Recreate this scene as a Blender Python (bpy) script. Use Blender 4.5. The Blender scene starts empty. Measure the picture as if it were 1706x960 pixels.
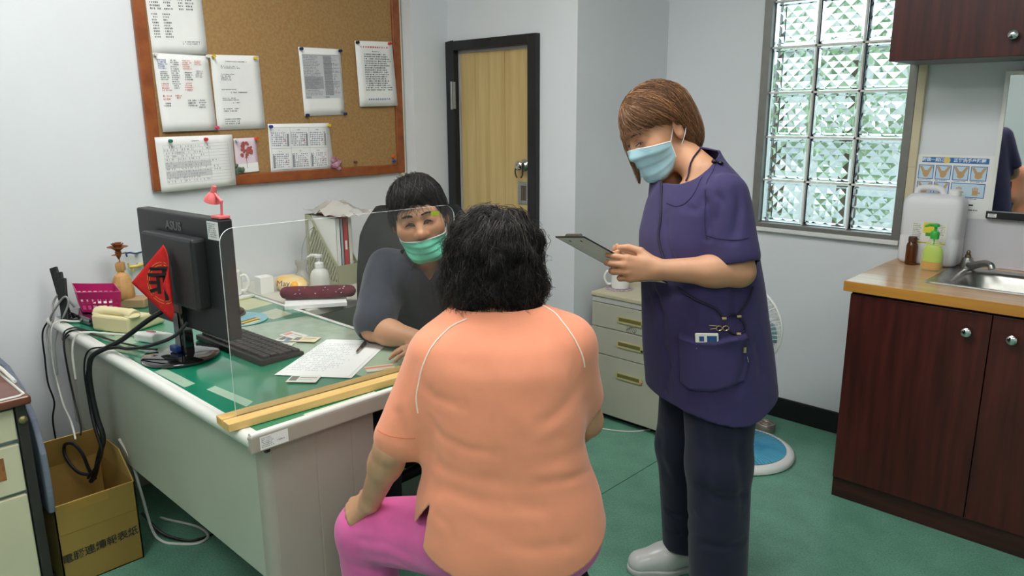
import bpy, bmesh, math, random
import numpy as np
from mathutils import Vector, Matrix, Quaternion

random.seed(7)
SC = bpy.context.scene
COL = SC.collection

# ---------------------------------------------------------------- camera, world, lights, exposure
CAM_H = 1.5
FPX = 1242.15
CM = np.array([[0.7238, 0.6900, -0.0052], [0.1541, -0.1690, -0.9735], [-0.6725, 0.7038, -0.2287]])
def _cam():
    y, p, r = -.761355, .2302196, -.00533227
    sy, cy, sp, cp, sr, cr = math.sin(y), math.cos(y), math.sin(p), math.cos(p), math.sin(r), math.cos(r)
    f = np.array([sy*cp, cy*cp, -sp]); rt = np.array([cy, -sy, 0]); up = np.cross(rt, f)
    return np.stack([cr*rt+sr*up, -(-sr*rt+cr*up), f])
CM = _cam()
cam_data = bpy.data.cameras.new('camera')
cam = bpy.data.objects.new('camera', cam_data); COL.objects.link(cam)
cam_data.sensor_width = 36.0
cam_data.lens = 36.0*FPX/1706.0
cam_data.clip_start = 0.05
m = Matrix.Identity(4)
for i in range(3):
    m[i][0] = CM[0][i]; m[i][1] = -CM[1][i]; m[i][2] = -CM[2][i]
m[2][3] = CAM_H
cam.matrix_world = m
SC.camera = cam

SC.view_settings.view_transform = 'Standard'
SC.view_settings.look = 'None'
SC.view_settings.gamma = 1.0
SC.view_settings.use_curve_mapping = False
SC.view_settings.exposure = 0.0
SC.cycles.max_bounces = 10
SC.cycles.diffuse_bounces = 4
SC.cycles.glossy_bounces = 5
SC.cycles.transmission_bounces = 10
SC.cycles.transparent_max_bounces = 16
SC.cycles.caustics_reflective = False
SC.cycles.caustics_refractive = False
SC.cycles.sample_clamp_indirect = 4.0

W = bpy.data.worlds.new('world'); SC.world = W; W.use_nodes = True
_n = W.node_tree.nodes; _l = W.node_tree.links
_bg = _n['Background']
_tc = _n.new('ShaderNodeTexCoord'); _mp = _n.new('ShaderNodeSeparateXYZ'); _cr = _n.new('ShaderNodeValToRGB')
_l.new(_tc.outputs['Generated'], _mp.inputs[0]); _l.new(_mp.outputs['Z'], _cr.inputs[0])
_cr.color_ramp.elements[0].position = 0.0; _cr.color_ramp.elements[0].color = (.82, .90, .92, 1)
_cr.color_ramp.elements[1].position = 1.0; _cr.color_ramp.elements[1].color = (.70, .82, .95, 1)
_l.new(_cr.outputs[0], _bg.inputs[0])
_bg.inputs[1].default_value = 2.7
LAMP_STRENGTH = 12.8

# ---------------------------------------------------------------- helpers
def s2l(c):
    return tuple(((x/12.92) if x <= .04045 else ((x+.055)/1.055)**2.4) for x in c)
def rgb(r, g, b):
    return s2l((r/255., g/255., b/255.))

MATS = {}
def mat(name, col, rough=.5, metal=0., var=0., vscale=8., bump=0., bscale=60., coat=0., trans=0., ior=1.45, emit=0., alpha=1., sheen=0., sss=0., stretch=None, col2=None, spec=.5, attr=None, bdist=.002):
    """principled procedural material; colour noise of strength var, bump noise"""
    if name in MATS: return MATS[name]
    M = bpy.data.materials.new(name); M.use_nodes = True
    nt = M.node_tree; N = nt.nodes; L = nt.links
    b = N['Principled BSDF']
    c = tuple(col)+(1,)
    b.inputs['Base Color'].default_value = c
    b.inputs['Roughness'].default_value = rough
    b.inputs['Metallic'].default_value = metal
    b.inputs['IOR'].default_value = ior
    b.inputs['Transmission Weight'].default_value = trans
    b.inputs['Coat Weight'].default_value = coat
    b.inputs['Coat Roughness'].default_value = .05
    b.inputs['Alpha'].default_value = alpha
    b.inputs['Sheen Weight'].default_value = sheen
    b.inputs['Specular IOR Level'].default_value = spec
    if sss:
        b.inputs['Subsurface Weight'].default_value = sss
        b.inputs['Subsurface Radius'].default_value = (.012, .004, .002)
        b.inputs['Subsurface Scale'].default_value = 1.0
    if emit:
        b.inputs['Emission Color'].default_value = c
        b.inputs['Emission Strength'].default_value = emit
    tc = N.new('ShaderNodeTexCoord'); mp = N.new('ShaderNodeMapping')
    L.new(tc.outputs['Object'], mp.inputs['Vector'])
    if stretch: mp.inputs['Scale'].default_value = stretch
    out = None
    if attr:
        a = N.new('ShaderNodeVertexColor'); a.layer_name = attr
        out = a.outputs['Color']
    if var or col2:
        nz = N.new('ShaderNodeTexNoise'); nz.inputs['Scale'].default_value = vscale; nz.inputs['Detail'].default_value = 5
        L.new(mp.outputs[0], nz.inputs['Vector'])
        rp = N.new('ShaderNodeValToRGB')
        lo = col2 if col2 else tuple(x*(1-var) for x in col); hi = tuple(col) if col2 else tuple(min(1, x*(1+var)) for x in col)
        rp.color_ramp.elements[0].position = .35; rp.color_ramp.elements[0].color = tuple(lo)+(1,)
        rp.color_ramp.elements[1].position = .65; rp.color_ramp.elements[1].color = tuple(hi)+(1,)
        L.new(nz.outputs[0], rp.inputs[0])
        if out:
            mx = N.new('ShaderNodeMix'); mx.data_type = 'RGBA'; mx.blend_type = 'MULTIPLY'; mx.inputs[0].default_value = 1
            L.new(out, mx.inputs[6]); L.new(rp.outputs[0], mx.inputs[7]); out = mx.outputs[2]
        else: out = rp.outputs[0]
    if out: L.new(out, b.inputs['Base Color'])
    if bump:
        nb = N.new('ShaderNodeTexNoise'); nb.inputs['Scale'].default_value = bscale; nb.inputs['Detail'].default_value = 4
        L.new(mp.outputs[0], nb.inputs['Vector'])
        bp = N.new('ShaderNodeBump'); bp.inputs['Strength'].default_value = bump; bp.inputs['Distance'].default_value = bdist
        L.new(nb.outputs[0], bp.inputs['Height']); L.new(bp.outputs[0], b.inputs['Normal'])
    MATS[name] = M
    return M

def basis(o):
    M = Matrix.Identity(4)
    while o is not None:
        M = (Matrix.Translation(o.location) @ o.rotation_euler.to_matrix().to_4x4()) @ M
        o = o.parent
    return M

def tag(o, label=None, cat=None, group=None, kind=None):
    if label: o['label'] = label
    if cat: o['category'] = cat
    if group: o['group'] = group
    if kind: o['kind'] = kind
    return o

def thing(name, label, cat, loc=(0, 0, 0), rz=0., group=None, rot=None):
    o = bpy.data.objects.new(name, None); COL.objects.link(o)
    o.empty_display_size = .05
    o.location = loc; o.rotation_euler = rot if rot else (0, 0, rz)
    return tag(o, label, cat, group)

def struct(name, label=None):
    o = bpy.data.objects.new(name, None); COL.objects.link(o); o['kind'] = 'structure'
    if label: o['label'] = label
    return o

def frame_z(d):
    d = Vector(d).normalized(); a = Vector((0, 0, 1)) if abs(d.z) < .95 else Vector((1, 0, 0))
    u = a.cross(d).normalized(); v = d.cross(u)
    return u, v, d

class MB:
    def __init__(s): s.v = []; s.f = []; s.mi = []; s.cur = 0
    def add(s, vs, fs):
        o = len(s.v); s.v += [tuple(x) for x in vs]
        for f in fs: s.f.append(tuple(o+i for i in f)); s.mi.append(s.cur)
        return s
    def box(s, c, d, R=None):
        x, y, z = d[0]/2., d[1]/2., d[2]/2.
        P = [Vector((sx*x, sy*y, sz*z)) for sx in (-1, 1) for sy in (-1, 1) for sz in (-1, 1)]
        if R is not None: P = [R @ p for p in P]
        P = [p+Vector(c) for p in P]
        return s.add(P, [(0, 1, 3, 2), (4, 6, 7, 5), (0, 4, 5, 1), (2, 3, 7, 6), (0, 2, 6, 4), (1, 5, 7, 3)])
    def bb(s, lo, hi):
        return s.box([(a+b)/2. for a, b in zip(lo, hi)], [abs(b-a) for a, b in zip(lo, hi)])
    def tube(s, pts, r, n=8, cap=True, flat=1.):
        pts = [Vector(p) for p in pts]; N = len(pts)
        rs = r if isinstance(r, (list, tuple)) else [r]*N
        t0 = (pts[1]-pts[0]).normalized(); u, v, _ = frame_z(t0); vs = []; fs = []
        for i, p in enumerate(pts):
            t = ((pts[min(i+1, N-1)]-pts[max(i-1, 0)])).normalized()
            u = (u-t*u.dot(t)).normalized(); v = t.cross(u)
            for k in range(n):
                a = 2*math.pi*k/n; vs.append(p+(u*math.cos(a)+v*math.sin(a)*flat)*rs[i])
        for i in range(N-1):
            for k in range(n):
                k2 = (k+1) % n; fs.append((i*n+k, i*n+k2, (i+1)*n+k2, (i+1)*n+k))
        if cap: fs.append(tuple(range(n-1, -1, -1))); fs.append(tuple((N-1)*n+k for k in range(n)))
        return s.add(vs, fs)
    def cyl(s, a, b, r0, r1=None, n=20): return s.tube([a, b], [r0, r0 if r1 is None else r1], n)
    def lathe(s, prof, c=(0, 0, 0), n=28, axis=(0, 0, 1), cap=True):
        u, v, d = frame_z(axis); c = Vector(c); vs = []; fs = []
        for (r, h) in prof:
            for k in range(n):
                a = 2*math.pi*k/n; vs.append(c+d*h+(u*math.cos(a)+v*math.sin(a))*r)
        m_ = len(prof)
        for i in range(m_-1):
            for k in range(n):
                k2 = (k+1) % n; fs.append((i*n+k, i*n+k2, (i+1)*n+k2, (i+1)*n+k))
        if cap:
            if prof[0][0] > 1e-5: fs.append(tuple(range(n-1, -1, -1)))
            if prof[-1][0] > 1e-5: fs.append(tuple((m_-1)*n+k for k in range(n)))
        return s.add(vs, fs)
    def prism(s, poly, d, off=(0, 0, 0), ax=(0, 1)):
        """poly: 2D points on axes ax; extruded by d along the third axis"""
        k = ({0, 1, 2}-set(ax)).pop(); n = len(poly); vs = []
        for e in (0, d):
            for p in poly:
                q = [0, 0, 0]; q[ax[0]] = p[0]; q[ax[1]] = p[1]; q[k] = e
                vs.append([q[i]+off[i] for i in range(3)])
        fs = [tuple(range(n-1, -1, -1)), tuple(range(n, 2*n))]+[(i, (i+1) % n, n+(i+1) % n, n+i) for i in range(n)]
        return s.add(vs, fs)
    def ball(s, c, r, n=16, m_=10, R=None):
        r = (r, r, r) if not isinstance(r, (tuple, list)) else r; vs = []; fs = []
        for i in range(m_+1):
            th = math.pi*i/m_
            for k in range(n):
                a = 2*math.pi*k/n; p = Vector((r[0]*math.sin(th)*math.cos(a), r[1]*math.sin(th)*math.sin(a), r[2]*math.cos(th)))
                if R is not None: p = R @ p
                vs.append(p+Vector(c))
        for i in range(m_):
            for k in range(n):
                k2 = (k+1) % n; fs.append((i*n+k, (i+1)*n+k, (i+1)*n+k2, i*n+k2))
        return s.add(vs, fs)
    def grid(s, fn, nu, nv, wrap=False):
        vs = [fn(i/nu, j/nv) for j in range(nv+1) for i in range(nu+1)]; fs = []
        for j in range(nv):
            for i in range(nu):
                a = j*(nu+1)+i; fs.append((a, a+1, a+nu+2, a+nu+1))
        return s.add(vs, fs)
    def quad(s, a, b, c, d): return s.add([a, b, c, d], [(0, 1, 2, 3)])
    def build(s, name, m, parent=None, smooth=False, bevel=0., world=True, seg=2, solid=0., fix=True, sub=0):
        me = bpy.data.meshes.new(name)
        V = s.v
        if parent is not None and world:
            I = basis(parent).inverted(); V = [tuple(I @ Vector(p)) for p in V]
        me.from_pydata(V, [], s.f); me.update()
        ms = m if isinstance(m, (list, tuple)) else [m]
        for x in ms: me.materials.append(x)
        if len(ms) > 1: me.polygons.foreach_set('material_index', s.mi)
        if fix:
            b = bmesh.new(); b.from_mesh(me); bmesh.ops.remove_doubles(b, verts=b.verts, dist=1e-6)
            bmesh.ops.recalc_face_normals(b, faces=b.faces); b.to_mesh(me); b.free()
        o = bpy.data.objects.new(name, me); COL.objects.link(o)
        if parent is not None: o.parent = parent
        if smooth:
            me.polygons.foreach_set('use_smooth', [True]*len(me.polygons))
            try: me.set_sharp_from_angle(angle=math.radians(smooth if smooth > 1 else 40))
            except Exception: pass
        if bevel:
            md = o.modifiers.new('bevel', 'BEVEL'); md.width = bevel; md.segments = seg; md.limit_method = 'ANGLE'; md.angle_limit = math.radians(40)
            md.harden_normals = False
        if solid:
            md = o.modifiers.new('solid', 'SOLIDIFY'); md.thickness = solid; md.offset = 0
        if sub:
            md = o.modifiers.new('sub', 'SUBSURF'); md.levels = sub; md.render_levels = sub
        return o

def smooth_path(pts, k=8):
    """Catmull-Rom through pts"""
    P = [Vector(p) for p in pts]; P = [P[0]*2-P[1]]+P+[P[-1]*2-P[-2]]; out = []
    for i in range(1, len(P)-2):
        a, b, c, d = P[i-1:i+3]
        for j in range(k):
            t = j/k; out.append(.5*((2*b)+(c-a)*t+(2*a-5*b+4*c-d)*t*t+(3*b-a-3*c+d)*t**3))
    out.append(P[-2]); return out

def copy_tree(o, parent=None, loc=None, rz=None, label=None):
    c = o.copy(); COL.objects.link(c); c.parent = parent
    if loc is not None: c.location = loc
    if rz is not None: c.rotation_euler = (0, 0, rz)
    if label: c['label'] = label
    for ch in list(o.children): copy_tree(ch, c)
    return c

def text(name, s, size, M4, m, parent=None, ext=.0003, align='CENTER', bold=0., sx=1., world=True):
    """flat printed lettering as a mesh; M4 places the text plane (x right, y up, z out)"""
    cu = bpy.data.curves.new(name, 'FONT'); cu.body = s; cu.size = size; cu.align_x = align; cu.align_y = 'CENTER'
    cu.extrude = ext; cu.offset = bold; cu.resolution_u = 3
    t = bpy.data.objects.new(name+'_c', cu); COL.objects.link(t)
    dg = bpy.context.evaluated_depsgraph_get(); dg.update()
    me = bpy.data.meshes.new_from_object(t.evaluated_get(dg)); bpy.data.objects.remove(t)
    bpy.data.curves.remove(cu)
    T = M4 @ Matrix.Scale(sx, 4, (1, 0, 0))
    if parent is not None and world: T = basis(parent).inverted() @ T
    me.transform(T); me.materials.clear(); me.materials.append(m); me.name = name
    o = bpy.data.objects.new(name, me); COL.objects.link(o); o.parent = parent
    return o

def plane_m(o, x, y):
    """matrix with origin o, x axis, y axis (both world vectors), z = x cross y"""
    x = Vector(x).normalized(); z = x.cross(Vector(y)).normalized(); y = z.cross(x)
    M = Matrix.Identity(4)
    for i in range(3): M[i][0] = x[i]; M[i][1] = y[i]; M[i][2] = z[i]; M[i][3] = o[i]
    return M

# common materials
INK = mat('ink_black', rgb(45, 45, 50), .7)
INKG = mat('ink_grey', rgb(130, 132, 136), .7)
INKB = mat('ink_blue', rgb(104, 118, 176), .7)
INKR = mat('ink_red', rgb(206, 116, 112), .7)
INKL = mat('ink_light', rgb(104, 104, 108), .7)
PAPER = mat('paper_white', rgb(238, 238, 236), .75, var=.02)
BLACKP = mat('black_plastic', rgb(28, 29, 31), .42, var=.15, vscale=30)
WHITEP = mat('white_plastic', rgb(232, 232, 228), .35, var=.02)
CHROME = mat('chrome', rgb(205, 205, 205), .12, metal=1.)
STEEL = mat('brushed_steel', rgb(170, 170, 168), .28, metal=1., var=.08, vscale=40, stretch=(1, 12, 1))
BLACKC = mat('black_cable', rgb(18, 18, 20), .45, var=.1)
WHITEC = mat('white_cable', rgb(218, 218, 210), .5, var=.04)
GREYC = mat('grey_cable', rgb(150, 150, 148), .5, var=.05)

# ---------------------------------------------------------------- room shell
YD = 2.80; YW = 3.471; XL = -3.22; XP = -3.13; XS = -2.247; ZC = 2.72; XR = 2.3; YF = -2.3
wall_m = mat('wall_paint', rgb(224, 227, 231), .6, var=.018, vscale=2.2, bump=.12, bscale=130, bdist=.001)
ceil_m = mat('ceiling_paint', rgb(235, 235, 232), .8, var=.02)
black_m = mat('black_skirting', rgb(20, 20, 22), .45, var=.2, vscale=12)

def wall(name, boxes, m=wall_m):
    b = MB()
    for lo, hi in boxes: b.bb(lo, hi)
    o = b.build(name, m); o['kind'] = 'structure'; return o
wall('wall_left', [((XL-.15, YF-.15, 0), (XL, YD+.15, ZC))])
# pilaster that stands proud of the left wall beside the door
pil = wall('trim_pilaster', [((XL, 2.55, 0), (XP, YD, ZC))]); pil['label'] = 'white plastered pilaster between the notice board and the door'
DX0, DX1, DZ = -3.124, -2.475, 1.872
wall('wall_back_door', [((XP-.09, YD, DZ), (XS, YD+.15, ZC)), ((DX1, YD, 0), (XS, YD+.15, DZ)), ((XL, YD, 0), (DX0, YD+.15, DZ))])
b = MB(); b.prism([(XS, YD+.002), (-2.19, YW), (-2.19-.1, YW), (XS-.1, YD+.1)], ZC)
o = b.build('wall_recess', wall_m); o['kind'] = 'structure'
WX0, WX1, WZ0, WZ1 = -1.668, -.983, .955, 2.32      # window opening
wall('wall_back_window', [((-2.39, YW, 0), (WX0, YW+.16, ZC)), ((WX0, YW, 0), (WX1, YW+.16, WZ0)), ((WX0, YW, WZ1), (WX1, YW+.16, ZC)), ((WX1, YW, 0), (XR+.15, YW+.16, ZC))])
wall('wall_right', [((XR, YF-.15, 0), (XR+.15, YW+.16, ZC))])
wall('wall_front', [((XL-.15, YF-.15, 0), (XR+.15, YF, ZC))])
o = MB().bb((XL-.15, YF-.15, ZC), (XR+.15, YW+.16, ZC+.12)).build('ceiling', ceil_m); o['kind'] = 'structure'

# floor: green sheet vinyl, sheets with open seams
floor_m = mat('green_vinyl', rgb(106, 158, 136), .3, var=.10, vscale=9., bump=.05, bscale=200)
nt = floor_m.node_tree; N = nt.nodes; L = nt.links
pb = N['Principled BSDF']; src = pb.inputs['Base Color'].links[0].from_socket
tc = [n for n in N if n.type == 'TEX_COORD'][0]
sp = N.new('ShaderNodeTexNoise'); sp.inputs['Scale'].default_value = 160; sp.inputs['Detail'].default_value = 2
L.new(tc.outputs['Object'], sp.inputs['Vector'])
r2 = N.new('ShaderNodeValToRGB'); r2.color_ramp.elements[0].position = .3; r2.color_ramp.elements[0].color = (.72, .74, .74, 1)
r2.color_ramp.elements[1].position = .62; r2.color_ramp.elements[1].color = (1.12, 1.12, 1.12, 1); L.new(sp.outputs[0], r2.inputs[0])
mx = N.new('ShaderNodeMix'); mx.data_type = 'RGBA'; mx.blend_type = 'MULTIPLY'; mx.inputs[0].default_value = 1
L.new(src, mx.inputs[6]); L.new(r2.outputs[0], mx.inputs[7]); L.new(mx.outputs[2], pb.inputs['Base Color'])
fl = struct('floor')
MB().bb((XL-.1, YF-.1, -.12), (XR+.1, YW+.1, -.004)).build('floor_slab', mat('seam_dark', rgb(40, 62, 55), .8), fl)
sx = [XL, -1.632, .17, 1.98, XR]
for i in range(4):
    MB().bb((sx[i]+.0018, YF, -.004), (sx[i+1]-.0018, YW, 0)).build('vinyl_sheet', floor_m, fl)

# skirtings
def skirting(name, lo, hi):
    o = MB().bb(lo, hi).build(name, black_m, bevel=.004); o['kind'] = 'structure'; return o
skirting('baseboard_window', (-2.19, YW-.012, 0), (-.96, YW, .107))
skirting('baseboard_left', (XL, YF, 0), (XL+.012, 2.55, .1))
skirting('baseboard_door', (DX1, YD-.012, 0), (XS, YD, .1))

# door
wood_m = mat('pale_ash_veneer', rgb(205, 180, 125), .42, col2=rgb(188, 160, 104), vscale=3.0, stretch=(9, 1, .55), bump=.05, bscale=20)
d = struct('door_1'); d['label'] = 'pale wood veneer door in a black metal frame'
fr_m = mat('black_door_frame', rgb(30, 32, 34), .38, var=.25, vscale=7, bump=.1, bscale=40)
b = MB(); b.bb((DX0, YD-.03, 0), (DX0+.062, YD+.12, DZ)).bb((DX1-.055, YD-.03, 0), (DX1, YD+.12, DZ)).bb((DX0+.062, YD-.03, DZ-.048), (DX1-.055, YD+.12, DZ))
b.build('door_frame', fr_m, d, bevel=.004)
gl_m = mat('grey_door_edging', rgb(176, 172, 176), .5, var=.04)
b = MB(); b.bb((DX0+.062, YD+.005, 0), (DX0+.074, YD+.06, DZ-.048)).bb((DX1-.069, YD+.005, 0), (DX1-.055, YD+.06, DZ-.048)).bb((DX0+.074, YD+.005, DZ-.062), (DX1-.069, YD+.06, DZ-.048))
b.build('door_edging', gl_m, d, bevel=.002)
# veneer leaf in five vertical planks
px = [DX0+.074, DX0+.185, DX0+.29, DX0+.40, DX0+.5, DX1-.069]
for i in range(5):
    MB().bb((px[i]+.0004, YD+.012+.0006*(i % 2), .01), (px[i+1]-.0004, YD+.05, DZ-.062)).build('veneer_plank', wood_m, d)
b = MB(); b.cyl((DX0+.05, YD-.034, 1.522), (DX0+.05, YD-.034, 1.667), .008, n=12)
for z in (1.56, 1.595, 1.63): b.cyl((DX0+.05, YD-.034, z-.001), (DX0+.05, YD-.034, z+.001), .0092, n=12)
b.bb((DX0+.05, YD-.034, 1.525), (DX0+.078, YD-.031, 1.664)).build('hinge', STEEL, d, smooth=True)
b = MB(); b.lathe([(.031, 0), (.031, .006), (.024, .012), (.017, .02), (.02, .035), (.024, .048), (.016, .056), (0, .058)], (-2.586, YD+.012, 1.243), 24, (0, -1, 0))
kn = b.build('door_knob', CHROME, d, smooth=True)
b = MB(); b.tube([(-2.583+.026*math.sin(a), YD-.035, 1.213+.034*math.cos(a)) for a in np.linspace(-2.6, 2.6, 20)], .0035, 8)
b.build('pull_ring', mat('dark_bronze', rgb(85, 80, 72), .35, metal=1), kn, smooth=True)
b = MB(); x0, x1, z0, z1 = -2.631, -2.552, 1.045, 1.159
b.bb((x0, YD+.008, z0), (x0+.022, YD+.013, z1)).bb((x1-.02, YD+.008, z0), (x1, YD+.013, z1)).bb((x0+.022, YD+.008, z1-.02), (x1-.02, YD+.013, z1)).bb((x0+.022, YD+.008, z0), (x1-.02, YD+.013, z0+.02))
pp = b.build('pull_plate', STEEL, d, bevel=.001)
b = MB(); b.bb((x0+.022, YD+.0105, z0+.02), (x1-.02, YD+.0125, z1-.02)).bb((x0+.024, YD+.0085, z0+.022), (x0+.038, YD+.011, z1-.022)); b.build('pull_recess', mat('dark_recess', rgb(120, 110, 96), .35, metal=.8), pp)

# glass block window
wn = struct('window_1'); wn['label'] = 'glass block window in a grey aluminium frame'
alu = mat('grey_aluminium', rgb(136, 134, 130), .42, metal=.55, var=.05, vscale=20)
b = MB(); G0, G1 = -1.632, -1.014
b.bb((WX0, YW-.015, WZ0), (G0, YW+.12, WZ1)).bb((G1, YW-.015, WZ0), (WX1, YW+.12, WZ1)).bb((G0, YW-.015, WZ0), (G1, YW+.12, WZ0+.022)).bb((G0, YW-.015, WZ1-.03), (G1, YW+.12, WZ1))
b.build('window_frame', alu, wn, bevel=.003)
MB().bb((WX0-.012, YW-.028, WZ0-.02), (WX1+.0, YW+.01, WZ0)).build('window_sill', mat('sill_white', rgb(222, 222, 220), .5, var=.03), wn, bevel=.003)
PIT = (G1-G0)/3.; NR = 6
mort = mat('mortar_pale', rgb(232, 230, 224), .8, var=.06, vscale=30)
b = MB()
for i in (1, 2): b.bb((G0+i*PIT-.0045, YW+.014, WZ0+.022), (G0+i*PIT+.0045, YW+.085, WZ1-.03))
ZR = (WZ1-.03-WZ0-.022)/NR; ZR = .2035
for j in range(NR): b.bb((G0, YW+.014, WZ0+.022+ZR*(j+1)-.0045), (G1, YW+.085, WZ0+.022+ZR*(j+1)+.0045))
b.bb((G0, YW+.01, WZ0+.022+ZR*NR), (G1, YW+.085, WZ1-.03))
b.build('mortar_joint', mort, wn)
glass = mat('block_glass', rgb(228, 246, 246), .02, trans=1., ior=1.42)
GBM = None
def glass_block():
    b = MB(); w = PIT-.009; h = ZR-.009; hw, hh = w/2, h/2
    e = .016; y0 = 0.
    # rounded raised rim, then a field of diamond pyramids, then a flat back
    def ring(sx_, sy_, y): return [(-sx_, y, -sy_), (sx_, y, -sy_), (sx_, y, sy_), (-sx_, y, sy_)]
    R = [ring(hw, hh, .055), ring(hw, hh, .006), ring(hw-.003, hh-.003, .001), ring(hw-.010, hh-.010, 0), ring(hw-e, hh-e, .0125)]
    vs = [p for r_ in R for p in r_]; fs = []
    for k in range(4):
        for q in range(4): fs.append((k*4+q, k*4+(q+1) % 4, k*4+4+(q+1) % 4, k*4+4+q))
    fs.append((0, 3, 2, 1)); b.add(vs, fs)
    n = 3; a, c = hw-e, hh-e; dx, dz = 2*a/n, 2*c/n
    P = lambda x, z, y: (x, y, z)
    up, dn = .0015, .0125
    for i in range(n):
        for j in range(n):
            x0, z0 = -a+i*dx, -c+j*dz; xm, zm = x0+dx/2, z0+dz/2
            C = P(xm, zm, up); hy = lambda ii, jj: up if 0 < ii < n and 0 < jj < n else dn
            cor = [P(x0, z0, hy(i, j)), P(x0+dx, z0, hy(i+1, j)), P(x0+dx, z0+dz, hy(i+1, j+1)), P(x0, z0+dz, hy(i, j+1))]
            mid = [P(xm, z0, dn), P(x0+dx, zm, dn), P(xm, z0+dz, dn), P(x0, zm, dn)]
            for q in range(4):
                b.add([C, mid[q], cor[(q+1) % 4], mid[(q+1) % 4]], [(0, 1, 3), (1, 2, 3)])
    return b
for j in range(NR):
    for i in range(3):
        if GBM is None:
            o = glass_block().build('glass_block', glass, wn, fix=False); GBM = o.data
            bm_ = bmesh.new(); bm_.from_mesh(GBM); bmesh.ops.remove_doubles(bm_, verts=bm_.verts, dist=1e-5); bm_.normal_update()
            for f_ in bm_.faces:
                c_ = f_.calc_center_median(); w_ = Vector((0, -1, 0)) if c_.y < .02 and abs(c_.x) < PIT/2-.025 and abs(c_.z) < ZR/2-.025 else c_-Vector((0, .03, 0))
                if f_.normal.dot(w_) < 0: f_.normal_flip()
            bm_.to_mesh(GBM); bm_.free()
        else:
            o = bpy.data.objects.new('glass_block', GBM); COL.objects.link(o); o.parent = wn
        o.location = (G0+(i+.5)*PIT, YW+.018, WZ0+.022+ZR*(j+.5))
# beige strip beside the window
o = MB().bb((WX1+.002, YW-.02, .883), (WX1+.034, YW, 1.27)).bb((WX1+.002, YW-.022, 1.27), (WX1+.034, YW, 1.72)).build('trim_1', mat('beige_trim', rgb(208, 196, 165), .5, var=.04), bevel=.002)
o['kind'] = 'structure'; o['label'] = 'beige vertical strip between the window and the sink wall'
# pale backsplash sheet behind the sink
o = MB().bb((WX1+.036, YW-.006, .883), (1.2, YW, 1.30)).build('trim_backsplash', mat('backsplash_sheet', rgb(212, 210, 216), .35, var=.02), bevel=.002); o['kind'] = 'structure'
# conduit below the board
o = MB().bb((XL, 2.508, .1), (XL+.022, 2.54, 2.5)).build('trim_conduit', mat('cream_conduit', rgb(214, 208, 180), .5, var=.03), bevel=.003); o['kind'] = 'structure'; o['label'] = 'cream cable conduit running down the wall below the notice board'

# ceiling lights (real recessed panels)
lamp_m = mat('lamp_diffuser', (1., .985, .96), .5, emit=LAMP_STRENGTH)
n_lab = ['over the desk', 'over the middle of the room', 'over the sink side', 'near the entrance']
for i, (x, y) in enumerate([(-2.1, .9), (-.9, 1.5), (-1.0, -.6), (.9, -.2)]):
    t = thing('ceiling_light', 'square recessed ceiling light panel '+n_lab[i], 'light', (x, y, ZC))
    b = MB(); s_ = .6
    for (ax, ay, bx, by) in ((-s_, -.3, -s_+.02, .3), (s_-.02, -.3, s_, .3), (-s_, -.3, s_, -.28), (-s_, .28, s_, .3)):
        b.bb((x+ax, y+ay, ZC-.02), (x+bx, y+by, ZC-.001))
    b.build('light_frame', WHITEP, t)
    MB().bb((x-s_+.02, y-.28, ZC-.012), (x+s_-.02, y+.28, ZC-.004)).build('light_diffuser', lamp_m, t)
# foliage outside the window
leaf_m = mat('tree_leaf', rgb(178, 194, 160), .6, col2=rgb(146, 166, 124), vscale=3)
t = thing('tree', 'leafy green tree standing outside behind the glass block window', 'tree', (-2.3, YW+3.0, 0))
MB().tube([(-2.3, YW+3, 0), (-2.28, YW+3, 1.0), (-2.32, YW+3.02, 1.9)], [.1, .08, .05], 10).build('trunk', mat('bark', rgb(92, 78, 62), .9, var=.2), t, smooth=True)
rng = np.random.default_rng(3)
b = MB()
for k in range(420):
    u = rng.normal(size=3); u /= np.linalg.norm(u); p = np.array([-2.2, YW+3, 1.62])+u*np.array([1.3, .7, .62])*rng.uniform(.55, 1.)
    R = Quaternion(rng.normal(size=4)).normalized().to_matrix(); s_ = .10
    q = [Vector(p)+R @ Vector(x) for x in ((-s_, 0, 0), (0, -s_*.45, .015), (s_, 0, 0), (0, s_*.45, .015))]
    b.add(q, [(0, 1, 2, 3)])
o = b.build('foliage', leaf_m, t, fix=False); o['kind'] = 'stuff'
o = MB().bb((-12, YW+.2, -.3), (10, YW+14, -.02)).build('ground_outside', mat('concrete_yard', rgb(176, 178, 174), .9, var=.08), None); o['kind'] = 'structure'

t = thing('added_backdrop', 'pale grey backdrop block added beyond the tree to give the window glass grey tones', 'backdrop', (-4, YW+7, 0))  # unseen grey block, added so the glass blocks pick up grey tones
MB().bb((-11, YW+7, -.05), (3, YW+9, 2.3)).build('backdrop_wall', mat('backdrop_grey', rgb(204, 202, 196), .9, var=.06), t)
MB().bb((-11.2, YW+6.8, 2.3), (3.2, YW+9.2, 2.42)).build('backdrop_cap', mat('backdrop_cap_grey', rgb(160, 162, 164), .9), t)
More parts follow.
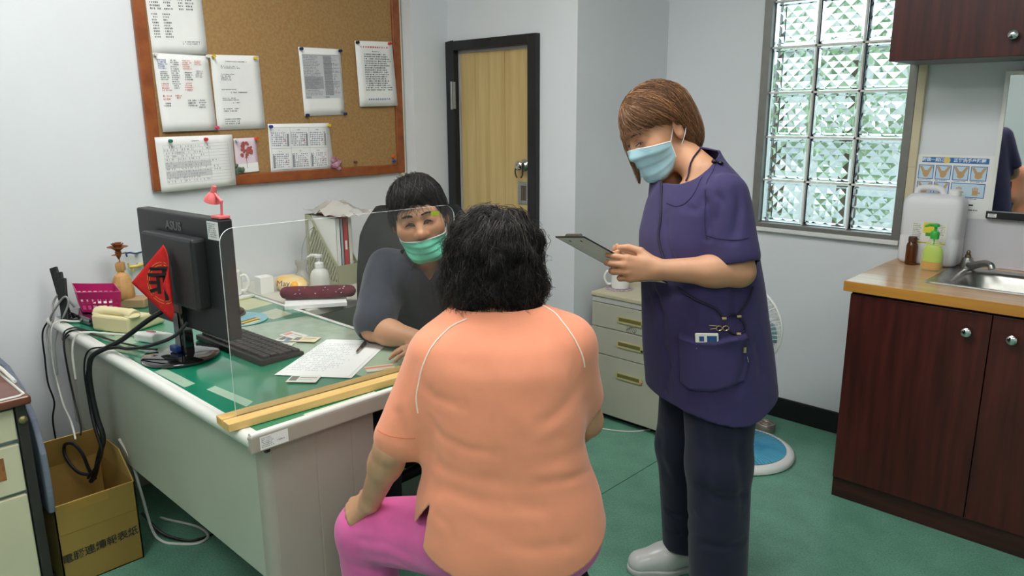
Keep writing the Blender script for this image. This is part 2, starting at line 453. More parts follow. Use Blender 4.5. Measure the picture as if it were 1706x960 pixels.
# ---------------------------------------------------------------- sink side
mahog = mat('dark_mahogany', rgb(80, 31, 27), .36, col2=rgb(55, 20, 19), vscale=5.5, stretch=(7, 7, .45), bump=.04, bscale=60)
mahog_d = mat('dark_mahogany_plinth', rgb(66, 32, 27), .4, col2=rgb(46, 22, 19), vscale=6, stretch=(.6, 7, 7))
SX0, SX1, SY = -.957, .72, 2.846
t = thing('sink_cabinet', 'dark mahogany base cabinet standing under the wood worktop by the window', 'cabinet', ((SX0+SX1)/2, 3.16, 0))
b = MB(); b.bb((SX0, SY+.02, .07), (SX0+.018, YW-.01, .842)).bb((SX1-.018, SY+.02, .07), (SX1, YW-.01, .842)).bb((SX0+.018, SY+.03, .07), (SX1-.018, YW-.01, .088)).bb((SX0+.018, YW-.02, .088), (SX1-.018, YW-.01, .842)).bb((SX0+.018, SY+.02, .80), (SX1-.018, SY+.04, .842))
b.build('carcass', mahog, t)
MB().bb((SX0, SY+.012, 0), (SX1, SY+.05, .082)).build('plinth', mahog_d, t, bevel=.002)
dx = [SX0, -.494, -.07, .35, SX1]
for i in range(4):
    dd = MB().bb((dx[i]+.0015, SY, .086), (dx[i+1]-.0015, SY+.018, .834)).build('cabinet_door', mahog, t, bevel=.0015)
    kx = dx[i+1]-.066 if i % 2 == 0 else dx[i]+.066
    b = MB(); b.lathe([(.007, 0), (.006, .012), (.013, .016), (.0165, .022), (.0155, .028), (.009, .033), (0, .034)], (kx, SY, .767), 20, (0, -1, 0))
    b.build('knob', CHROME, dd, smooth=True)
# worktop in yellow wood laminate, with the sink cut out of it
wtop = mat('beech_laminate', rgb(212, 172, 130), .22, col2=rgb(200, 160, 118), vscale=4, stretch=(.8, 9, 9), coat=.15)
wedge = mat('worktop_edge', rgb(196, 138, 62), .4, col2=rgb(182, 124, 52), vscale=5, stretch=(.7, 8, 8))
TX0, TX1, TY0, TY1 = -.976, .74, 2.83, YW-.008
HX0, HX1, HY0, HY1 = -.725, .02, 3.03, 3.352
t = thing('worktop', 'yellow wood laminate worktop on the mahogany base cabinet', 'worktop', (-.2, 3.15, .846))
b = MB(); b.bb((TX0, TY0+.004, .846), (HX0, TY1, .883)).bb((HX1, TY0+.004, .846), (TX1, TY1, .883)).bb((HX0, TY0+.004, .846), (HX1, HY0, .883)).bb((HX0, HY1, .846), (HX1, TY1, .883))
b.build('counter_slab', wtop, t)
MB().bb((TX0-.002, TY0, .845), (TX1, TY0+.005, .8832)).bb((TX0-.003, TY0, .845), (TX0, TY1, .8832)).build('edge_strip', wedge, t, bevel=.0015)
# sink
t = thing('sink', 'stainless steel sink set into the worktop', 'sink', (-.35, 3.2, .883))
def rrect(x0, x1, y0, y1, r, n=6):
    P = []
    for (cx, cy, a0) in ((x1-r, y0+r, -90), (x1-r, y1-r, 0), (x0+r, y1-r, 90), (x0+r, y0+r, 180)):
        for k in range(n+1):
            a = math.radians(a0+90*k/n); P.append((cx+r*math.cos(a), cy+r*math.sin(a)))
    return P
def loops(rings):
    b = MB(); n = len(rings[0]); vs = [p for r_ in rings for p in r_]; fs = []
    for j in range(len(rings)-1):
        for i in range(n): fs.append((j*n+i, j*n+(i+1) % n, (j+1)*n+(i+1) % n, (j+1)*n+i))
    fs.append(tuple((len(rings)-1)*n+i for i in range(n))); return b.add(vs, fs)
ox0, ox1, oy0, oy1 = -.756, .05, 3.00, 3.40
rings = []
for (ins, z, r) in ((0, .8835, .02), (.004, .8875, .02), (.012, .8865, .02), (.03, .8855, .025), (.046, .884, .07), (.055, .872, .07), (.07, .76, .07), (.10, .742, .06), (.16, .738, .02)):
    sh = -.0 if ins < .03 else .0
    rings.append([(x, y, z) for x, y in rrect(ox0+ins*(1.4 if ins > .03 else 1), ox1-ins, oy0+ins*.75, oy1-ins*(1.1 if ins > .03 else 1), r)])
loops(rings).build('basin', mat('sink_steel', rgb(178, 176, 172), .3, metal=1., var=.06, vscale=30), t, smooth=50)
MB().lathe([(.03, .002), (.022, 0), (.018, -.003)], (-.3, 3.2, .741), 20).build('drain', CHROME, t, smooth=True)
# faucet
t = thing('faucet', 'short chrome tap at the back rim of the sink', 'tap', (-.70, 3.385, .884))
fx, fy = -.70, 3.378
b = MB(); b.lathe([(.026, 0), (.025, .012), (.022, .03), (.018, .045), (.0, .047)], (fx, fy, .884), 20); b.build('tap_body', STEEL, t, smooth=True)
b = MB(); b.tube(smooth_path([(fx, fy, .900), (fx+.03, fy-.03, .906), (fx+.075, fy-.075, .926), (fx+.10, fy-.10, .926), (fx+.107, fy-.107, .912)], 5), [.017]*6+[.014]*6+[.012]*9, 12); b.build('spout', STEEL, t, smooth=True)
b = MB(); b.lathe([(.012, 0), (.010, .012), (.007, .014), (.008, .024), (.004, .03), (0, .031)], (fx, fy, .929), 16); b.build('tap_spindle', mat('worn_brass', rgb(120, 104, 84), .4, metal=1), t, smooth=True)

# wall cabinet
t = thing('wall_cabinet', 'dark mahogany wall cupboard hung above the sink', 'cabinet', (0, 3.3, 1.685))
MB().bb((-1.0, 3.15, 1.685), (.9, YW-.002, 2.4)).build('cupboard_body', mahog, t)
MB().bb((-.985, 3.16, 1.6835), (.9, YW-.004, 1.685)).build('underside', mat('grey_board', rgb(132, 132, 132), .6), t)
dx = [-1.0, -.545, -.09, .4, .9]
for i in range(4):
    dd = MB().bb((dx[i]+.0015, 3.13, 1.684), (dx[i+1]-.0015, 3.149, 2.4)).build('cupboard_door', mahog, t, bevel=.0015)
    kx = dx[i+1]-.055 if i % 2 == 0 else dx[i]+.055
    MB().lathe([(.007, 0), (.006, .012), (.013, .016), (.0165, .022), (.0155, .028), (.009, .033), (0, .034)], (kx, 3.13, 1.752), 20, (0, -1, 0)).build('knob', CHROME, dd, smooth=True)

# mirror on the sink wall
mz0, mz1, mx0, mx1 = 1.085, 1.645, -.668, .0
t = thing('wall_mirror', 'white framed mirror with a black bottom rail hung beside the handwashing poster', 'mirror', (-.33, YW-.02, mz0))
mr = mat('mirror_silver', rgb(225, 230, 228), .02, metal=1.)
tilt = lambda z: YW-.012-(z-mz0)*.02
b = MB(); b.add([(mx0+.014, tilt(mz0)-.012, mz0+.02), (mx1-.014, tilt(mz0)-.012, mz0+.02), (mx1-.014, tilt(mz1)-.012, mz1-.014), (mx0+.014, tilt(mz1)-.012, mz1-.014)], [(0, 1, 2, 3)]); b.build('mirror_glass', mr, t, fix=False)
b = MB()
for (x0, x1) in ((mx0, mx0+.014), (mx1-.014, mx1)):
    b.add([(x, tilt(z)-.016*k, z) for x in (x0, x1) for z in (mz0+.02, mz1) for k in (0, 1)], [(0, 1, 3, 2), (4, 6, 7, 5), (0, 4, 5, 1), (2, 3, 7, 6), (0, 2, 6, 4), (1, 5, 7, 3)])
b.bb((mx0, tilt(mz1)-.016, mz1-.014), (mx1, tilt(mz1), mz1)); b.bb((mx0+.01, tilt(mz0)-.004, mz0), (mx1-.01, YW-.002, mz1-.01))
b.build('mirror_frame', WHITEP, t)
MB().bb((mx0-.004, YW-.034, mz0-.002), (mx1, YW-.004, mz0+.028)).build('bottom_rail', BLACKP, t, bevel=.003)
MB().bb((mx0+.004, YW-.0346, mz0+.004), (mx0+.034, YW-.034, mz0+.018)).build('price_sticker', PAPER, t)
b = MB()
for k in range(3): b.bb((mx0+.007, YW-.0350, mz0+.007+.004*k), (mx0+.03-.005*(k % 2), YW-.0347, mz0+.0085+.004*k))
b.build('sticker_print', INKG, t)

def inklines(b, M4, x0, x1, y0, y1, rows, ch=.6, dens=.9, gap=.25, z=.0004, rg=random):
    """rows of small printed marks in the plane M4, filling x0..x1, y0..y1"""
    rh = (y1-y0)/rows; w = rh*ch
    for r_ in range(rows):
        y = y1-(r_+.5)*rh; x = x0; end = x1-(x1-x0)*rg.random()*gap
        while x < end-w*.5:
            if rg.random() < dens:
                h = rh*(.22+.1*rg.random()); ww = w*(.35+.4*rg.random())
                q = [M4 @ Vector((x+a, y+c, z)) for a, c in ((0, -h), (ww, -h), (ww, h), (0, h))]
                b.add(q, [(0, 1, 2, 3)])
            x += w
    return b
def rect(b, M4, x0, y0, x1, y1, z=.0003):
    return b.add([M4 @ Vector(p) for p in ((x0, y0, z), (x1, y0, z), (x1, y1, z), (x0, y1, z))], [(0, 1, 2, 3)])
def outline(b, M4, x0, y0, x1, y1, w=.001, z=.0003):
    rect(b, M4, x0, y0, x1, y0+w, z); rect(b, M4, x0, y1-w, x1, y1, z); rect(b, M4, x0, y0, x0+w, y1, z); rect(b, M4, x1-w, y0, x1, y1, z)

# handwashing poster
pw, ph = .285, .235
M4 = plane_m((-.955, YW-.0068, 1.075), (1, 0, 0), (0, 0, 1))
t = thing('handwashing_poster', 'white poster of handwashing steps with blue picture boxes above the sink', 'poster', (-.81, YW-.007, 1.075))
MB().bb((-.957, YW-.0072, 1.075), (-.672, YW-.0062, 1.325)).build('poster_sheet', PAPER, t)
PB = mat('poster_blue', rgb(52, 116, 184), .6); PL = mat('poster_light', rgb(196, 218, 232), .6); SK = mat('poster_skin', rgb(196, 160, 118), .6); PY = mat('poster_yellow', rgb(226, 200, 120), .6)
M4 = plane_m((-.957, YW-.0073, 1.075), (1, 0, 0), (0, 0, 1))
b = MB(); b2 = MB(); b3 = MB(); bt = MB()
rect(b, M4, .026, .218, .272-.004, .240, .0002)
for j, y in enumerate((.150, .082)):
    for i in range(4):
        x = .016+i*.064
        if j == 1 and i == 3: continue
        w = .058 if not (j == 1 and i == 2) else .122
        rect(b, M4, x, y, x+w, y+.058, .0002); rect(b2, M4, x+.003, y+.003, x+w-.003, y+.055, .0004)
        if j == 1 and i == 2:
            for hx in (.03, .088):
                cx, cy = x+hx, y+.022
                rect(b3, M4, cx-.010, cy-.012, cx+.010, cy+.008, .0006)
                for q in range(4): rect(b3, M4, cx-.0105+q*.0055, cy+.008, cx-.0065+q*.0055, cy+.018+.003*(q in (1, 2)), .0006)
                rect(b3, M4, cx+.010, cy-.004, cx+.018, cy+.002, .0006)
        else:
            cx, cy = x+.029, y+.026
            for sg in (-1, 1):
                b3.add([M4 @ Vector(p) for p in ((cx+sg*.026, y+.052, .0006), (cx+sg*.017, y+.054, .0006), (cx+sg*.000, cy+.002, .0006), (cx+sg*.010, cy-.006, .0006))], [(0, 1, 2, 3)])
            b3.add([M4 @ Vector((cx+.013*math.cos(a)*(1+.15*math.sin(3*a+i)), cy-.004+.015*math.sin(a), .0007)) for a in np.linspace(0, 2*math.pi, 12, endpoint=False)], [tuple(range(12))])
        inklines(bt, M4, x+.004, x+w-.004, y-.007, y-.001, 1, z=.0005)
b.build('blue_panels', PB, t, fix=False); b2.build('picture_field', PL, t, fix=False); b3.build('hand_drawing', SK, t, fix=False); bt.build('caption_print', mat('caption_ink', rgb(50, 84, 140), .7), t, fix=False)
b = MB(); b.add([M4 @ Vector((.118+.013*math.cos(a), .229+.013*math.sin(a), .0009)) for a in np.linspace(0, 2*math.pi, 16, endpoint=False)], [tuple(range(16))]); b.build('yellow_fist', PY, t, fix=False)
text('title_print', '跟我一起做', .0165, M4 @ Matrix.Translation((.067, .229, .0009)), mat('title_white', rgb(235, 240, 245), .6), t, ext=.0001, bold=.0004)
text('title_print', '正確洗手步驟圖', .0165, M4 @ Matrix.Translation((.200, .229, .0009)), MATS['title_white'], t, ext=.0001, bold=.0004)
b = MB(); inklines(b, M4, .21, .262, .028, .038, 1, z=.0005); rect(b, M4, .21, .05, .232, .056, .0006); b.build('footer_print', INK, t, fix=False)

# jerrycan behind the soap
t = thing('jerrycan', 'translucent white plastic jerrycan leaning at the back of the worktop', 'canister', (-.85, 3.40, .883))
milk = mat('milky_plastic', rgb(240, 240, 244), .35, trans=.12, ior=1.3)
j0, j1, jy0, jy1, jz = -.955, -.733, 3.338, 3.455, 1.172
rings = []
for (ins, z) in ((.02, .884), (.006, .888), (0, .90), (0, .995), (.002, 1.0), (0, 1.005), (0, 1.13), (.004, 1.15), (.02, 1.168), (.045, 1.172)):
    rings.append([(x, y, z) for x, y in rrect(j0+ins, j1-ins, jy0+ins*.6, jy1-ins*.6, .028)])
loops(rings).build('can_body', milk, t, smooth=50)
b = MB(); b.tube(smooth_path([(j0+.035, 3.396, 1.165), (j0+.045, 3.396, 1.19), (j0+.085, 3.396, 1.196), (j0+.125, 3.396, 1.19), (j0+.14, 3.396, 1.165)], 5), .012, 10); b.build('can_handle', milk, t, smooth=True)
MB().lathe([(.022, 0), (.022, .022), (.018, .026), (0, .026)], (j1-.045, 3.396, 1.168), 20).build('screw_cap', WHITEP, t, smooth=True)
M4 = plane_m((-.905, jy0-.0008, .975), (1, 0, 0), (0, 0, 1))
LB = mat('label_paper', rgb(232, 230, 222), .6); LYE = mat('label_yellow', rgb(232, 214, 70), .55); LG = mat('label_green', rgb(72, 170, 72), .5)
b = MB(); rect(b, M4, 0, 0, .128, .085); b.build('can_label', LB, t, fix=False)
b = MB(); rect(b, M4, .042, .042, .088, .085, .0006); rect(b, M4, 0, 0, .128, .005, .0006); b.build('label_band', LYE, t, fix=False)
b = MB(); rect(b, M4, .052, .03, .08, .044, .0008); b.build('label_leaf', LG, t, fix=False)
b = MB(); inklines(b, M4, .004, .038, .012, .08, 9, z=.0006); inklines(b, M4, .092, .124, .036, .08, 7, z=.0006); rect(b, M4, .006, .010, .032, .016, .0008); b.build('label_print', INKG, t, fix=False)

# brown medicine bottle
t = thing('medicine_bottle', 'small brown glass bottle with a brown cap at the corner of the worktop', 'bottle', (-.892, 3.318, .883))
amber = mat('amber_glass', rgb(120, 62, 20), .08, trans=.55, ior=1.45)
bx, by = -.892, 3.318
MB().lathe([(.018, 0), (.021, .003), (.0215, .012), (.0215, .078), (.019, .088), (.0145, .094), (.014, .102), (0, .102)], (bx, by, .8835), 22).build('bottle_glass', amber, t, smooth=True)
MB().lathe([(.0165, .096), (.0165, .112), (.0155, .116), (0, .116)], (bx, by, .8835), 22).build('bottle_cap', mat('brown_cap', rgb(84, 48, 30), .5), t, smooth=True)
# green soap bottle
sx_, sy_ = -.797, 3.252
t = thing('soap_bottle', 'clear hand soap bottle of green liquid with a green pump', 'bottle', (sx_, sy_, .883))
clear = mat('clear_green_plastic', rgb(226, 240, 170), .05, alpha=.28)
def oval_lathe(prof, c, ax_, ay_, n=28):
    b = MB(); vs = []; fs = []
    for (r, h) in prof:
        for k in range(n):
            a = 2*math.pi*k/n; vs.append((c[0]+r*ax_*math.cos(a), c[1]+r*ay_*math.sin(a), c[2]+h))
    for i in range(len(prof)-1):
        for k in range(n): fs.append((i*n+k, i*n+(k+1) % n, (i+1)*n+(k+1) % n, (i+1)*n+k))
    fs.append(tuple(range(n-1, -1, -1))); fs.append(tuple((len(prof)-1)*n+k for k in range(n)))
    return b.add(vs, fs)
oval_lathe([(.9, 0), (1, .004), (1.02, .02), (1.0, .06), (.9, .09), (.62, .112), (.36, .122), (.34, .13)], (sx_, sy_, .8838), .040, .024).build('bottle_body', clear, t, smooth=True)
oval_lathe([(.86, .004), (.95, .008), (.97, .03), (.965, .034)], (sx_, sy_, .8838), .038, .022).build('amber_liquid', mat('amber_soap', rgb(226, 140, 50), .2, var=.03), t, smooth=True)
oval_lathe([(.96, .0345), (.96, .06), (.88, .085), (.6, .1)], (sx_, sy_, .8838), .037, .021).build('green_liquid', mat('green_soap', rgb(190, 216, 70), .2, var=.03), t, smooth=True)
GP = mat('green_pump', rgb(62, 178, 74), .35)
b = MB(); b.lathe([(.016, .126), (.0165, .14), (.0165, .15), (.013, .156), (.006, .158), (.0055, .172), (.013, .174), (.013, .184), (.006, .187), (0, .187)], (sx_, sy_, .8838), 18); b.tube([(sx_, sy_, 1.063), (sx_-.02, sy_-.012, 1.064), (sx_-.034, sy_-.02, 1.058)], [.006, .0055, .004], 8)
b.build('pump', GP, t, smooth=True)
MB().cyl((sx_, sy_, .89), (sx_, sy_, 1.01), .003, n=8).build('dip_tube', GP, t, smooth=True)

# round tin on the floor and the standing fan
t = thing('round_tin', 'small round grey metal tin lying on the floor beyond the fan base', 'tin', (-1.43, 3.27, 0))
b = MB(); b.lathe([(.043, 0), (.046, .002), (.046, .036), (.043, .04), (.036, .041), (.034, .036), (0, .036)], (-1.43, 3.27, .0), 26); b.build('tin_body', mat('tin_metal', rgb(168, 160, 152), .4, metal=.7, var=.1), t, smooth=40)
b = MB(); b.tube([(-1.43+.024*math.cos(a), 3.27+.02*math.sin(a), .038) for a in np.linspace(0, 6.28, 18)], .003, 6); b.build('tin_lid_ring', mat('tin_lid', rgb(196, 170, 160), .4, metal=.6), t, smooth=True)
fx, fy = -1.405, 2.963
t = thing('standing_fan', 'white standing fan with a round blue base behind the woman in navy', 'fan', (fx, fy, 0))
R = .232
b = MB(); b.lathe([(R-.012, 0), (R, .006), (R+.002, .018), (R-.006, .03), (R-.03, .036), (R-.034, .0345), (0, .0345)], (fx, fy, 0), 48); b.build('fan_base_rim', WHITEP, t, smooth=50)
blue = mat('fan_blue', rgb(86, 168, 200), .35, col2=rgb(52, 126, 166), vscale=7, stretch=(1, 1, 1))
b = MB()
for k in range(72):
    a0 = 2*math.pi*k/72; a1 = 2*math.pi*(k+1)/72; rr = R-.036; am = (a0+a1)/2
    P = lambda r_, a, z: (fx+r_*math.cos(a), fy+r_*math.sin(a), z)
    b.add([P(.05, a0, .046), P(rr, a0, .0365), P(rr, am, .039), P(.05, am, .049), P(rr, a1, .0365), P(.05, a1, .046)], [(0, 1, 2, 3), (3, 2, 4, 5)])
b.build('fan_base_cover', blue, t, smooth=10, fix=False)
MB().lathe([(.062, .04), (.058, .05), (.045, .062), (.03, .07), (.024, .085), (.021, .09)], (fx, fy, 0), 28).build('base_collar', WHITEP, t, smooth=True)
a = -1.1; b = MB(); b.box((fx+.115*math.cos(a), fy+.115*math.sin(a), .047), (.13, .085, .008), Matrix.Rotation(a, 3, 'Z')); b.build('control_panel', mat('fan_panel', rgb(120, 205, 225), .3), t, bevel=.002)
MB().lathe([(.008, .05), (.007, .058), (0, .06)], (fx+.15*math.cos(a), fy+.15*math.sin(a), 0), 14).build('control_knob', WHITEP, t, smooth=True)
MB().lathe([(.017, .085), (.017, .48), (.0135, .482), (.0135, .57)], (fx, fy, 0), 18).build('fan_pole', WHITEP, t, smooth=True)
# head: axis points into the room, seen almost edge on from the side
ax = Vector((-.72*.725+.70*.689, -.72*.689-.70*.725, .02)).normalized(); u, v, _ = frame_z(ax); hc = Vector((.962*.725-3.03*.6887, .962*.6887+3.03*.725, .622)); HR = .18
MB().lathe([(.05, -.16), (.058, -.13), (.06, -.05), (.045, -.02)], hc, 24, ax).build('fan_motor', WHITEP, t, smooth=True)
MB().tube([(fx, fy, .52), (fx, fy, .60), tuple(hc-ax*.09-Vector((0, 0, .02)))], .022, 14).build('fan_neck', WHITEP, t, smooth=True)
b = MB()
for k in range(60):
    a = 2*math.pi*k/60; rd = u*math.cos(a)+v*math.sin(a)
    b.tube([hc+ax*(-.045)+rd*.06, hc+ax*(-.042)+rd*(HR*.8), hc+ax*(-.02)+rd*(HR*.97), hc+rd*HR], .0013, 4, cap=False)
    b.tube([hc+rd*HR, hc+ax*.03+rd*(HR*.97), hc+ax*.075+rd*(HR*.72), hc+ax*.092+rd*.06], .0013, 4, cap=False)
o = b.build('fan_cage', WHITEP, t, smooth=True, fix=False); o['kind'] = 'stuff'
b = MB()
for (rr, h, th) in ((HR, 0, .0055), (HR*.8, -.042, .002), (HR*.72, .075, .002), (.06, .092, .003), (.06, -.045, .003)):
    b.tube([hc+ax*h+(u*math.cos(a)+v*math.sin(a))*rr for a in np.linspace(0, 2*math.pi, 49)], th, 6, cap=False)
b.build('cage_ring', WHITEP, t, smooth=True)
for k in range(3):
    a0 = k*2.094
    b = MB(); b.grid(lambda s_, r_: tuple(hc+ax*(.02+.03*(s_-.5))+(u*math.cos(a0+(s_-.5)*(.5+.6*math.sin(math.pi*r_)))+v*math.sin(a0+(s_-.5)*(.5+.6*math.sin(math.pi*r_))))*(.03+.14*r_)), 6, 6)
    b.build('fan_blade', mat('fan_blade_blue', rgb(170, 205, 220), .25, trans=.4), t, smooth=True, solid=.002, fix=False)
MB().lathe([(.03, .0), (.03, .04), (.02, .05), (0, .051)], hc, 18, ax).build('blade_hub', WHITEP, t, smooth=True)

# drawer pedestal in the recess
steel_g = mat('grey_cream_steel', rgb(178, 176, 160), .45, var=.03, vscale=6)
steel_l = mat('pale_grey_steel', rgb(188, 188, 182), .45, var=.03)
PX0, PX1, PY0, PY1 = -2.165, -1.745, 2.84, 3.42
t = thing('drawer_pedestal', 'grey steel three drawer pedestal standing in the wall recess', 'cabinet', ((PX0+PX1)/2, 3.13, 0))
b = MB(); b.bb((PX0, PY0+.02, .03), (PX1, PY1, .628)); b.build('pedestal_body', steel_g, t, bevel=.003)
MB().bb((PX0, PY0+.002, .604), (PX1, PY0+.022, .628)).build('top_rail', steel_l, t, bevel=.001)
ptop = mat('cream_top', rgb(196, 188, 160), .4, var=.03)
MB().bb((PX0-.004, PY0-.004, .629), (PX1+.004, PY1, .652)).build('pedestal_top', ptop, t, bevel=.006)
MB().bb((PX0+.02, PY0+.05, 0), (PX1-.02, PY1-.03, .03)).build('recessed_base', BLACKP, t)
hm = mat('olive_handle', rgb(186, 178, 128), .4); hd = mat('handle_recess', rgb(110, 104, 62), .5)
for (z0, z1) in ((.482, .6), (.345, .478), (.035, .341)):
    dd = MB().bb((PX0+.002, PY0, z0), (PX1-.002, PY0+.02, z1)).build('drawer', steel_g, t, bevel=.002)
    hx0, hz = PX0+.155, z1-.062 if z1-z0 < .2 else z1-.085
    hp = MB().prism([(hx0+x, hz+y) for x, y in rrect(0, .155, -.016, .016, .014, 4)], -.006, (0, PY0, 0), (0, 2)).build('handle', hm, dd, smooth=30)
    MB().bb((hx0+.012, PY0-.0066, hz-.006), (hx0+.138, PY0-.0058, hz+.011)).build('handle_grip', hd, hp)
    MB().bb((hx0+.142, PY0-.0075, hz-.013), (hx0+.153, PY0-.006, hz-.003)).build('lock_tab', BLACKP if z1 > .35 else INKR, hp)
M4 = plane_m((PX0+.21, PY0-.0003, .48), (1, 0, 0), (0, 0, 1))
b = MB()
for k in range(6):
    x = .004+k*.009; pts = [M4 @ Vector((x+.006*math.sin(q*1.3+k), .035-.007*q, .0006)) for q in range(5)]; b.tube(smooth_path(pts, 3), .0009, 4)
b.build('scribble_mark', INK, t, smooth=True)
# mug + coaster and a white note block on the pedestal
cx, cy = -2.094, 2.968
t = thing('lace_coaster', 'flat lace coaster under the white mug on the drawer pedestal', 'coaster', (cx, cy, .652))
b = MB()
n = 40; 
vs = []
for k in range(n):
    a = 2*math.pi*k/n; r_ = .066+.004*(k % 2); vs.append((cx+r_*math.cos(a), cy+r_*math.sin(a)))
b.prism(vs, .003, (0, 0, .6525)); b.build('lace_mat', mat('lace', rgb(212, 200, 200), .8, col2=rgb(150, 130, 140), vscale=90), t)
def mug(name, label, cx, cy, z, r, h, ang, m_, hz=None):
    t = thing(name, label, 'mug', (cx, cy, z))
    b = MB(); b.lathe([(r*.86, 0), (r*.96, .003), (r, h*.3), (r, h), (r-.003, h+.001), (r-.004, h-.004), (r-.004, .008), (0, .006)], (cx, cy, z), 32); b.build('mug_body', m_, t, smooth=50)
    d_ = Vector((math.cos(ang), math.sin(ang), 0)); c = Vector((cx, cy, z))
    b = MB(); b.tube(smooth_path([c+d_*(r-.002)+Vector((0, 0, h*.8)), c+d_*(r+.02)+Vector((0, 0, h*.84)), c+d_*(r+.032)+Vector((0, 0, h*.52)), c+d_*(r+.018)+Vector((0, 0, h*.22)), c+d_*(r-.002)+Vector((0, 0, h*.2))], 6), .006, 10, flat=1.)
    b.build('mug_handle', m_, t, smooth=True); return t
china = mat('white_china', rgb(236, 236, 232), .15, coat=.5)
mug('mug', 'plain white mug on the lace coaster on the pedestal', cx+.005, cy, .6565, .046, .098, math.radians(215), china)
t = thing('note_block', 'small white note block at the right edge of the pedestal top', 'notepad', (-2.078, 3.210, .652))
MB().box((-2.078, 3.210, .661), (.12, .075, .016), Matrix.Rotation(.25, 3, 'Z')).build('note_sheets', PAPER, t, bevel=.001)
# white cable along the floor by the pedestal
o = MB().tube(smooth_path([(-2.3, 2.5, .004), (-2.2, 2.70, .004), (-2.05, 2.73, .004), (-1.9, 2.80, .004), (-1.82, 2.92, .004)], 6), .0035, 6).build('floor_cable', WHITEC, None, smooth=True)
tag(o, 'white cable lying on the green floor in front of the drawer pedestal', 'cable')
# ---------------------------------------------------------------- notice board
frame_wood = mat('board_frame_wood', rgb(152, 84, 42), .38, col2=rgb(128, 66, 32), vscale=6, stretch=(3, 3, 3), coat=.2)
cork = mat('cork', rgb(170, 134, 88), .9, col2=rgb(156, 120, 76), vscale=85, bump=.35, bscale=200)
by0, by1, bz0, bz1 = 1.217, 2.53, 1.193, 2.25
t = thing('notice_board', 'cork notice board in a brown wooden frame on the left wall', 'notice board', (XL, 1.87, bz0))
b = MB(); b.bb((XL+.001, by0+.03, bz0+.03), (XL+.014, by1-.03, bz1-.03)); b.build('cork_sheet', cork, t)
fw = .048
for lo, hi in (((by0, bz0), (by0+fw, bz1)), ((by1-fw, bz0), (by1, bz1)), ((by0+fw, bz0), (by1-fw, bz0+fw)), ((by0+fw, bz1-fw), (by1-fw, bz1))):
    MB().bb((XL+.001, lo[0], lo[1]), (XL+.026, hi[0], hi[1])).build('frame_rail', frame_wood, t, bevel=.006, seg=3)

def sheet(name, label, cat, c, lift=.002, group=None, curl=0., m=PAPER, base=None):
    """c: TL,TR,BR,BL as (y,z) on the wall; returns thing and a paper matrix (x right, y up, z out), width, height"""
    base = XL+.015 if base is None else base
    P = [Vector((base+lift, y, z)) for y, z in c]
    o = thing(name, label, cat, tuple(P[3]), group=group)
    w = (P[1]-P[0]).length; h = (P[0]-P[3]).length
    def fn(u, v):
        q = (P[3]*(1-u)+P[2]*u)*(1-v)+(P[0]*(1-u)+P[1]*u)*v
        return (q.x+curl*(1-v)**2*(.3+.7*(1-u)), q.y, q.z)
    MB().grid(fn, 6, 8).build('sheet', m, o, smooth=True, solid=.0006, fix=False)
    M4 = plane_m(P[3]+Vector((.0012, 0, 0)), P[2]-P[3], P[0]-P[3])
    return o, M4, w, h
cl = []
# contact list at the top
o, M4, w, h = sheet('contact_list', 'white typed contact list pinned at the top left of the cork board', 'paper', [(1.268, 2.06), (1.497, 2.06), (1.503, 1.748), (1.275, 1.735)])
b = MB()
for (x0, x1) in ((.02, .07), (.075, .11), (.135, .16), (.165, .2)): inklines(b, M4, x0, x1, h*.53, h*.97, 12)
for (x0, x1) in ((.02, .05), (.065, .10)): inklines(b, M4, x0, x1, h*.2, h*.5, 9)
inklines(b, M4, .13, .21, h*.12, h*.17, 2); b.build('printed_lines', INKL, o, fix=False)
# coloured list (two sheets, curled)
o2, M4, w, h = sheet('phone_list', 'white sheet of blue and red printed phone lists curling at its lower edge', 'paper', [(1.274, 1.744), (1.501, 1.743), (1.51, 1.435), (1.277, 1.433)], lift=.004, curl=.012)
for ci, (mm, cols) in enumerate(((INKB, ((.015, .055, .80, .93, 5),)), (INKG, ((.065, .10, .55, .93, 14), (.165, .20, .70, .80, 4), (.02, .06, .66, .78, 5), (.165, .20, .30, .42, 4))), (INKR, ((.115, .155, .80, .93, 5), (.165, .2, .86, .93, 3), (.02, .06, .52, .63, 4), (.02, .06, .40, .48, 2), (.07, .1, .42, .48, 2), (.115, .15, .53, .64, 4))), (INKL, ((.12, .155, .66, .78, 4), (.12, .16, .32, .42, 3), (.02, .05, .32, .38, 2))))):
    b = MB()
    for (x0, x1, z0, z1, n_) in cols: inklines(b, M4, x0*w/.227, x1*w/.227, z0*h, z1*h, n_, z=.012*(1-(z0+z1)/2)**2+.0012)
    b.build('printed_lines', mm, o2, fix=False)
o, M4, w, h = sheet('typed_letter', 'white typed letter with yellow pins beside the coloured phone list', 'paper', [(1.512, 1.749), (1.734, 1.755), (1.741, 1.439), (1.515, 1.435)], lift=.003)
b = MB(); text_rows = [(.30, .75, .905, .93, 1), (.2, .62, .82, .865, 2), (.18, .45, .66, .76, 4), (.17, .55, .53, .56, 1), (.35, .75, .49, .52, 1), (.17, .52, .39, .44, 2), (.35, .6, .35, .38, 1), (.17, .5, .24, .30, 2), (.17, .5, .07, .16, 3)]
for (x0, x1, z0, z1, n_) in text_rows: inklines(b, M4, x0*w, x1*w, z0*h, z1*h, n_)
b.build('printed_lines', INKL, o, fix=False)
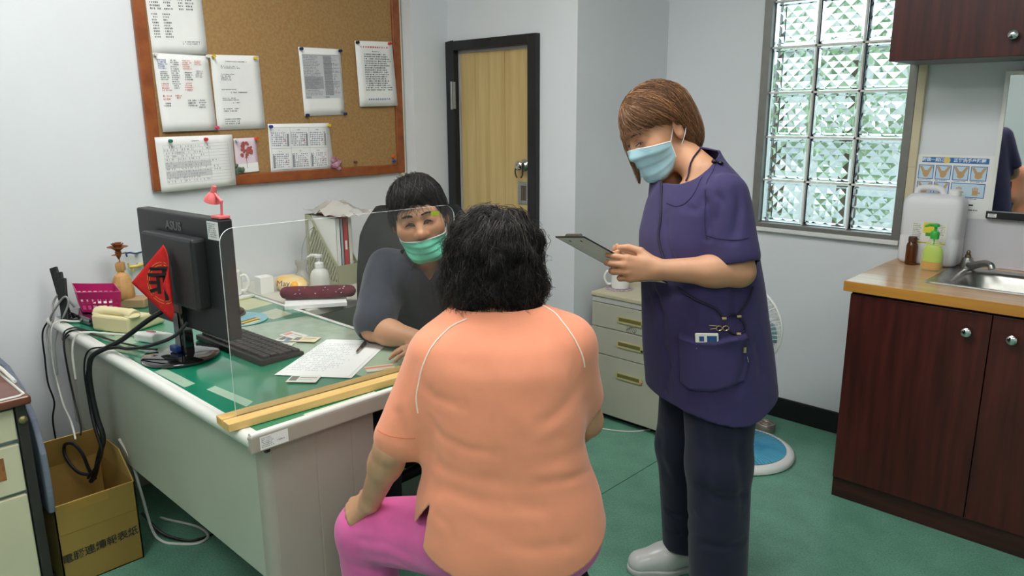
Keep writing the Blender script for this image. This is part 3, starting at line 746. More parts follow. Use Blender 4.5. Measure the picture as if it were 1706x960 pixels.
# landscape table
o, M4, w, h = sheet('duty_table', 'wide white sheet with a ruled table hanging over the board frame corner', 'paper', [(1.241, 1.412), (1.573, 1.416), (1.572, 1.196), (1.245, 1.187)], lift=.014)
b = MB(); x0, x1, z0, z1 = .09*w, .93*w, .14*h, .84*h
for z in np.linspace(z0, z1, 13): rect(b, M4, x0, z, x1, z+.0007)
for x in (0, .12, .2, .26, .45, .68, 1): rect(b, M4, x0+(x1-x0)*x, z0, x0+(x1-x0)*x+.0007, z1)
inklines(b, M4, x0+.004, x1-.01, z0+.002, z1, 12, ch=.4, dens=.42, gap=.5); inklines(b, M4, .45*w, .6*w, .88*h, .92*h, 1); b.build('ruled_table', mat('table_ink', rgb(158, 160, 164), .7), o, fix=False)
b = MB(); rect(b, M4, x0, z0+(z1-z0)*.40, x0+(x1-x0)*.7, z0+(z1-z0)*.56, .0002); rect(b, M4, x0, z0+(z1-z0)*.14, x0+(x1-x0)*.7, z0+(z1-z0)*.32, .0002); b.build('shaded_rows', mat('grey_shade', rgb(206, 206, 206), .8), o, fix=False)
# flower card
o, M4, w, h = sheet('flower_card', 'small pink card with a pressed red flower below the typed letter', 'card', [(1.582, 1.398), (1.688, 1.4), (1.692, 1.25), (1.585, 1.245)], lift=.003, m=mat('card_pink', rgb(228, 208, 220), .7))
b = MB(); rect(b, M4, 0, 0, w, h*.26, .0003); b.build('white_strip', PAPER, o, fix=False)
b = MB(); rg = random.Random(5)
for k in range(26):
    a = rg.random()*6.28; r_ = .030*math.sqrt(rg.random()); cx_, cy_ = .5*w+r_*math.cos(a), .64*h+r_*math.sin(a)*1.1; s_ = .006+.004*rg.random()
    b.add([M4 @ Vector((cx_+s_*math.cos(q), cy_+s_*math.sin(q), .0005+.0001*k)) for q in np.linspace(0, 6.28, 7)[:-1]], [tuple(range(6))])
b.build('red_blossom', mat('petal_red', rgb(170, 90, 84), .8, var=.2, vscale=60), o, fix=False)
b = MB(); rect(b, M4, .49*w, .12*h, .51*w, .5*h, .0005); rect(b, M4, .38*w, .42*h, .62*w, .425*h, .0006); b.build('stem_print', mat('stem_brown', rgb(160, 110, 100), .8), o, fix=False)
# calendar
o, M4, w, h = sheet('year_calendar', 'wide white six month calendar sheet pinned low on the cork board', 'calendar', [(1.752, 1.458), (2.075, 1.459), (2.09, 1.233), (1.75, 1.236)], lift=.004, curl=0)
b = MB(); b2 = MB(); b3 = MB()
outline(b, M4, .03*w, .06*h, .96*w, .93*h, .0012)
rect(b, M4, .03*w, .5*h, .96*w, .5*h+.001); 
for i in (1, 2): rect(b, M4, (.03+.31*i)*w, .06*h, (.03+.31*i)*w+.001, .93*h)
for i in range(3):
    for j in range(2):
        x0 = (.045+.31*i)*w; z0 = (.10+.44*j)*h; rect(b2, M4, x0 if j == 0 else x0+.24*w, z0, x0+(.03 if j == 0 else .27)*w, z0+.26*h, .0002)
        inklines(b, M4, x0, x0+.27*w, z0, z0+.30*h, 7, ch=1.0, gap=.05); inklines(b, M4, x0+.1*w, x0+.15*w, z0+.32*h, z0+.36*h, 1)
        rect(b3, M4, x0+.2*w, z0+.1*h, x0+.215*w, z0+.14*h, .0005)
b.build('calendar_print', mat('calendar_ink', rgb(142, 146, 168), .7), o, fix=False); b2.build('week_column', mat('grey_shade2', rgb(150, 150, 152), .8), o, fix=False); b3.build('red_dates', INKR, o, fix=False)
# grey printout
o, M4, w, h = sheet('grey_printout', 'white sheet with a grey dense printed table in the middle of the board', 'paper', [(1.936, 1.804), (2.164, 1.806), (2.171, 1.498), (1.946, 1.491)], lift=.003)
b = MB(); rect(b, M4, .06*w, .26*h, .95*w, .9*h, .0002); b.build('table_shade', mat('grey_shade3', rgb(196, 197, 200), .8), o, fix=False)
b = MB(); rect(b, M4, .08*w, .40*h, .52*w, .58*h, .0003); rect(b, M4, .08*w, .26*h, .2*w, .29*h, .0004); rect(b, M4, .54*w, .26*h, .64*w, .29*h, .0004); rect(b, M4, .55*w, .3*h, .75*w, .88*h, .0003); b.build('dark_shade', mat('grey_shade4', rgb(158, 160, 164), .8), o, fix=False)
b = MB(); inklines(b, M4, .08*w, .5*w, .3*h, .88*h, 26, gap=.4); inklines(b, M4, .55*w, .92*w, .3*h, .88*h, 24, gap=.5)
for z in (.885, .76, .70, .64, .48): rect(b, M4, .55*w if z < .88 else .06*w, z*h, .95*w, z*h+.0016, .0005)
b.build('printed_lines', mat('ink_mid', rgb(120, 122, 126), .7), o, fix=False)
# notice with red title
o, M4, w, h = sheet('staff_notice', 'thick white notice with a red title and blue signature at the right of the board', 'paper', [(2.243, 1.85), (2.47, 1.858), (2.492, 1.542), (2.255, 1.536)], lift=.0135)
MB().grid(lambda u, v: (XL+.0175, 2.262+.212*u, 1.543+.30*v), 2, 2).build('under_sheet', PAPER, o, solid=.003, fix=False)
b = MB(); inklines(b, M4, .12*w, .9*w, .89*h, .935*h, 1, ch=1.0, dens=1, gap=.02); b.build('title_print', INKR, o, fix=False)
b = MB(); inklines(b, M4, .25*w, .85*w, .09*h, .13*h, 1, ch=.9, dens=1, gap=.02); b.build('signature_print', INKB, o, fix=False)
b = MB(); inklines(b, M4, .42*w, .62*w, .83*h, .86*h, 1); inklines(b, M4, .2*w, .92*w, .24*h, .82*h, 17, ch=.85, dens=.97, gap=.2); b.build('printed_lines', mat('ink_mid2', rgb(90, 90, 96), .7), o, fix=False)
# push pins
PINC = dict(white=rgb(225, 225, 222), yellow=rgb(214, 186, 60), pink=rgb(214, 60, 110), green=rgb(24, 108, 84), red=rgb(204, 44, 44), orange=rgb(222, 84, 40), navy=rgb(30, 46, 84), blue=rgb(40, 60, 150), black=rgb(38, 36, 40), brown=rgb(110, 66, 44))
pins = [('white', 1.28, 1.737, 'at the left corner of the coloured phone list'), ('white', 1.498, 1.741, 'at the right corner of the coloured phone list'), ('yellow', 1.522, 1.742, 'at the left corner of the typed letter'), ('yellow', 1.713, 1.744, 'at the right corner of the typed letter'), ('pink', 1.508, 1.446, 'between the feet of the phone list and the letter'),
        ('green', 1.30, 1.396, 'in the ruled table sheet'), ('red', 1.45, 1.399, 'in the ruled table sheet'), ('orange', 1.685, 1.396, 'at the corner of the pink flower card'), ('white', 1.59, 1.392, 'at the left corner of the pink flower card'), ('blue', 1.76, 1.447, 'at the left corner of the calendar'), ('yellow', 2.067, 1.448, 'at the right corner of the calendar'),
        ('navy', 1.945, 1.796, 'at the upper left corner of the grey printout'), ('navy', 2.157, 1.798, 'at the upper right corner of the grey printout'), ('navy', 1.953, 1.496, 'at the lower left corner of the grey printout'), ('navy', 2.164, 1.502, 'at the lower right corner of the grey printout'), ('black', 2.253, 1.842, 'at the left corner of the thick notice'), ('red', 2.45, 1.848, 'at the right corner of the thick notice'),
        ('blue', 2.452, 1.258, 'low at the right end of the bare cork'), ('orange', 2.448, 1.282, 'above the blue pin at the right end of the cork'), ('brown', 2.209, 1.265, 'alone on bare cork above the bottom rail')]
pin_me = {}
for (c, y, z, lab) in pins:
    nm = 'push_pin'
    if c not in pin_me:
        o = MB().lathe([(.007, 0), (.0075, .003), (.0045, .005), (.004, .012), (.007, .014), (.007, .017), (0, .018)], (0, 0, 0), 12, (1, 0, 0)).build(nm, mat('pin_'+c, PINC[c], .35), None, smooth=40); pin_me[c] = o.data
    else:
        o = bpy.data.objects.new(nm, pin_me[c]); COL.objects.link(o)
    o.location = (XL+(.031 if y < 1.48 and z < 1.41 else .030 if y > 2.2 and z > 1.8 else .024 if z < 1.74 or y > 2.2 else .021), y, z)
    tag(o, c+' push pin '+lab, 'pin')
# little ornaments stuck on the board
t = thing('leaf_ornament', 'small green leafy ornament stuck between the ruled table and flower card', 'ornament', (XL+.016, 1.59, 1.26))
b = MB()
for k, (dy, dz, r_) in enumerate(((0, 0, .02), (-.014, .016, .014), (.016, -.004, .016), (-.01, -.014, .014))): b.ball((XL+.024, 1.594+dy, 1.262+dz), (.006, r_, r_*.55), 10, 6, Matrix.Rotation(.6*k, 3, 'X'))
b.build('leaf_cluster', mat('dusty_green', rgb(98, 112, 92), .7, col2=rgb(64, 88, 74), vscale=40), t, smooth=True)
t = thing('pink_ornament', 'small pink plush ornament at the lower right corner of the calendar', 'ornament', (XL+.016, 2.10, 1.262))
b = MB()
for (dy, dz, r_) in ((0, 0, .021), (-.012, .024, .016), (.016, .012, .012), (-.02, -.006, .012), (.012, -.02, .012)): b.ball((XL+.028, 2.10+dy, 1.258+dz), (.012, r_, r_), 12, 8)
b.build('plush_body', mat('plush_pink', rgb(206, 160, 178), .9, col2=rgb(140, 80, 100), vscale=50), t, smooth=True)

# ---------------------------------------------------------------- desk
DZT = .755; D0, D1, DY0, DY1 = -3.165, -1.577, .768, 1.475
desk_g = mat('desk_grey_steel', rgb(176, 180, 164), .45, var=.03, vscale=5)
desk_w = mat('desk_white_edge', rgb(222, 222, 216), .35, var=.02)
desk_end = mat('desk_end_panel', rgb(168, 160, 148), .5, var=.03, vscale=5)
t = thing('desk', 'grey office desk with a green glass covered top and white edging', 'desk', ((D0+D1)/2, 1.12, 0))
MB().bb((D0+.01, DY0+.01, .712), (D1-.01, DY1-.01, .749)).build('desk_top', desk_g, t)
b = MB()
b.tube([(D0, DY0+.004, .737), (D1-.012, DY0+.004, .737)], .018, 14)
b.tube([(D0, DY1-.004, .737), (D1-.012, DY1-.004, .737)], .018, 14)
b.bb((D0, DY0+.002, .712), (D1-.012, DY0+.022, .754)); b.bb((D0, DY1-.022, .712), (D1-.012, DY1-.002, .754))
b.build('round_edge', desk_w, t, smooth=True)
b = MB(); b.bb((D1-.022, DY0-.012, .708), (D1-.004, DY1+.008, .754)); b.build('end_apron', desk_end, t, bevel=.006, seg=3)
b = MB(); b.tube([(D1-.012, DY0-.008, .7535), (D1-.012, DY1+.004, .7535)], .0085, 10); b.build('end_bead', desk_w, t, smooth=True)
green = mat('green_desk_mat', rgb(14, 128, 96), .3, var=.03, coat=1.)
gtop = MB().bb((D0+.012, DY0+.02, .7495), (D1-.020, DY1-.016, .7545)).build('green_mat', green, t)
g2 = mat('desk_glass', (.80, .95, .90), .03, trans=1., ior=1.5, var=0)
MB().bb((D0, DY0+.036, .318), (D1-.075, DY0+.05, .712)).build('modesty_panel', desk_g, t, bevel=.002)
b = MB(); b.prism([(x, y) for x, y in rrect(D1-.095, D1-.035, DY0+.034, DY0+.36, .022, 5)], .712); b.build('end_leg', desk_end, t, smooth=40)
for (ya, yb) in ((.055, .178), (.182, .288), (.292, .362)):
    MB().bb((D1-.04, DY0+ya, .012), (D1-.034, DY0+yb, .706)).build('leg_panel', desk_end, t, bevel=.0015)
b = MB(); b.prism([(x, y) for x, y in rrect(D0+.04, D0+.1, DY0+.034, DY0+.36, .022, 5)], .712); b.build('back_leg', desk_end, t, smooth=40)
b = MB(); b.bb((D1-.008, DY0+.03, .716), (D1-.0035, DY0+.032, .716)); 
M4 = plane_m((D1-.0036, DY0+.012, .712), (0, 1, 0), (0, 0, 1))
b = MB(); rect(b, M4, 0, .002, .075, .036, .0006); b.build('asset_sticker', PAPER, t, fix=False)
b = MB(); inklines(b, M4, .004, .036, .006, .033, 6, z=.0009); inklines(b, M4, .045, .07, .012, .018, 1, z=.0009); b.build('sticker_print', INKG, t, fix=False)
MB().lathe([(.009, 0), (.009, .01), (0, .011)], (D1-.03, DY0+.046, .699), 12, (0, -1, 0)).build('screw_hole_plug', BLACKP, t)

def lying(name, label, cat, c, z, m, parent=None, th=.0004):
    """thin sheet lying flat; c: four (x,y) corners; returns thing, matrix, w, h"""
    P = [Vector((x, y, z)) for x, y in c]
    o = thing(name, label, cat, tuple((P[0]+P[2])/2))
    b = MB(); b.add([p for p in P]+[p+Vector((0, 0, th)) for p in P], [(3, 2, 1, 0), (4, 5, 6, 7), (0, 1, 5, 4), (1, 2, 6, 5), (2, 3, 7, 6), (3, 0, 4, 7)]); b.build('sheet', m, o)
    M4 = plane_m(P[0]+Vector((0, 0, th)), P[1]-P[0], P[3]-P[0])
    return o, M4, (P[1]-P[0]).length, (P[3]-P[0]).length
ZD = .7552
pale_green = mat('paper_under_glass', rgb(172, 200, 176), .3, var=.06, vscale=14, coat=1.)
pale_form = mat('form_under_glass', rgb(176, 194, 172), .3, col2=rgb(152, 176, 154), vscale=22, coat=1.)
# prints laid beneath the glass: belong to the desk top
def under(pts, m, nm):
    b = MB(); b.add([(x, y, .7547) for x, y in pts], [(0, 1, 2, 3)]); return b.build(nm, m, t, fix=False)
under([(-2.50, 1.12), (-2.03, 1.17), (-2.06, 1.455), (-2.45, 1.44)], pale_form, 'paper_under_glass')
under([(-2.03, 1.18), (-1.66, 1.19), (-1.66, 1.455), (-2.04, 1.455)], pale_green, 'paper_under_glass')
under([(-2.87, 1.31), (-2.70, 1.33), (-2.72, 1.45), (-2.90, 1.44)], mat('cream_card_under_glass', rgb(206, 206, 150), .3, var=.08, vscale=30, coat=1.), 'card_under_glass')
under([(-2.62, 1.32), (-2.50, 1.33), (-2.52, 1.42), (-2.64, 1.42)], mat('grey_card_under_glass', rgb(190, 194, 164), .3, var=.1, vscale=40, coat=1.), 'card_under_glass')
under([(-1.97, .83), (-1.77, .845), (-1.79, .875), (-1.98, .86)], pale_green, 'slip_under_glass')
under([(-1.72, .86), (-1.64, .87), (-1.67, 1.02), (-1.75, 1.01)], pale_form, 'slip_under_glass')
under([(-2.23, .79), (-2.03, .795), (-2.04, .83), (-2.24, .825)], pale_green, 'slip_under_glass')
under([(-2.80, .82), (-2.55, .82), (-2.58, .88), (-2.8, .88)], pale_green, 'slip_under_glass')
under([(-1.615, .92), (-1.60, .92), (-1.60, 1.14), (-1.615, 1.14)], mat('white_slip_under_glass', rgb(214, 222, 206), .3, coat=1.), 'slip_under_glass')

# side table along the wall beyond the desk
t = thing('side_table', 'low pale grey side table against the left wall behind the desk', 'table', (-2.86, 1.9, 0))
MB().bb((-3.2, 1.496, .722), (-2.53, 2.36, .752)).build('table_top', mat('pale_laminate', rgb(206, 204, 194), .4, var=.03), t, bevel=.004)
for (x, y) in ((-3.17, 1.51), (-2.56, 1.51), (-3.17, 2.33), (-2.56, 2.33)): MB().bb((x-.02, y-.02, 0), (x+.02, y+.02, .722)).build('leg', desk_g, t)

# ---------------------------------------------------------------- screen with wooden base
a0 = Vector((-1.722, .742, ZD)); ang = math.atan2(1.265-.739, 1.689-1.724*1.0+.0)  # direction of the base on the desk
dv = Vector((-1.664+1.722, 1.545-.742, 0)).normalized(); nv = Vector((dv.y, -dv.x, 0))
t = thing('desk_screen', 'clear acrylic desk screen standing in a pale wooden base', 'screen', tuple(a0+dv*.4))
pine = mat('pale_pine', rgb(226, 190, 122), .45, col2=rgb(212, 172, 104), vscale=5, stretch=(8, 1, 8))
b = MB(); LB_ = .775
def obox(b, s0, s1, n0, n1, z0, z1):
    P = [a0+dv*s+nv*n_+Vector((0, 0, z)) for s in (s0, s1) for n_ in (n0, n1) for z in (z0, z1)]
    return b.add(P, [(0, 1, 3, 2), (4, 6, 7, 5), (0, 4, 5, 1), (2, 3, 7, 6), (0, 2, 6, 4), (1, 5, 7, 3)])
obox(b, 0, LB_, .0, .036, 0, .021); obox(b, 0, LB_, .042, .078, 0, .021); obox(b, 0, LB_, .036, .042, 0, .012)
b.build('wooden_base', pine, t, bevel=.002)
acry = bpy.data.materials.new('acrylic'); acry.use_nodes = True
nt = acry.node_tree; N = nt.nodes; L = nt.links; N.remove(N['Principled BSDF'])
g1 = N.new('ShaderNodeBsdfTransparent'); g1.inputs[0].default_value = (.93, .95, .935, 1)
g3 = N.new('ShaderNodeBsdfDiffuse'); g3.inputs[0].default_value = (.8, .8, .76, 1)  # faint diffuse share paints the pale wall reflection into the sheet as haze
g2_ = N.new('ShaderNodeBsdfGlossy'); g2_.inputs['Roughness'].default_value = .02
m1 = N.new('ShaderNodeMixShader'); m2 = N.new('ShaderNodeMixShader'); fr = N.new('ShaderNodeFresnel'); fr.inputs[0].default_value = 1.35
nz = N.new('ShaderNodeTexNoise'); nz.inputs['Scale'].default_value = 2.5; rp = N.new('ShaderNodeMapRange'); rp.inputs[3].default_value = .02; rp.inputs[4].default_value = .075
tc = N.new('ShaderNodeTexCoord'); L.new(tc.outputs['Object'], nz.inputs['Vector']); L.new(nz.outputs[0], rp.inputs[0])
L.new(rp.outputs[0], m1.inputs[0]); L.new(g1.outputs[0], m1.inputs[1]); L.new(g3.outputs[0], m1.inputs[2])
L.new(fr.outputs[0], m2.inputs[0]); L.new(m1.outputs[0], m2.inputs[1]); L.new(g2_.outputs[0], m2.inputs[2]); L.new(m2.outputs[0], N['Material Output'].inputs[0])
edge_m = mat('acrylic_edge', rgb(228, 232, 228), .2)
S0, S1, SZ0, SZ1 = .035, .728, .011, .486
poly = [(S0, SZ0), (S1, SZ0)]
for (cx, cz, a_) in ((S1-.035, SZ1-.035, 0), (S0+.035, SZ1-.035, 90)):
    for k in range(7): a = math.radians(a_+15*k); poly.append((cx+.035*math.cos(a), cz+.035*math.sin(a)))
b = MB(); pts = [a0+dv*s+nv*.0389+Vector((0, 0, z)) for s, z in poly]; pts2 = [p+nv*.0002 for p in pts]
b.add([p+nv*.0 for p in pts], [tuple(range(len(pts)))]); b.build('acrylic_sheet', acry, t, fix=False)
b = MB(); ring = pts[1:]+[pts[0]]
n_ = len(pts); vs = []
for q in (-.0024, .0024): vs += [p+nv*q for p in pts]
b.add(vs, [(i, (i+1) % n_, n_+(i+1) % n_, n_+i) for i in range(n_)]); b.build('sheet_edge', edge_m, t, smooth=30)
b = MB(); M4 = plane_m(a0+dv*.642+nv*.0415+Vector((0, 0, .460)), dv, (0, 0, 1)); rect(b, M4, 0, 0, .03, .011); b.build('green_sticker', mat('sticker_green', rgb(170, 196, 50), .5), t, fix=False)

# ---------------------------------------------------------------- monitor
MC = Vector((-2.295, .925, 0)); mr_ = math.radians(4.6)
RZ = Matrix.Rotation(mr_, 3, 'Z')
t = thing('monitor', 'black computer monitor seen from behind on a round glossy foot', 'monitor', (MC.x, MC.y, ZD), mr_)
# local: x along the width, -y toward the back that the camera sees
def lbuild(b, nm, m, **k): return b.build(nm, m, t, world=False, **k)
mon = mat('monitor_black', rgb(38, 40, 42), .45, var=.06, vscale=20)
b = MB(); b.prism([(-.248, .095), (.248, .095), (.248, .455), (-.248, .455)], .045, (0, .0, 0), (0, 2)); lbuild(b, 'monitor_shell', mon, bevel=.006)
b = MB(); b.box((.012, -.018, .288), (.31, .05, .215)); lbuild(b, 'rear_housing', mon, bevel=.01)
b = MB(); b.box((0, .0465, .28), (.478, .004, .29)); lbuild(b, 'display_panel', mat('lcd_black', rgb(12, 12, 14), .15), bevel=.001)
M4 = plane_m((0, -.0012, .425), (1, 0, 0), (0, 0, 1))
text('brand_lettering', 'ASUS', .036, M4 @ Matrix.Translation((-.012, -.010, 0)), mat('lettering_grey', rgb(96, 98, 100), .4), t, ext=.0006, bold=.0012, sx=1.15, world=False)
b = MB(); b.bb((.186, -.0008, .395), (.246, -.0002, .448)); lbuild(b, 'spec_sticker', PAPER)
b = MB(); M4s = plane_m((.188, -.0009, .397), (1, 0, 0), (0, 0, 1)); inklines(b, M4s, .003, .053, .004, .047, 7); lbuild(b, 'sticker_print', INKG, fix=False)
gloss = mat('gloss_black', rgb(20, 20, 22), .08, coat=1.)
b = MB(); b.lathe([(.112, 0), (.116, .004), (.116, .010), (.11, .014), (.04, .018), (0, .0185)], (-.012, -.02, .0), 44); lbuild(b, 'monitor_foot', gloss, smooth=40)
b = MB(); b.prism([(-.025, .012), (.025, .012), (.022, .2), (-.022, .2)], .035, (-.012, -.02, 0), (0, 2)); lbuild(b, 'monitor_stem', gloss, bevel=.006)
b = MB(); b.box((-.02, -.032, .03), (.042, .02, .02)); lbuild(b, 'blue_clip', mat('clip_blue', rgb(34, 62, 130), .3), bevel=.004)
b = MB(); b.box((-.02, -.0225, .09), (.03, .002, .11)); lbuild(b, 'label_tape', mat('clear_tape', rgb(120, 122, 124), .1), bevel=.0005)
# red paper diamond stuck on the rear housing
mon_t = t
t = thing('red_paper_charm', 'red diamond paper charm with a black brushed character taped behind the monitor', 'charm', tuple(MC+RZ @ Vector((.018, -.048, .0))+Vector((0, 0, 1.005))), mr_)
red = mat('red_paper', rgb(206, 28, 30), .6, var=.08, vscale=60)
gold = mat('gold_flakes', rgb(226, 160, 70), .4, metal=.4)
DD = .118
def charm(p, q, off=0.):
    """p,q in [-1,1] along the two diagonals: p right, q up. The right half curls back toward the viewer's left"""
    x = p*DD; z = q*DD
    if x > 0:
        r_ = .042; a = x/r_; xx = r_*math.sin(a); yy = -.002-r_*(1-math.cos(a))
        n_ = Vector((math.sin(a)*-1, -math.cos(a), 0))
        P = Vector((xx*.8+x*.1, yy*.35, z))
        n_ = Vector((-.3*math.sin(a), -1, 0)).normalized()
    else:
        P = Vector((x*.80, -.002+x*.55, z)); n_ = Vector((.56, -.8, 0)).normalized()
    return P+n_*off+Vector((0, -.002-.0*q, 0))
b = MB(); n_ = 16
b.grid(lambda u, v: charm((u-v), (u+v-1)), n_, n_); lb = b.build('charm_paper', red, t, world=False, smooth=True, solid=.0006, fix=False)
# brush character, mapped on to the curled paper
cu = bpy.data.curves.new('c', 'FONT'); cu.body = '乖'; cu.size = .105; cu.align_x = 'CENTER'; cu.align_y = 'CENTER'; cu.offset = .0012; cu.resolution_u = 2
tob = bpy.data.objects.new('c', cu); COL.objects.link(tob); dg = bpy.context.evaluated_depsgraph_get(); dg.update()
me = bpy.data.meshes.new_from_object(tob.evaluated_get(dg)); bpy.data.objects.remove(tob)
bmm = bmesh.new(); bmm.from_mesh(me); bmesh.ops.triangulate(bmm, faces=bmm.faces); bmesh.ops.subdivide_edges(bmm, edges=bmm.edges, cuts=1)
xs_ = [v.co.x for v in bmm.verts]; zs_ = [v.co.y for v in bmm.verts]; cx_ = (min(xs_)+max(xs_))/2; cz_ = (min(zs_)+max(zs_))/2
for v in bmm.verts:
    p = charm((v.co.x-cx_)*1.12/DD-.06, (v.co.y-cz_)*1.12/DD+.0, .0016); v.co = p
bmm.to_mesh(me); bmm.free(); me.materials.clear(); me.materials.append(mat('brush_ink', rgb(24, 20, 20), .5)); me.name = 'brush_character'
o = bpy.data.objects.new('brush_character', me); COL.objects.link(o); o.parent = t
b = MB(); rg = random.Random(2)
for k in range(90):
    p, q = rg.uniform(-.95, .95), rg.uniform(-.95, .95)
    if abs(p)+abs(q) > .94: continue
    s_ = .008+.012*rg.random(); b.add([charm(p+a, q+c, .0012) for a, c in ((0, 0), (s_, .3*s_), (s_*.8, s_), (-.2*s_, s_*.7))], [(0, 1, 2, 3)])
for rr in (.48, .42):
    ring = [(charm(-.10+rr*.95*math.cos(a), rr*1.15*math.sin(a), .0012), charm(-.10+(rr-.015)*.95*math.cos(a), (rr-.015)*1.15*math.sin(a), .0012)) for a in np.linspace(0, 6.283, 49)]
    for i in range(0, 48, 1):
        if i % 6 == 5: continue
        b.add([ring[i][0], ring[i+1][0], ring[i+1][1], ring[i][1]], [(0, 1, 2, 3)])
o = b.build('gold_pattern', gold, t, world=False, fix=False)

# toy lamp on top of the monitor
lp = MC+RZ @ Vector((.225, .022, 0)); lz = ZD+.4555
t = thing('toy_lamp', 'tiny coral pink toy desk lamp standing on top of the monitor', 'toy', (lp.x, lp.y, lz), mr_)
coral = mat('coral_plastic', rgb(226, 110, 112), .35)
b = MB(); b.box((0, 0, .005), (.048, .036, .009)); lb = b.build('lamp_base', coral, t, world=False, bevel=.003)
b = MB(); b.tube([(.008, 0, .009), (.012, 0, .05)], .0036, 8); b.tube([(.012, 0, .05), (-.014, -.004, .072)], .0036, 8); b.ball((.012, 0, .05), .0052, 10, 8); b.build('lamp_arm', coral, t, world=False, smooth=True)
ax = Vector((.35, .05, 1)).normalized()
b = MB(); b.lathe([(.0, .032), (.006, .0318), (.0075, .026), (.0085, .012), (.014, .007), (.021, -.006), (.0235, -.016), (.0215, -.016), (.012, .0)], (-.024, -.004, .062), 20, ax, cap=False); b.build('lamp_shade', coral, t, world=False, smooth=True)

# keyboard
kb = Vector((-2.17, 1.075, 0)); ka = math.radians(28)
t = thing('keyboard', 'black computer keyboard lying in front of the monitor behind the screen', 'keyboard', (-2.245, 1.098, ZD), math.radians(182))
b = MB(); b.prism([(0-.075, .001), (.075, .001), (.075, .020), (-.075, .012)], .42, (-.21, 0, 0), (1, 2)); b.build('keyboard_tray', BLACKP, t, world=False, bevel=.003)
km = mat('key_black', rgb(40, 38, 38), .5)
me0 = None
for j in range(5):
    for i in range(18):
        if me0 is None:
            o = MB().box((0, 0, 0), (.0185, .021, .009)).build('key', km, t, world=False, bevel=.0015, seg=1); me0 = o.data; o0 = o
        else:
            o = o0.copy(); COL.objects.link(o)
        o.parent = t; o.location = (-.192+i*.0222+.004*(j % 2), -.055+j*.026, .0165+.0055*(j+.3)/5*1.2)
# mouse, mouse mat
mx_, my_ = -2.645, 1.245
t = thing('mouse_mat', 'round pale blue mouse mat with a brown and yellow striped picture', 'mouse mat', (-2.59, 1.255, ZD))
MB().lathe([(.098, 0), (.1, .001), (.1, .003), (0, .003)], (-2.585, 1.24, ZD), 40).build('mat_disc', mat('mat_blue', rgb(150, 200, 210), .5, col2=rgb(120, 170, 190), vscale=14), t)
for k, c in enumerate((rgb(120, 84, 40), rgb(226, 200, 90), rgb(90, 70, 40), rgb(230, 214, 150))):
    MB().box((-2.535+.013*k-.012, 1.25, ZD+.0035), (.0125, .10-.018*abs(k-1), .001), Matrix.Rotation(.25, 3, 'Z')).build('mat_stripe', mat('stripe%d' % k, c, .6), t)
MB().ball((-2.61, 1.215, ZD+.0038), (.03, .02, .0006), 14, 6).build('mat_green_patch', mat('patch_green', rgb(140, 170, 90), .6), t)
t = thing('mouse', 'black computer mouse on the round picture mat', 'mouse', (mx_, my_, ZD+.004), .5)
b = MB(); b.grid(lambda u, v: (.034*math.sin(math.pi*v)**.6*math.cos(2*math.pi*u), .058*-math.cos(math.pi*v)+0*u, max(0, .036*math.sin(math.pi*v)**.8*math.sin(2*math.pi*u))), 24, 14); b.build('mouse_shell', gloss, t, world=False, smooth=True)
MB().cyl((-.004, .03, .031), (.004, .03, .031), .007, n=12).build('scroll_wheel', BLACKP, t, world=False)

# picture mug on a square coaster
t = thing('square_coaster', 'white square coaster under the picture mug behind the monitor', 'coaster', (-2.93, 1.39, ZD))
MB().box((-2.93, 1.385, ZD+.006), (.125, .125, .012), Matrix.Rotation(.2, 3, 'Z')).build('coaster_tile', WHITEP, t, bevel=.003)
t = mug('mug', 'white mug with a blue picture band and cartoonless round emblem behind the monitor', -2.935, 1.385, ZD+.0125, .044, .10, math.radians(40), china)
t['label'] = 'white mug with a dark blue printed picture standing behind the monitor'
def cyl_patch(cx, cy, z0, z1, r, a0, a1, n=12):
    b = MB(); b.grid(lambda u, v: (cx+r*math.cos(a0+(a1-a0)*u), cy+r*math.sin(a0+(a1-a0)*u), z0+(z1-z0)*v), n, 2); return b
cyl_patch(-2.935, 1.385, ZD+.03, ZD+.085, .0444, math.radians(-75), math.radians(5)).build('mug_picture', mat('mug_blue', rgb(58, 66, 120), .3), t, smooth=True, fix=False)
cyl_patch(-2.935, 1.385, ZD+.034, ZD+.062, .0447, math.radians(-60), math.radians(-12)).build('mug_emblem', mat('mug_pale', rgb(196, 196, 206), .3), t, smooth=True, fix=False)
t = thing('white_carton', 'plain white square carton cup beside the picture mug', 'box', (-2.93, 1.52, ZD))
MB().bb((-2.96, 1.50, .752), (-2.905, 1.56, .825)).build('carton', PAPER, t, bevel=.002)

# pencil case on a white pad
t = thing('writing_pad', 'white writing pad under the maroon pencil case', 'notepad', (-2.6, 1.57, .7525))
MB().box((-2.60, 1.575, .761), (.16, .24, .016), Matrix.Rotation(-.55, 3, 'Z')).build('pad_sheets', PAPER, t, bevel=.001)
t = thing('pencil_case', 'long maroon cloth pencil case with pale specks on the white pad', 'case', (-2.61, 1.585, .77))
mar = mat('maroon_cloth', rgb(110, 40, 56), .85, col2=rgb(84, 28, 42), vscale=30, bump=.5, bscale=60)
pa, pb_ = Vector((-2.70, 1.475, .797)), Vector((-2.50, 1.70, .800))
b = MB(); b.tube([pa+(pb_-pa)*s for s in (0, .02, .06, .2, .4, .6, .8, .94, .98, 1)], [.008, .020, .027, .029, .027, .029, .028, .026, .02, .008], 14, flat=.9); b.build('case_body', mar, t, smooth=True)
b = MB(); rg = random.Random(4); dd = (pb_-pa).normalized(); sd = Vector((dd.y, -dd.x, 0))
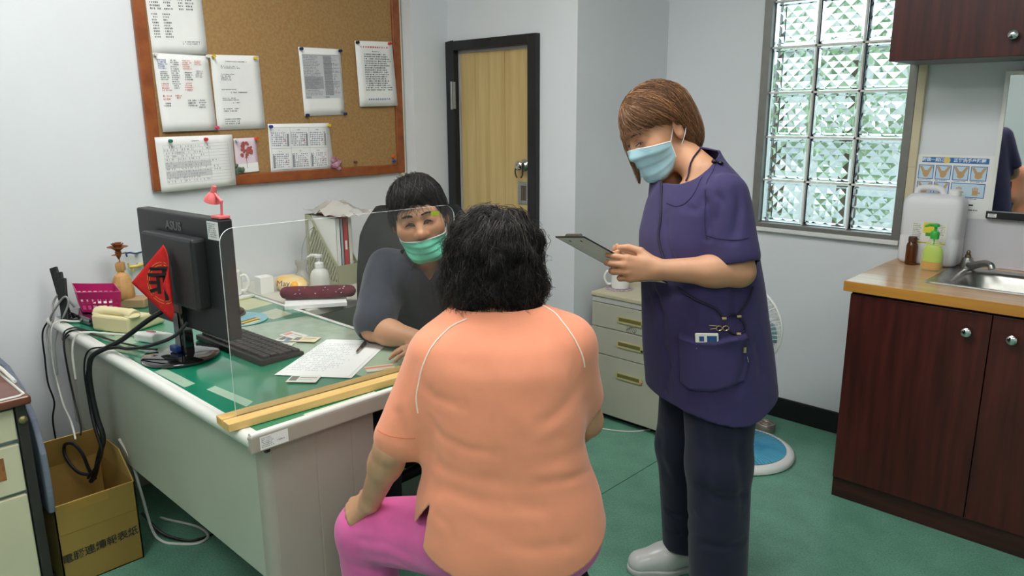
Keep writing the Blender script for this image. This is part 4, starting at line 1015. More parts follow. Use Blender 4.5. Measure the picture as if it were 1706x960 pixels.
for k in range(16):
    c = pa+(pb_-pa)*rg.uniform(.08, .92); a = rg.uniform(-.1, 1.3); b.ball(c+(sd*math.cos(a)+Vector((0, 0, 1))*math.sin(a)*.9)*.0285, rg.uniform(.0012, .0026), 6, 4)
b.build('pale_specks', mat('speck_white', rgb(220, 206, 210), .8), t)
# tissue pack, sanitizer pump, small lamp bottle
t = thing('tissue_pack', 'soft yellow and white tissue pack beside the white pump bottle', 'tissues', (-2.87, 1.625, .752))
ty = mat('tissue_wrap', rgb(238, 224, 190), .35, col2=rgb(244, 190, 80), vscale=11)
b = MB(); b.grid(lambda u, v: (-2.87+.10*math.cos(2*math.pi*u)*math.sin(math.pi*v)**.45*(1), 1.625+.055*math.sin(2*math.pi*u)*math.sin(math.pi*v)**.45, .752+.0+.066*(.5-.5*math.cos(math.pi*v))), 24, 10); b.build('pack_body', ty, t, smooth=True)
MB().ball((-2.80, 1.60, .79), (.022, .02, .02), 10, 8).build('orange_print', mat('orange_print', rgb(246, 180, 60), .4), t, smooth=True)
M4 = plane_m((-2.835, 1.565, .80), Vector((.75, .66, 0)), (-.3, .3, .9))
text('brand_print', 'May', .035, M4, mat('print_brown', rgb(110, 70, 60), .5), t, ext=.0003)
t = thing('pump_bottle', 'white plastic pump bottle in front of the slotted file holder', 'bottle', (-2.745, 1.69, .752))
MB().lathe([(.036, 0), (.04, .004), (.042, .03), (.041, .075), (.034, .098), (.019, .108), (.018, .116)], (-2.745, 1.69, .7525), 26).build('bottle_body', mat('frosted_white', rgb(222, 222, 214), .35, trans=.15), t, smooth=True)
b = MB(); b.lathe([(.019, .114), (.019, .132), (.01, .135), (.006, .138), (.006, .155), (.016, .156), (.017, .166), (0, .167)], (-2.745, 1.69, .7525), 18); b.tube([(-2.745, 1.69, .915), (-2.775, 1.672, .916), (-2.79, 1.663, .906)], [.007, .006, .0045], 8); b.build('pump_head', WHITEP, t, smooth=True)
t = thing('glass_jar', 'small clear glass jar with a thin wire behind the tissue pack', 'jar', (-2.93, 1.71, .752))
MB().lathe([(.028, 0), (.03, .004), (.03, .05), (.02, .065), (.02, .08), (.028, .10), (.028, .115)], (-2.93, 1.715, .7525), 22).build('jar_glass', mat('cloudy_glass', rgb(226, 226, 222), .15, trans=.6), t, smooth=True)
MB().tube(smooth_path([(-2.93, 1.715, .86), (-2.935, 1.73, .93), (-2.95, 1.77, .985), (-2.97, 1.81, 1.0)], 5), .002, 6).build('thin_wire', GREYC, t, smooth=True)
# file holder with folders
t = thing('file_holder', 'grey green slotted magazine holder on the side table', 'file holder', (-2.915, 1.87, .752))
hold = mat('holder_plastic', rgb(168, 168, 138), .5, var=.03)
X0, X1, Y0, Y1, Z0, ZB, ZF = -3.035, -2.79, 1.81, 1.92, .7525, 1.055, .845
for yy in (Y0, Y1-.003):
    # side panel built as rails with slanted open slots between
    sl = lambda x: ZB+(ZF-ZB)*max(0, min(1, (x-(X0+.045))/(X1-X0-.045)))
    b = MB(); T = .003
    def quadp(P): b.prism(P, T, (0, yy, 0), (0, 2))
    quadp([(X0, Z0), (X0+.018, Z0), (X0+.018, ZB), (X0, ZB)])
    quadp([(X0+.018, Z0), (X1, Z0), (X1, Z0+.018), (X0+.018, Z0+.018)])
    quadp([(X1-.014, Z0+.018), (X1, Z0+.018), (X1, ZF), (X1-.014, ZF+.016)])
    quadp([(X0+.018, ZB-.02), (X0+.045, ZB-.02), (X1-.014, ZF-.01), (X1-.014, ZF+.016), (X0+.045, ZB), (X0+.018, ZB)])
    b.build('side_frame', hold, t)
    for k in range(15):
        # bars slant up to the right; clip between bottom rail and the sloping top
        x0 = X0+.018-.10+k*.021; pts = []
        za, zb = Z0+.018, ZB
        P0 = Vector((x0, 0, za)); d_ = Vector((.62, 0, 1.0)); s0 = 0; s1 = .30
        best = []
        for q in np.linspace(0, .34, 120):
            x, z = x0+.62*q, za+q
            if X0+.016 < x < X1-.012 and z < sl(x)-.012: best.append((x, z))
        if len(best) > 8:
            (xa, z_a), (xb, z_b) = best[0], best[-1]
            MB().prism([(xa, z_a), (xa+.0095, z_a), (xb+.0095, z_b), (xb, z_b)], .0026, (0, yy+.0002, 0), (0, 2)).build('slat', hold, t)
MB().bb((X0, Y0, Z0), (X0+.003, Y1, ZB)).build('back_panel', hold, t)
MB().bb((X1-.003, Y0, Z0), (X1, Y1, ZF)).build('front_panel', hold, t)
MB().bb((X0, Y0, Z0), (X1, Y1, Z0+.003)).build('bottom_panel', hold, t)
fol = [('white', rgb(232, 232, 228), .022, 'pale folder nearest the slotted side of the file holder'), ('grey', rgb(170, 176, 182), .014, 'grey folder between the pale and red folders in the holder'), ('red', rgb(196, 60, 66), .024, 'red ring folder with a label slot in the file holder'), ('cream', rgb(222, 214, 196), .020, 'cream folder at the far side of the file holder')]
yy = Y0+.006
for (c, col, w_, lab) in fol:
    o = thing('folder', lab, 'folder', (-2.9, yy+w_/2, Z0+.004), group=None)
    fm = mat('folder_'+c, col, .55, var=.03)
    b = MB(); b.bb((X0+.008, yy, Z0+.004), (X1-.006, yy+.0015, Z0+.30)).bb((X0+.008, yy+w_-.0035, Z0+.004), (X1-.006, yy+w_-.002, Z0+.30)).bb((X1-.0075, yy, Z0+.004), (X1-.006, yy+w_-.002, Z0+.30)); b.build('folder_cover', fm, o)
    MB().bb((X0+.012, yy+.002, Z0+.008), (X1-.012, yy+w_-.004, Z0+.292)).build('folder_sheets', PAPER, o)
    if c == 'red': MB().bb((X1-.0062, yy+.006, Z0+.16), (X1-.0052, yy+w_-.008, Z0+.20)).build('label_slot', PAPER, o)
    yy += w_+.001
t = thing('plastic_bag', 'crumpled clear plastic bag lying on top of the folders behind the chair', 'bag', (-2.9, 1.88, 1.06))
rg = np.random.default_rng(8)
b = MB(); nz_ = rg.normal(size=(9, 9))*.012
b.grid(lambda u, v: (-3.04+.30*u, 1.80+.20*v, 1.06+.045*math.sin(math.pi*u)*math.sin(math.pi*v)+abs(nz_[int(v*8), int(u*8)])), 8, 8); b.build('bag_film', mat('bag_film', rgb(206, 204, 200), .25, trans=.35), t, smooth=20)

# papers, pen and cards on the desk
o, M4, w, h = lying('consent_form', 'blank white sheet peeping out beneath the printed form on the desk', 'paper', [(-1.915, 1.03), (-1.745, 1.155), (-1.952, 1.452), (-2.118, 1.330)], ZD+.0012, PAPER)
o, M4, w, h = lying('consent_form', 'white printed form with the pen on it behind the screen', 'paper', [(-1.933, 1.017), (-1.754, 1.147), (-1.961, 1.448), (-2.123, 1.318)], ZD+.0022, PAPER)
b = MB(); inklines(b, M4, .015, w-.02, .04, h-.04, 16, ch=.5, dens=.75, gap=.4)
for k in range(12): rect(b, M4, .02, .05+k*.022, w-.025, .0506+k*.022)
b.build('printed_lines', mat('form_ink', rgb(206, 208, 212), .7), o, fix=False)
t = thing('pen', 'black and silver ballpoint pen lying on the white form', 'pen', (-1.955, 1.345, ZD+.003))
pa, pb_ = Vector((-1.98, 1.372, ZD+.0085)), Vector((-1.915, 1.292, ZD+.0085)); q = pb_-pa
MB().cyl(pa, pa+q*.6, .0056, .0056, 12).build('pen_barrel', BLACKP, t, smooth=40)
MB().tube([pa+q*.6, pa+q*.9, pb_], [.0056, .0052, .0012], 12).build('pen_tip', CHROME, t, smooth=40)
MB().tube([pa+q*.02+Vector((0, 0, .007)), pa+q*.4+Vector((0, 0, .007))], .0012, 6).build('pen_clip', CHROME, t)
def card(label, c, ang, w, h, z, body, items, cat='card', nm='card'):
    R = Matrix.Rotation(ang, 3, 'Z'); o = thing(nm, label, cat, (c[0], c[1], z), ang)
    MB().box((0, 0, .0004), (w, h, .0008)).build('card_stock', body, o, world=False, bevel=.0002, seg=1)
    for k, (x0, y0, x1, y1, m_) in enumerate(items):
        b = MB(); b.add([(x0*w-w/2, y0*h-h/2, .0010+.0001*k), (x1*w-w/2, y0*h-h/2, .0010+.0001*k), (x1*w-w/2, y1*h-h/2, .0010+.0001*k), (x0*w-w/2, y1*h-h/2, .0010+.0001*k)], [(0, 1, 2, 3)]); b.build('card_print', m_, o, world=False, fix=False)
    return o
cw = mat('card_white', rgb(226, 226, 216), .35); cg = mat('card_grey', rgb(120, 120, 118), .4); cp = mat('card_coral', rgb(222, 140, 130), .4); cb = mat('card_blue', rgb(150, 180, 200), .4); cs = mat('card_cream', rgb(226, 214, 180), .4)
card('white identity card overlapping the lower corner of the form', (-1.835, 1.055), .70, .088, .056, ZD+.0035, cw, [(.05, .2, .3, .85, cg), (.36, .6, .92, .7, cg), (.36, .35, .8, .42, cb)])
card('pink and cream card lying by the wooden screen base', (-1.755, 1.265), 1.12, .088, .05, ZD+.0012, cs, [(0, .55, 1, .82, cp), (.05, .1, .4, .4, cw), (.55, .15, .9, .2, cg)])
for k, (x, y, a) in enumerate(((-2.22, 1.235, .4), (-2.20, 1.255, .9), (-2.245, 1.265, .15), (-2.17, 1.265, .6), (-2.215, 1.16, .35), (-2.185, 1.175, .65))):
    card(['white card at the bottom of the loose pile behind the keyboard', 'blue tinted card turned across the loose pile behind the keyboard', 'white photo card on top of the loose pile behind the keyboard', 'pale card sticking out at the right of the loose pile', 'pink striped card of the small pair nearer the keyboard', 'white card lying across the small pair nearer the keyboard'][k], (x, y), a, .088, .055, ZD+.0012+.0013*(k % 4), [cw, cb, cw, cs, cs, cw][k], [(.06, .2, .3, .8, [cg, cg, cp, cg, cp, cg][k]), (.4, .6, .9, .68, cg), (.4, .35, .8, .42, [cb, cw, cb, cp, cp, cb][k])])

# router with three aerials, basket on top
t = thing('router', 'flat black router with three upright aerials on the corner of the desk', 'router', (-3.02, .88, ZD))
MB().box((-3.005, .885, ZD+.0145), (.20, .14, .029), Matrix.Rotation(.12, 3, 'Z')).build('router_case', gloss, t, bevel=.006)
for (p0, p1) in (((-3.07, .805, ZD+.005), (-3.142, .800, .945)), ((-3.05, .793, ZD+.005), (-3.11, .806, .93)), ((-3.03, .785, ZD+.005), (-3.075, .806, .912))):
    b = MB(); d_ = Vector(p1)-Vector(p0); u_, v_, w_ = frame_z(d_); c = (Vector(p0)+Vector(p1))/2
    R = Matrix((Vector((.65, .69, 0)), Vector((-.69, .65, 0)).cross(Vector((0, 0, 0)))+Vector((-.69, .65, 0)), Vector((0, 0, 1)))).transposed()
    R = R @ Matrix.Identity(3)
    q = Vector((0, 0, 1)).rotation_difference(d_.normalized()).to_matrix()
    b.box(c, (.030, .012, d_.length), q @ R); b.build('aerial', BLACKP, t, bevel=.003)
# pink basket: rails and posts so that the square holes are open
t = thing('plastic_basket', 'magenta plastic basket with square holes resting on the router', 'basket', (-2.98, .90, .787), .0)
mag = mat('magenta_plastic', rgb(190, 36, 108), .38, trans=.12)
bz0_, bh = .789, .078
Bc = [(-3.035, .815), (-2.93, .955), (-3.035, 1.03), (-3.145, .90)]      # bottom corners: near left, near right, far right, far left
Tc = [(-2.965, .796), (-2.845, .935), (-3.055, 1.075), (-3.18, .905)]
Tc = [(-2.994, .825), (-2.885, .939), (-3.052, .974), (-3.168, .862)]
Bc = [(-3.002, .838), (-2.905, .937), (-3.042, .966), (-3.144, .868)]
def bw(i, u, v):
    j = (i+1) % 4; A = Vector((Bc[i][0], Bc[i][1], bz0_)); B_ = Vector((Bc[j][0], Bc[j][1], bz0_)); C = Vector((Tc[i][0], Tc[i][1], bz0_+bh)); D_ = Vector((Tc[j][0], Tc[j][1], bz0_+bh))
    return (A*(1-u)+B_*u)*(1-v)+(C*(1-u)+D_*u)*v
for i in range(4):
    n_ = 7; us = [0]; vs = [0, .13, .34, .44, .65, 1.]
    for k in range(n_): us += [.04+k*.135, .04+k*.135+.085]
    us.append(1)
    b = MB()
    for a in range(len(us)-1):
        for c in range(len(vs)-1):
            if a % 2 == 1 and c in (1, 3): continue
            b.add([bw(i, us[a], vs[c]), bw(i, us[a+1], vs[c]), bw(i, us[a+1], vs[c+1]), bw(i, us[a], vs[c+1])], [(0, 1, 2, 3)])
    b.build('basket_side', mag, t, solid=.002)
b = MB(); b.add([(x, y, bz0_) for x, y in Bc], [(0, 1, 2, 3)]); b.build('basket_floor', mag, t, solid=.002, fix=False)
b = MB(); b.tube([Vector((x, y, bz0_+bh)) for x, y in Tc]+[Vector((Tc[0][0], Tc[0][1], bz0_+bh))], .0028, 6); b.build('basket_rim', mag, t, smooth=True)
t = thing('adapter_pack', 'white adapter with sockets lying in the magenta basket', 'adapter', (-3.02, .93, .79))
MB().box((-2.985, .903, .805), (.065, .04, .026), Matrix.Rotation(.8, 3, 'Z')).build('adapter_case', WHITEP, t, bevel=.004)

# wooden figure with a carved flower
wx, wy = -3.11, 1.035
t = thing('wooden_figurine', 'carved pale wooden bust on a block against the wall', 'figurine', (wx, wy, ZD))
carved = mat('carved_wood', rgb(206, 160, 104), .55, col2=rgb(186, 138, 84), vscale=9, stretch=(1, 1, 4))
MB().box((wx+.02, wy+.02, ZD+.018), (.11, .075, .036), Matrix.Rotation(.75, 3, 'Z')).build('figurine_block', mat('grey_wood', rgb(178, 150, 112), .6, var=.08), t, bevel=.004)
MB().lathe([(.038, 0), (.042, .01), (.041, .04), (.036, .07), (.026, .092), (.014, .102), (.012, .108)], (wx-.005, wy-.01, ZD+.036), 12).build('figurine_body', carved, t, smooth=25)
MB().box((wx-.005, wy-.01, ZD+.162), (.032, .032, .036), Matrix.Rotation(.9, 3, 'Z') @ Matrix.Rotation(.12, 3, 'X')).build('figurine_head', carved, t, bevel=.007)
t = thing('carved_rose', 'brown carved wooden rose on a stem rising from the wooden bust', 'ornament', (wx-.005, wy-.01, .935))
rose = mat('rose_brown', rgb(150, 84, 40), .5, col2=rgb(124, 64, 28), vscale=18)
MB().tube([(wx-.005, wy-.01, .935), (wx-.004, wy-.012, .962)], .003, 8).build('stem', mat('stem_wood', rgb(176, 130, 84), .6), t, smooth=True)
fc = Vector((wx-.004, wy-.012, .978))
MB().lathe([(.003, -.03), (.011, -.012), (.012, 0), (.006, .004)], fc, 14).build('calyx', rose, t, smooth=True)
for k in range(9):
    a = k*2.4; r0 = .012 if k < 3 else (.019 if k < 6 else .024); up = .036 if k < 3 else (.032 if k < 6 else .022)
    b = MB(); b.grid(lambda u, v: tuple(fc+Vector((math.cos(a+(u-.5)*1.9)*(.004+r0*v+(.010*v*v if k > 5 else 0)), math.sin(a+(u-.5)*1.9)*(.004+r0*v+(.010*v*v if k > 5 else 0)), up*math.sin(v*1.45)-.0+(-.002 if k > 5 else 0)))), 8, 5)
    b.build('petal', rose, t, smooth=True, solid=.0015, fix=False)
for a in (-.9, 2.0):
    b = MB(); b.grid(lambda u, v: tuple(fc+Vector((math.cos(a)*.042*v, math.sin(a)*.042*v, -.008-.002*math.sin(3*v)))+Vector((-math.sin(a), math.cos(a), 0))*(u-.5)*.026*math.sin(math.pi*min(1, v*.9+.08))), 4, 6); b.build('leaf', rose, t, smooth=True, solid=.0012, fix=False)
# wall hooks
for (nm, c, lab, y, z, sc_) in (('blue', rgb(36, 70, 120), 'small dark blue hook on the wall behind the monitor', 1.095, .945, 1.), ('yellow', rgb(222, 196, 100), 'yellow hanging bird shaped clip on the wall below the blue hook', 1.10, .90, 1.)):
    t = thing('wall_hook', lab, 'hook', (XL, y, z))
    if nm == 'blue': b = MB().tube(smooth_path([(XL+.02, y-.012, z-.006), (XL+.022, y-.014, z+.006), (XL+.022, y, z+.009), (XL+.022, y+.02, z+.003), (XL+.022, y+.055, z+.006)], 4), .0036, 8)
    else: b = MB().tube(smooth_path([(XL+.02, y-.016, z+.012), (XL+.02, y-.012, z-.004), (XL+.02, y+.01, z-.006), (XL+.02, y+.05, z)], 4), [.004]*4+[.007]*9, 8).ball((XL+.02, y+.0, z-.014), (.004, .006, .016), 8, 6)
    b.build('hook_body', mat('hook_'+nm, c, .4), t, smooth=True)
    MB().box((XL+.008, y+.03, z), (.016, .012, .012)).build('hook_mount', WHITEP, t)

# telephone
t = thing('telephone', 'cream desk telephone with its handset beside the monitor', 'telephone', (-2.80, .925, ZD), math.radians(24))
cream = mat('cream_plastic', rgb(226, 214, 168), .4, var=.02)
def L(b, nm, **k): return b.build(nm, cream, t, world=False, **k)
b = MB(); b.prism([(-.08, 0), (.085, 0), (.085, .026), (.02, .052), (-.08, .058)], .17, (-.085, 0, 0), (1, 2)); L(b, 'phone_base', bevel=.008)
b = MB(); b.tube(smooth_path([(-.085, -.048, .060), (-.05, -.045, .066), (0, -.043, .067), (.05, -.045, .066), (.085, -.048, .060)], 4), [.024]*4+[.019]*9+[.024]*4, 12, flat=.8); L(b, 'handset', smooth=True)
for sx_ in (-.074, .074): b = MB(); b.ball((sx_, -.048, .058), (.027, .027, .012), 14, 8); L(b, 'handset_cup', smooth=True)
for j in range(4):
    for i in range(3): MB().box((-.03+i*.026, .0+j*.018, .0555-j*.0075), (.018, .011, .006)).build('key_button', mat('phone_key', rgb(206, 206, 196), .5), t, world=False, bevel=.001, seg=1)
# card reader
t = thing('card_reader', 'small white card reader lying beside the monitor foot', 'card reader', (-2.575, .925, ZD), .35)
b = MB(); b.prism([(-.045, 0), (.045, 0), (.045, .012), (-.03, .030), (-.045, .026)], .085, (-.042, 0, 0), (1, 2)); b.build('reader_case', WHITEP, t, world=False, bevel=.004)
MB().box((-.01, -.0, .0245), (.028, .016, .004), Matrix.Rotation(-.26, 3, 'X')).build('pink_logo', mat('logo_pink', rgb(206, 110, 140), .5), t, world=False)

# ---------------------------------------------------------------- cables
def cable(name, label, pts, r, m, cat='cable', k=6):
    o = MB().tube(smooth_path(pts, k), r, 7).build(name, m, None, smooth=True); return tag(o, label, cat)
yE = DY0-.02
cable('thick_cable', 'thick black cable bundle bending over the desk edge into the carton', [(-2.39, .915, .90), (-2.43, .86, .86), (-2.49, .80, .80), (-2.53, .765, .772), (-2.575, .728, .74), (-2.60, .720, .68), (-2.61, .722, .60), (-2.60, .725, .52), (-2.585, .73, .45), (-2.62, .72, .38), (-2.66, .71, .30), (-2.68, .70, .27)], .0085, BLACKC)
cable('power_cable', 'black power cable looping from behind the monitor to the bundle', [(-2.22, .90, .885), (-2.24, .86, .845), (-2.32, .815, .81), (-2.42, .79, .785), (-2.5, .775, .775), (-2.58, .735, .745), (-2.615, .716, .66), (-2.625, .716, .56), (-2.60, .715, .48), (-2.585, .72, .41), (-2.63, .71, .34), (-2.67, .69, .29)], .0055, BLACKC)
cable('thin_black_cable', 'thin black cable leaving the monitor and hanging over the desk edge', [(-2.38, .86, .775), (-2.5, .81, .765), (-2.58, .77, .76), (-2.63, .735, .745), (-2.655, .722, .68), (-2.65, .72, .58), (-2.62, .722, .48)], .003, BLACKC)
cable('black_mouse_cable', 'black cable lying along the desk and dropping beside the carton', [(-2.44, .86, .764), (-2.6, .82, .762), (-2.75, .795, .762), (-2.86, .775, .762), (-2.905, .75, .745), (-2.90, .735, .70), (-2.89, .735, .58), (-2.86, .735, .48), (-2.80, .725, .43), (-2.76, .71, .415)], .0032, BLACKC)
cable('black_phone_cable', 'thin black cable looped beneath the telephone at the desk edge', [(-2.70, .84, .761), (-2.82, .80, .761), (-2.9, .775, .762), (-2.94, .755, .745), (-2.925, .74, .72), (-2.88, .75, .745)], .003, BLACKC)
cable('white_phone_cable', 'cream telephone cable running over the desk edge towards the wall', [(-2.90, .91, .768), (-2.95, .85, .762), (-3.0, .80, .762), (-3.03, .765, .765), (-3.05, .74, .73), (-3.07, .735, .6), (-3.05, .735, .52), (-3.0, .73, .46), (-2.90, .72, .43), (-2.82, .705, .425), (-2.77, .695, .40)], .0035, WHITEC)
cable('white_reader_cable', 'white cable from the card reader bending over the desk edge', [(-2.62, .90, .765), (-2.7, .84, .764), (-2.78, .79, .766), (-2.81, .755, .758), (-2.82, .738, .70), (-2.82, .735, .6)], .0038, WHITEC)
cable('grey_loop_cable', 'grey cable looped around the router aerials', [(-3.06, .83, .80), (-3.09, .80, .85), (-3.11, .775, .82), (-3.09, .762, .765), (-3.11, .75, .70), (-3.12, .76, .745), (-3.08, .755, .78), (-3.03, .79, .85), (-3.015, .80, .83), (-3.04, .775, .76), (-3.05, .745, .68), (-3.04, .735, .56)], .0038, GREYC)
cable('wall_cable', 'black cable hanging down the wall to a black inline switch', [(-3.14, .77, .76), (-3.17, .74, .70), (-3.175, .735, .6), (-3.165, .73, .5), (-3.16, .74, .42), (-3.18, .73, .34), (-3.175, .73, .22)], .0032, BLACKC)
cable('grey_wall_cable', 'grey cable hanging down beside the black cable with the switch', [(-3.12, .765, .755), (-3.14, .745, .70), (-3.10, .74, .62), (-3.07, .738, .52)], .0036, GREYC)
t = thing('inline_switch', 'black inline plug hanging on the wall cable above the carton', 'plug', (-3.175, .73, .17))
b = MB(); b.box((-3.175, .73, .185), (.022, .03, .06)); b.box((-3.17, .735, .16), (.03, .075, .034)); b.build('plug_body', BLACKP, t, bevel=.008, seg=3)
MB().tube([(-3.175, .73, .145), (-3.165, .74, .11), (-3.14, .76, .07)], .0035, 7).build('plug_tail', BLACKC, t, smooth=True)
cable('loop_cable', 'black cable curled in a ring above the open carton', [(-2.66, .70, .30), (-2.70, .67, .31), (-2.76, .655, .35), (-2.77, .66, .39), (-2.72, .675, .405), (-2.69, .69, .37), (-2.68, .70, .31), (-2.66, .71, .28)], .006, BLACKC)
cable('white_floor_loop', 'white cable looping on the floor between the carton and the desk panel', [(-2.66, .80, .40), (-2.60, .81, .34), (-2.60, .83, .2), (-2.60, .85, .05), (-2.57, .87, .008), (-2.52, .90, .006), (-2.47, .95, .006), (-2.49, 1.0, .006), (-2.58, 1.0, .006), (-2.70, .95, .006), (-2.74, .93, .01)], .005, WHITEC)
cable('black_floor_cable', 'black cable lying on the floor behind the carton', [(-2.66, .84, .10), (-2.58, .88, .03), (-2.5, .95, .006), (-2.5, 1.05, .006), (-2.6, 1.1, .006)], .0045, BLACKC)

# ---------------------------------------------------------------- carton
card_m = mat('cardboard', rgb(158, 130, 66), .8, col2=rgb(146, 118, 56), vscale=5, stretch=(1, 1, .5))
card_in = mat('cardboard_inner', rgb(186, 152, 84), .85, var=.05, vscale=8)
CX0, CX1, CY0, CY1, CZ = -2.86, -2.53, .545, .79, .29
t = thing('cardboard_box', 'open cardboard carton with printed characters on the floor beside the desk', 'carton', (-2.69, .665, 0))
b = MB(); th = .004
b.bb((CX1-th, CY0, 0), (CX1, CY1, CZ)); b.build('front_wall', card_m, t)
MB().bb((CX0, CY0, 0), (CX0+th, CY1, CZ)).build('back_wall', card_in, t)
MB().bb((CX0, CY0, 0), (CX1, CY0+th, CZ)).build('side_wall', card_m, t)
MB().bb((CX0, CY1-th, 0), (CX1, CY1, CZ)).build('side_wall', card_m, t)
MB().bb((CX0, CY0, 0), (CX1, CY1, .004)).build('box_floor', card_in, t)
def flap(nm, a, b_, c, d):
    b = MB(); b.add([a, b_, c, d], [(0, 1, 2, 3)]); return b.build(nm, card_in, t, solid=.004, fix=False)
flap('back_flap', (CX0+.002, CY0, CZ), (CX0+.002, CY1, CZ), (CX0+.05, CY1-.02, CZ+.115), (CX0+.05, CY0+.01, CZ+.115))
flap('side_flap', (CX0+.01, CY1-.002, CZ), (CX1-.002, CY1-.002, CZ), (CX1-.05, CY1-.02, CZ+.11), (CX0+.05, CY1-.02, CZ+.11))
flap('front_flap', (CX1-.003, CY0, CZ), (CX1-.003, CY1, CZ), (CX1-.06, CY1-.006, CZ-.06), (CX1-.06, CY0+.006, CZ-.06))
MB().bb((CX1, CY0, CZ-.105), (CX1+.0006, CY1, CZ-.102)).build('crease_line', mat('crease', rgb(140, 112, 54), .8), t)
MB().bb((CX1, CY0+.03, CZ-.03), (CX1+.0007, CY0+.16, CZ-.002)).build('tape_strip', mat('brown_tape', rgb(160, 124, 58), .3), t)
M4 = plane_m((CX1+.0008, (CY0+CY1)/2-.004, .105), (0, 1, .05), (0, -.05, 1))
text('box_lettering', '電腦連續報表紙', .034, M4, mat('box_ink', rgb(54, 48, 40), .7), t, ext=.0002, bold=.0005)
# ---------------------------------------------------------------- old cabinet at the left edge
t = thing('old_desk', 'old desk end with cream drawers and a scuffed brown top at the left edge', 'desk', (-2.8, .2, 0))
brown = mat('brown_laminate', rgb(120, 66, 46), .3, col2=rgb(96, 50, 36), vscale=6, stretch=(4, .6, 4), coat=.3)
MB().bb((-3.2, -.6, .672), (-2.452, .518, .70)).build('desk_top', brown, t, bevel=.008, seg=3)
b = MB(); b.tube([(-3.2, .5, .7015), (-2.475, .505, .7015), (-2.462, .49, .7015), (-2.462, -.6, .7015)], .004, 6); b.build('white_bead', WHITEC, t, smooth=True)
iron = mat('dark_iron', rgb(48, 44, 40), .5, var=.2)
MB().bb((-2.50, .478, 0), (-2.472, .505, .672)).build('corner_post', iron, t, bevel=.003)
MB().lathe([(.012, 0), (.012, .006), (.006, .012), (0, .013)], (-2.472, .4915, .625), 14, (1, 0, 0)).build('post_bolt', mat('old_brass', rgb(130, 120, 80), .4, metal=.6), t, smooth=True)
MB().bb((-3.18, -.6, .05), (-2.5, .497, .67)).build('desk_carcass', mat('old_blue_steel', rgb(150, 172, 176), .5, var=.05), t)
cr_m = mat('old_cream_steel', rgb(206, 200, 170), .45, var=.06, vscale=4)
for (z0, z1) in ((.565, .66), (.40, .55), (.06, .388)):
    dd = MB().bb((-2.50, -.1, z0), (-2.480, .474, z1)).build('drawer', cr_m, t, bevel=.003)
    if z0 == .40:
        MB().bb((-2.4803, .36, z0+.05), (-2.4790, .43, z1-.03)).build('rusty_plate', mat('rust_plate', rgb(140, 92, 52), .7, var=.25, vscale=40), dd)
    MB().bb((-2.4803, .05, (z0+z1)/2-.012), (-2.470, .18, (z0+z1)/2+.012)).build('handle', STEEL, dd, bevel=.003)
# grey blue padded chair back tucked in behind the old desk
t = thing('fabric_chair', 'grey blue fabric chair back between the old desk and the carton', 'chair', (-2.8, .53, 0))
P = [(-3.12, .30), (-2.475, .30), (-2.465, .36), (-2.47, .50), (-2.52, .60), (-2.62, .68), (-2.76, .715), (-3.12, .72)]
b = MB(); b.prism(P, .018, (0, .521, 0), (0, 2)); b.build('chair_back', mat('blue_grey_fabric', rgb(104, 110, 124), .9, var=.08, vscale=50, bump=.3, bscale=250), t, bevel=.006, seg=3)
MB().bb((-2.82, .524, 0), (-2.79, .538, .30)).build('chair_post', iron, t)
MB().bb((-2.98, .523, 0), (-2.62, .540, .02)).build('chair_foot', iron, t)
# clear tape roll and strip on the old desk
t = thing('tape_scrap', 'small pale scrap of tape lying on the scuffed brown desk top', 'scrap', (-2.54, .44, .70))
MB().box((-2.54, .44, .7015), (.03, .02, .001), Matrix.Rotation(.5, 3, 'Z')).build('tape_piece', PAPER, t)
cable('desk_top_cable', 'pale cable lying over the back of the old brown desk top', [(-3.0, .42, .708), (-2.86, .46, .73), (-2.75, .50, .725), (-2.66, .512, .71), (-2.6, .513, .706)], .006, WHITEC)
# ================================================================ people
# ---------------------------------------------------------------- implicit surface tools
F32 = np.float32
RV = np.array([.7250, .6887, 0.]); FV = np.array([-.6887, .7250, 0.])     # horizontal axes used to lay the figures out
def AB(a, b, z): return RV*a+FV*b+np.array([0, 0, z])
def toAB(p): return p[:, 0]*RV[0]+p[:, 1]*RV[1], p[:, 0]*FV[0]+p[:, 1]*FV[1]
def smin(a, b, k):
    if k <= 0: return np.minimum(a, b)
    h = np.maximum(k-np.abs(a-b), 0)/k
    return np.minimum(a, b)-h*h*k*.25
def smax(a, b, k): return -smin(-a, -b, k)
def cap(p, a, b, ra, rb):
    a = np.asarray(a, F32); d = np.asarray(b, F32)-a
    q = p-a; t = np.clip((q @ d)/max(1e-9, float(d @ d)), 0, 1)
    return np.sqrt((((q-t[:, None]*d))**2).sum(1))-(ra+t*(rb-ra))
def ell(p, c, r, R=None):
    q = p-np.asarray(c, F32)
    if R is not None: q = q @ np.asarray(R, F32)          # columns of R are the ellipsoid axes
    r = np.asarray(r, F32); k0 = np.sqrt(((q/r)**2).sum(1)); k1 = np.sqrt(((q/(r*r))**2).sum(1))
    return np.where(k1 > 1e-6, k0*(k0-1)/np.maximum(k1, 1e-6), -r.min())
def noise(p, s, seed=0):
    q = p*s+seed*17.3; i = np.floor(q).astype(np.int64); f = q-i; f = f*f*(3-2*f)
    def hsh(x, y, z):
        n = (x*73856093) ^ (y*19349663) ^ (z*83492791); n = (n ^ (n >> 13))*1274126177 & 0x7fffffff
        return (n % 65536)/32768.-1.
    r = 0
    for a in (0, 1):
        for b in (0, 1):
            for c in (0, 1):
                w = (f[:, 0] if a else 1-f[:, 0])*(f[:, 1] if b else 1-f[:, 1])*(f[:, 2] if c else 1-f[:, 2])
                r = r+w*hsh(i[:, 0]+a, i[:, 1]+b, i[:, 2]+c)
    return r

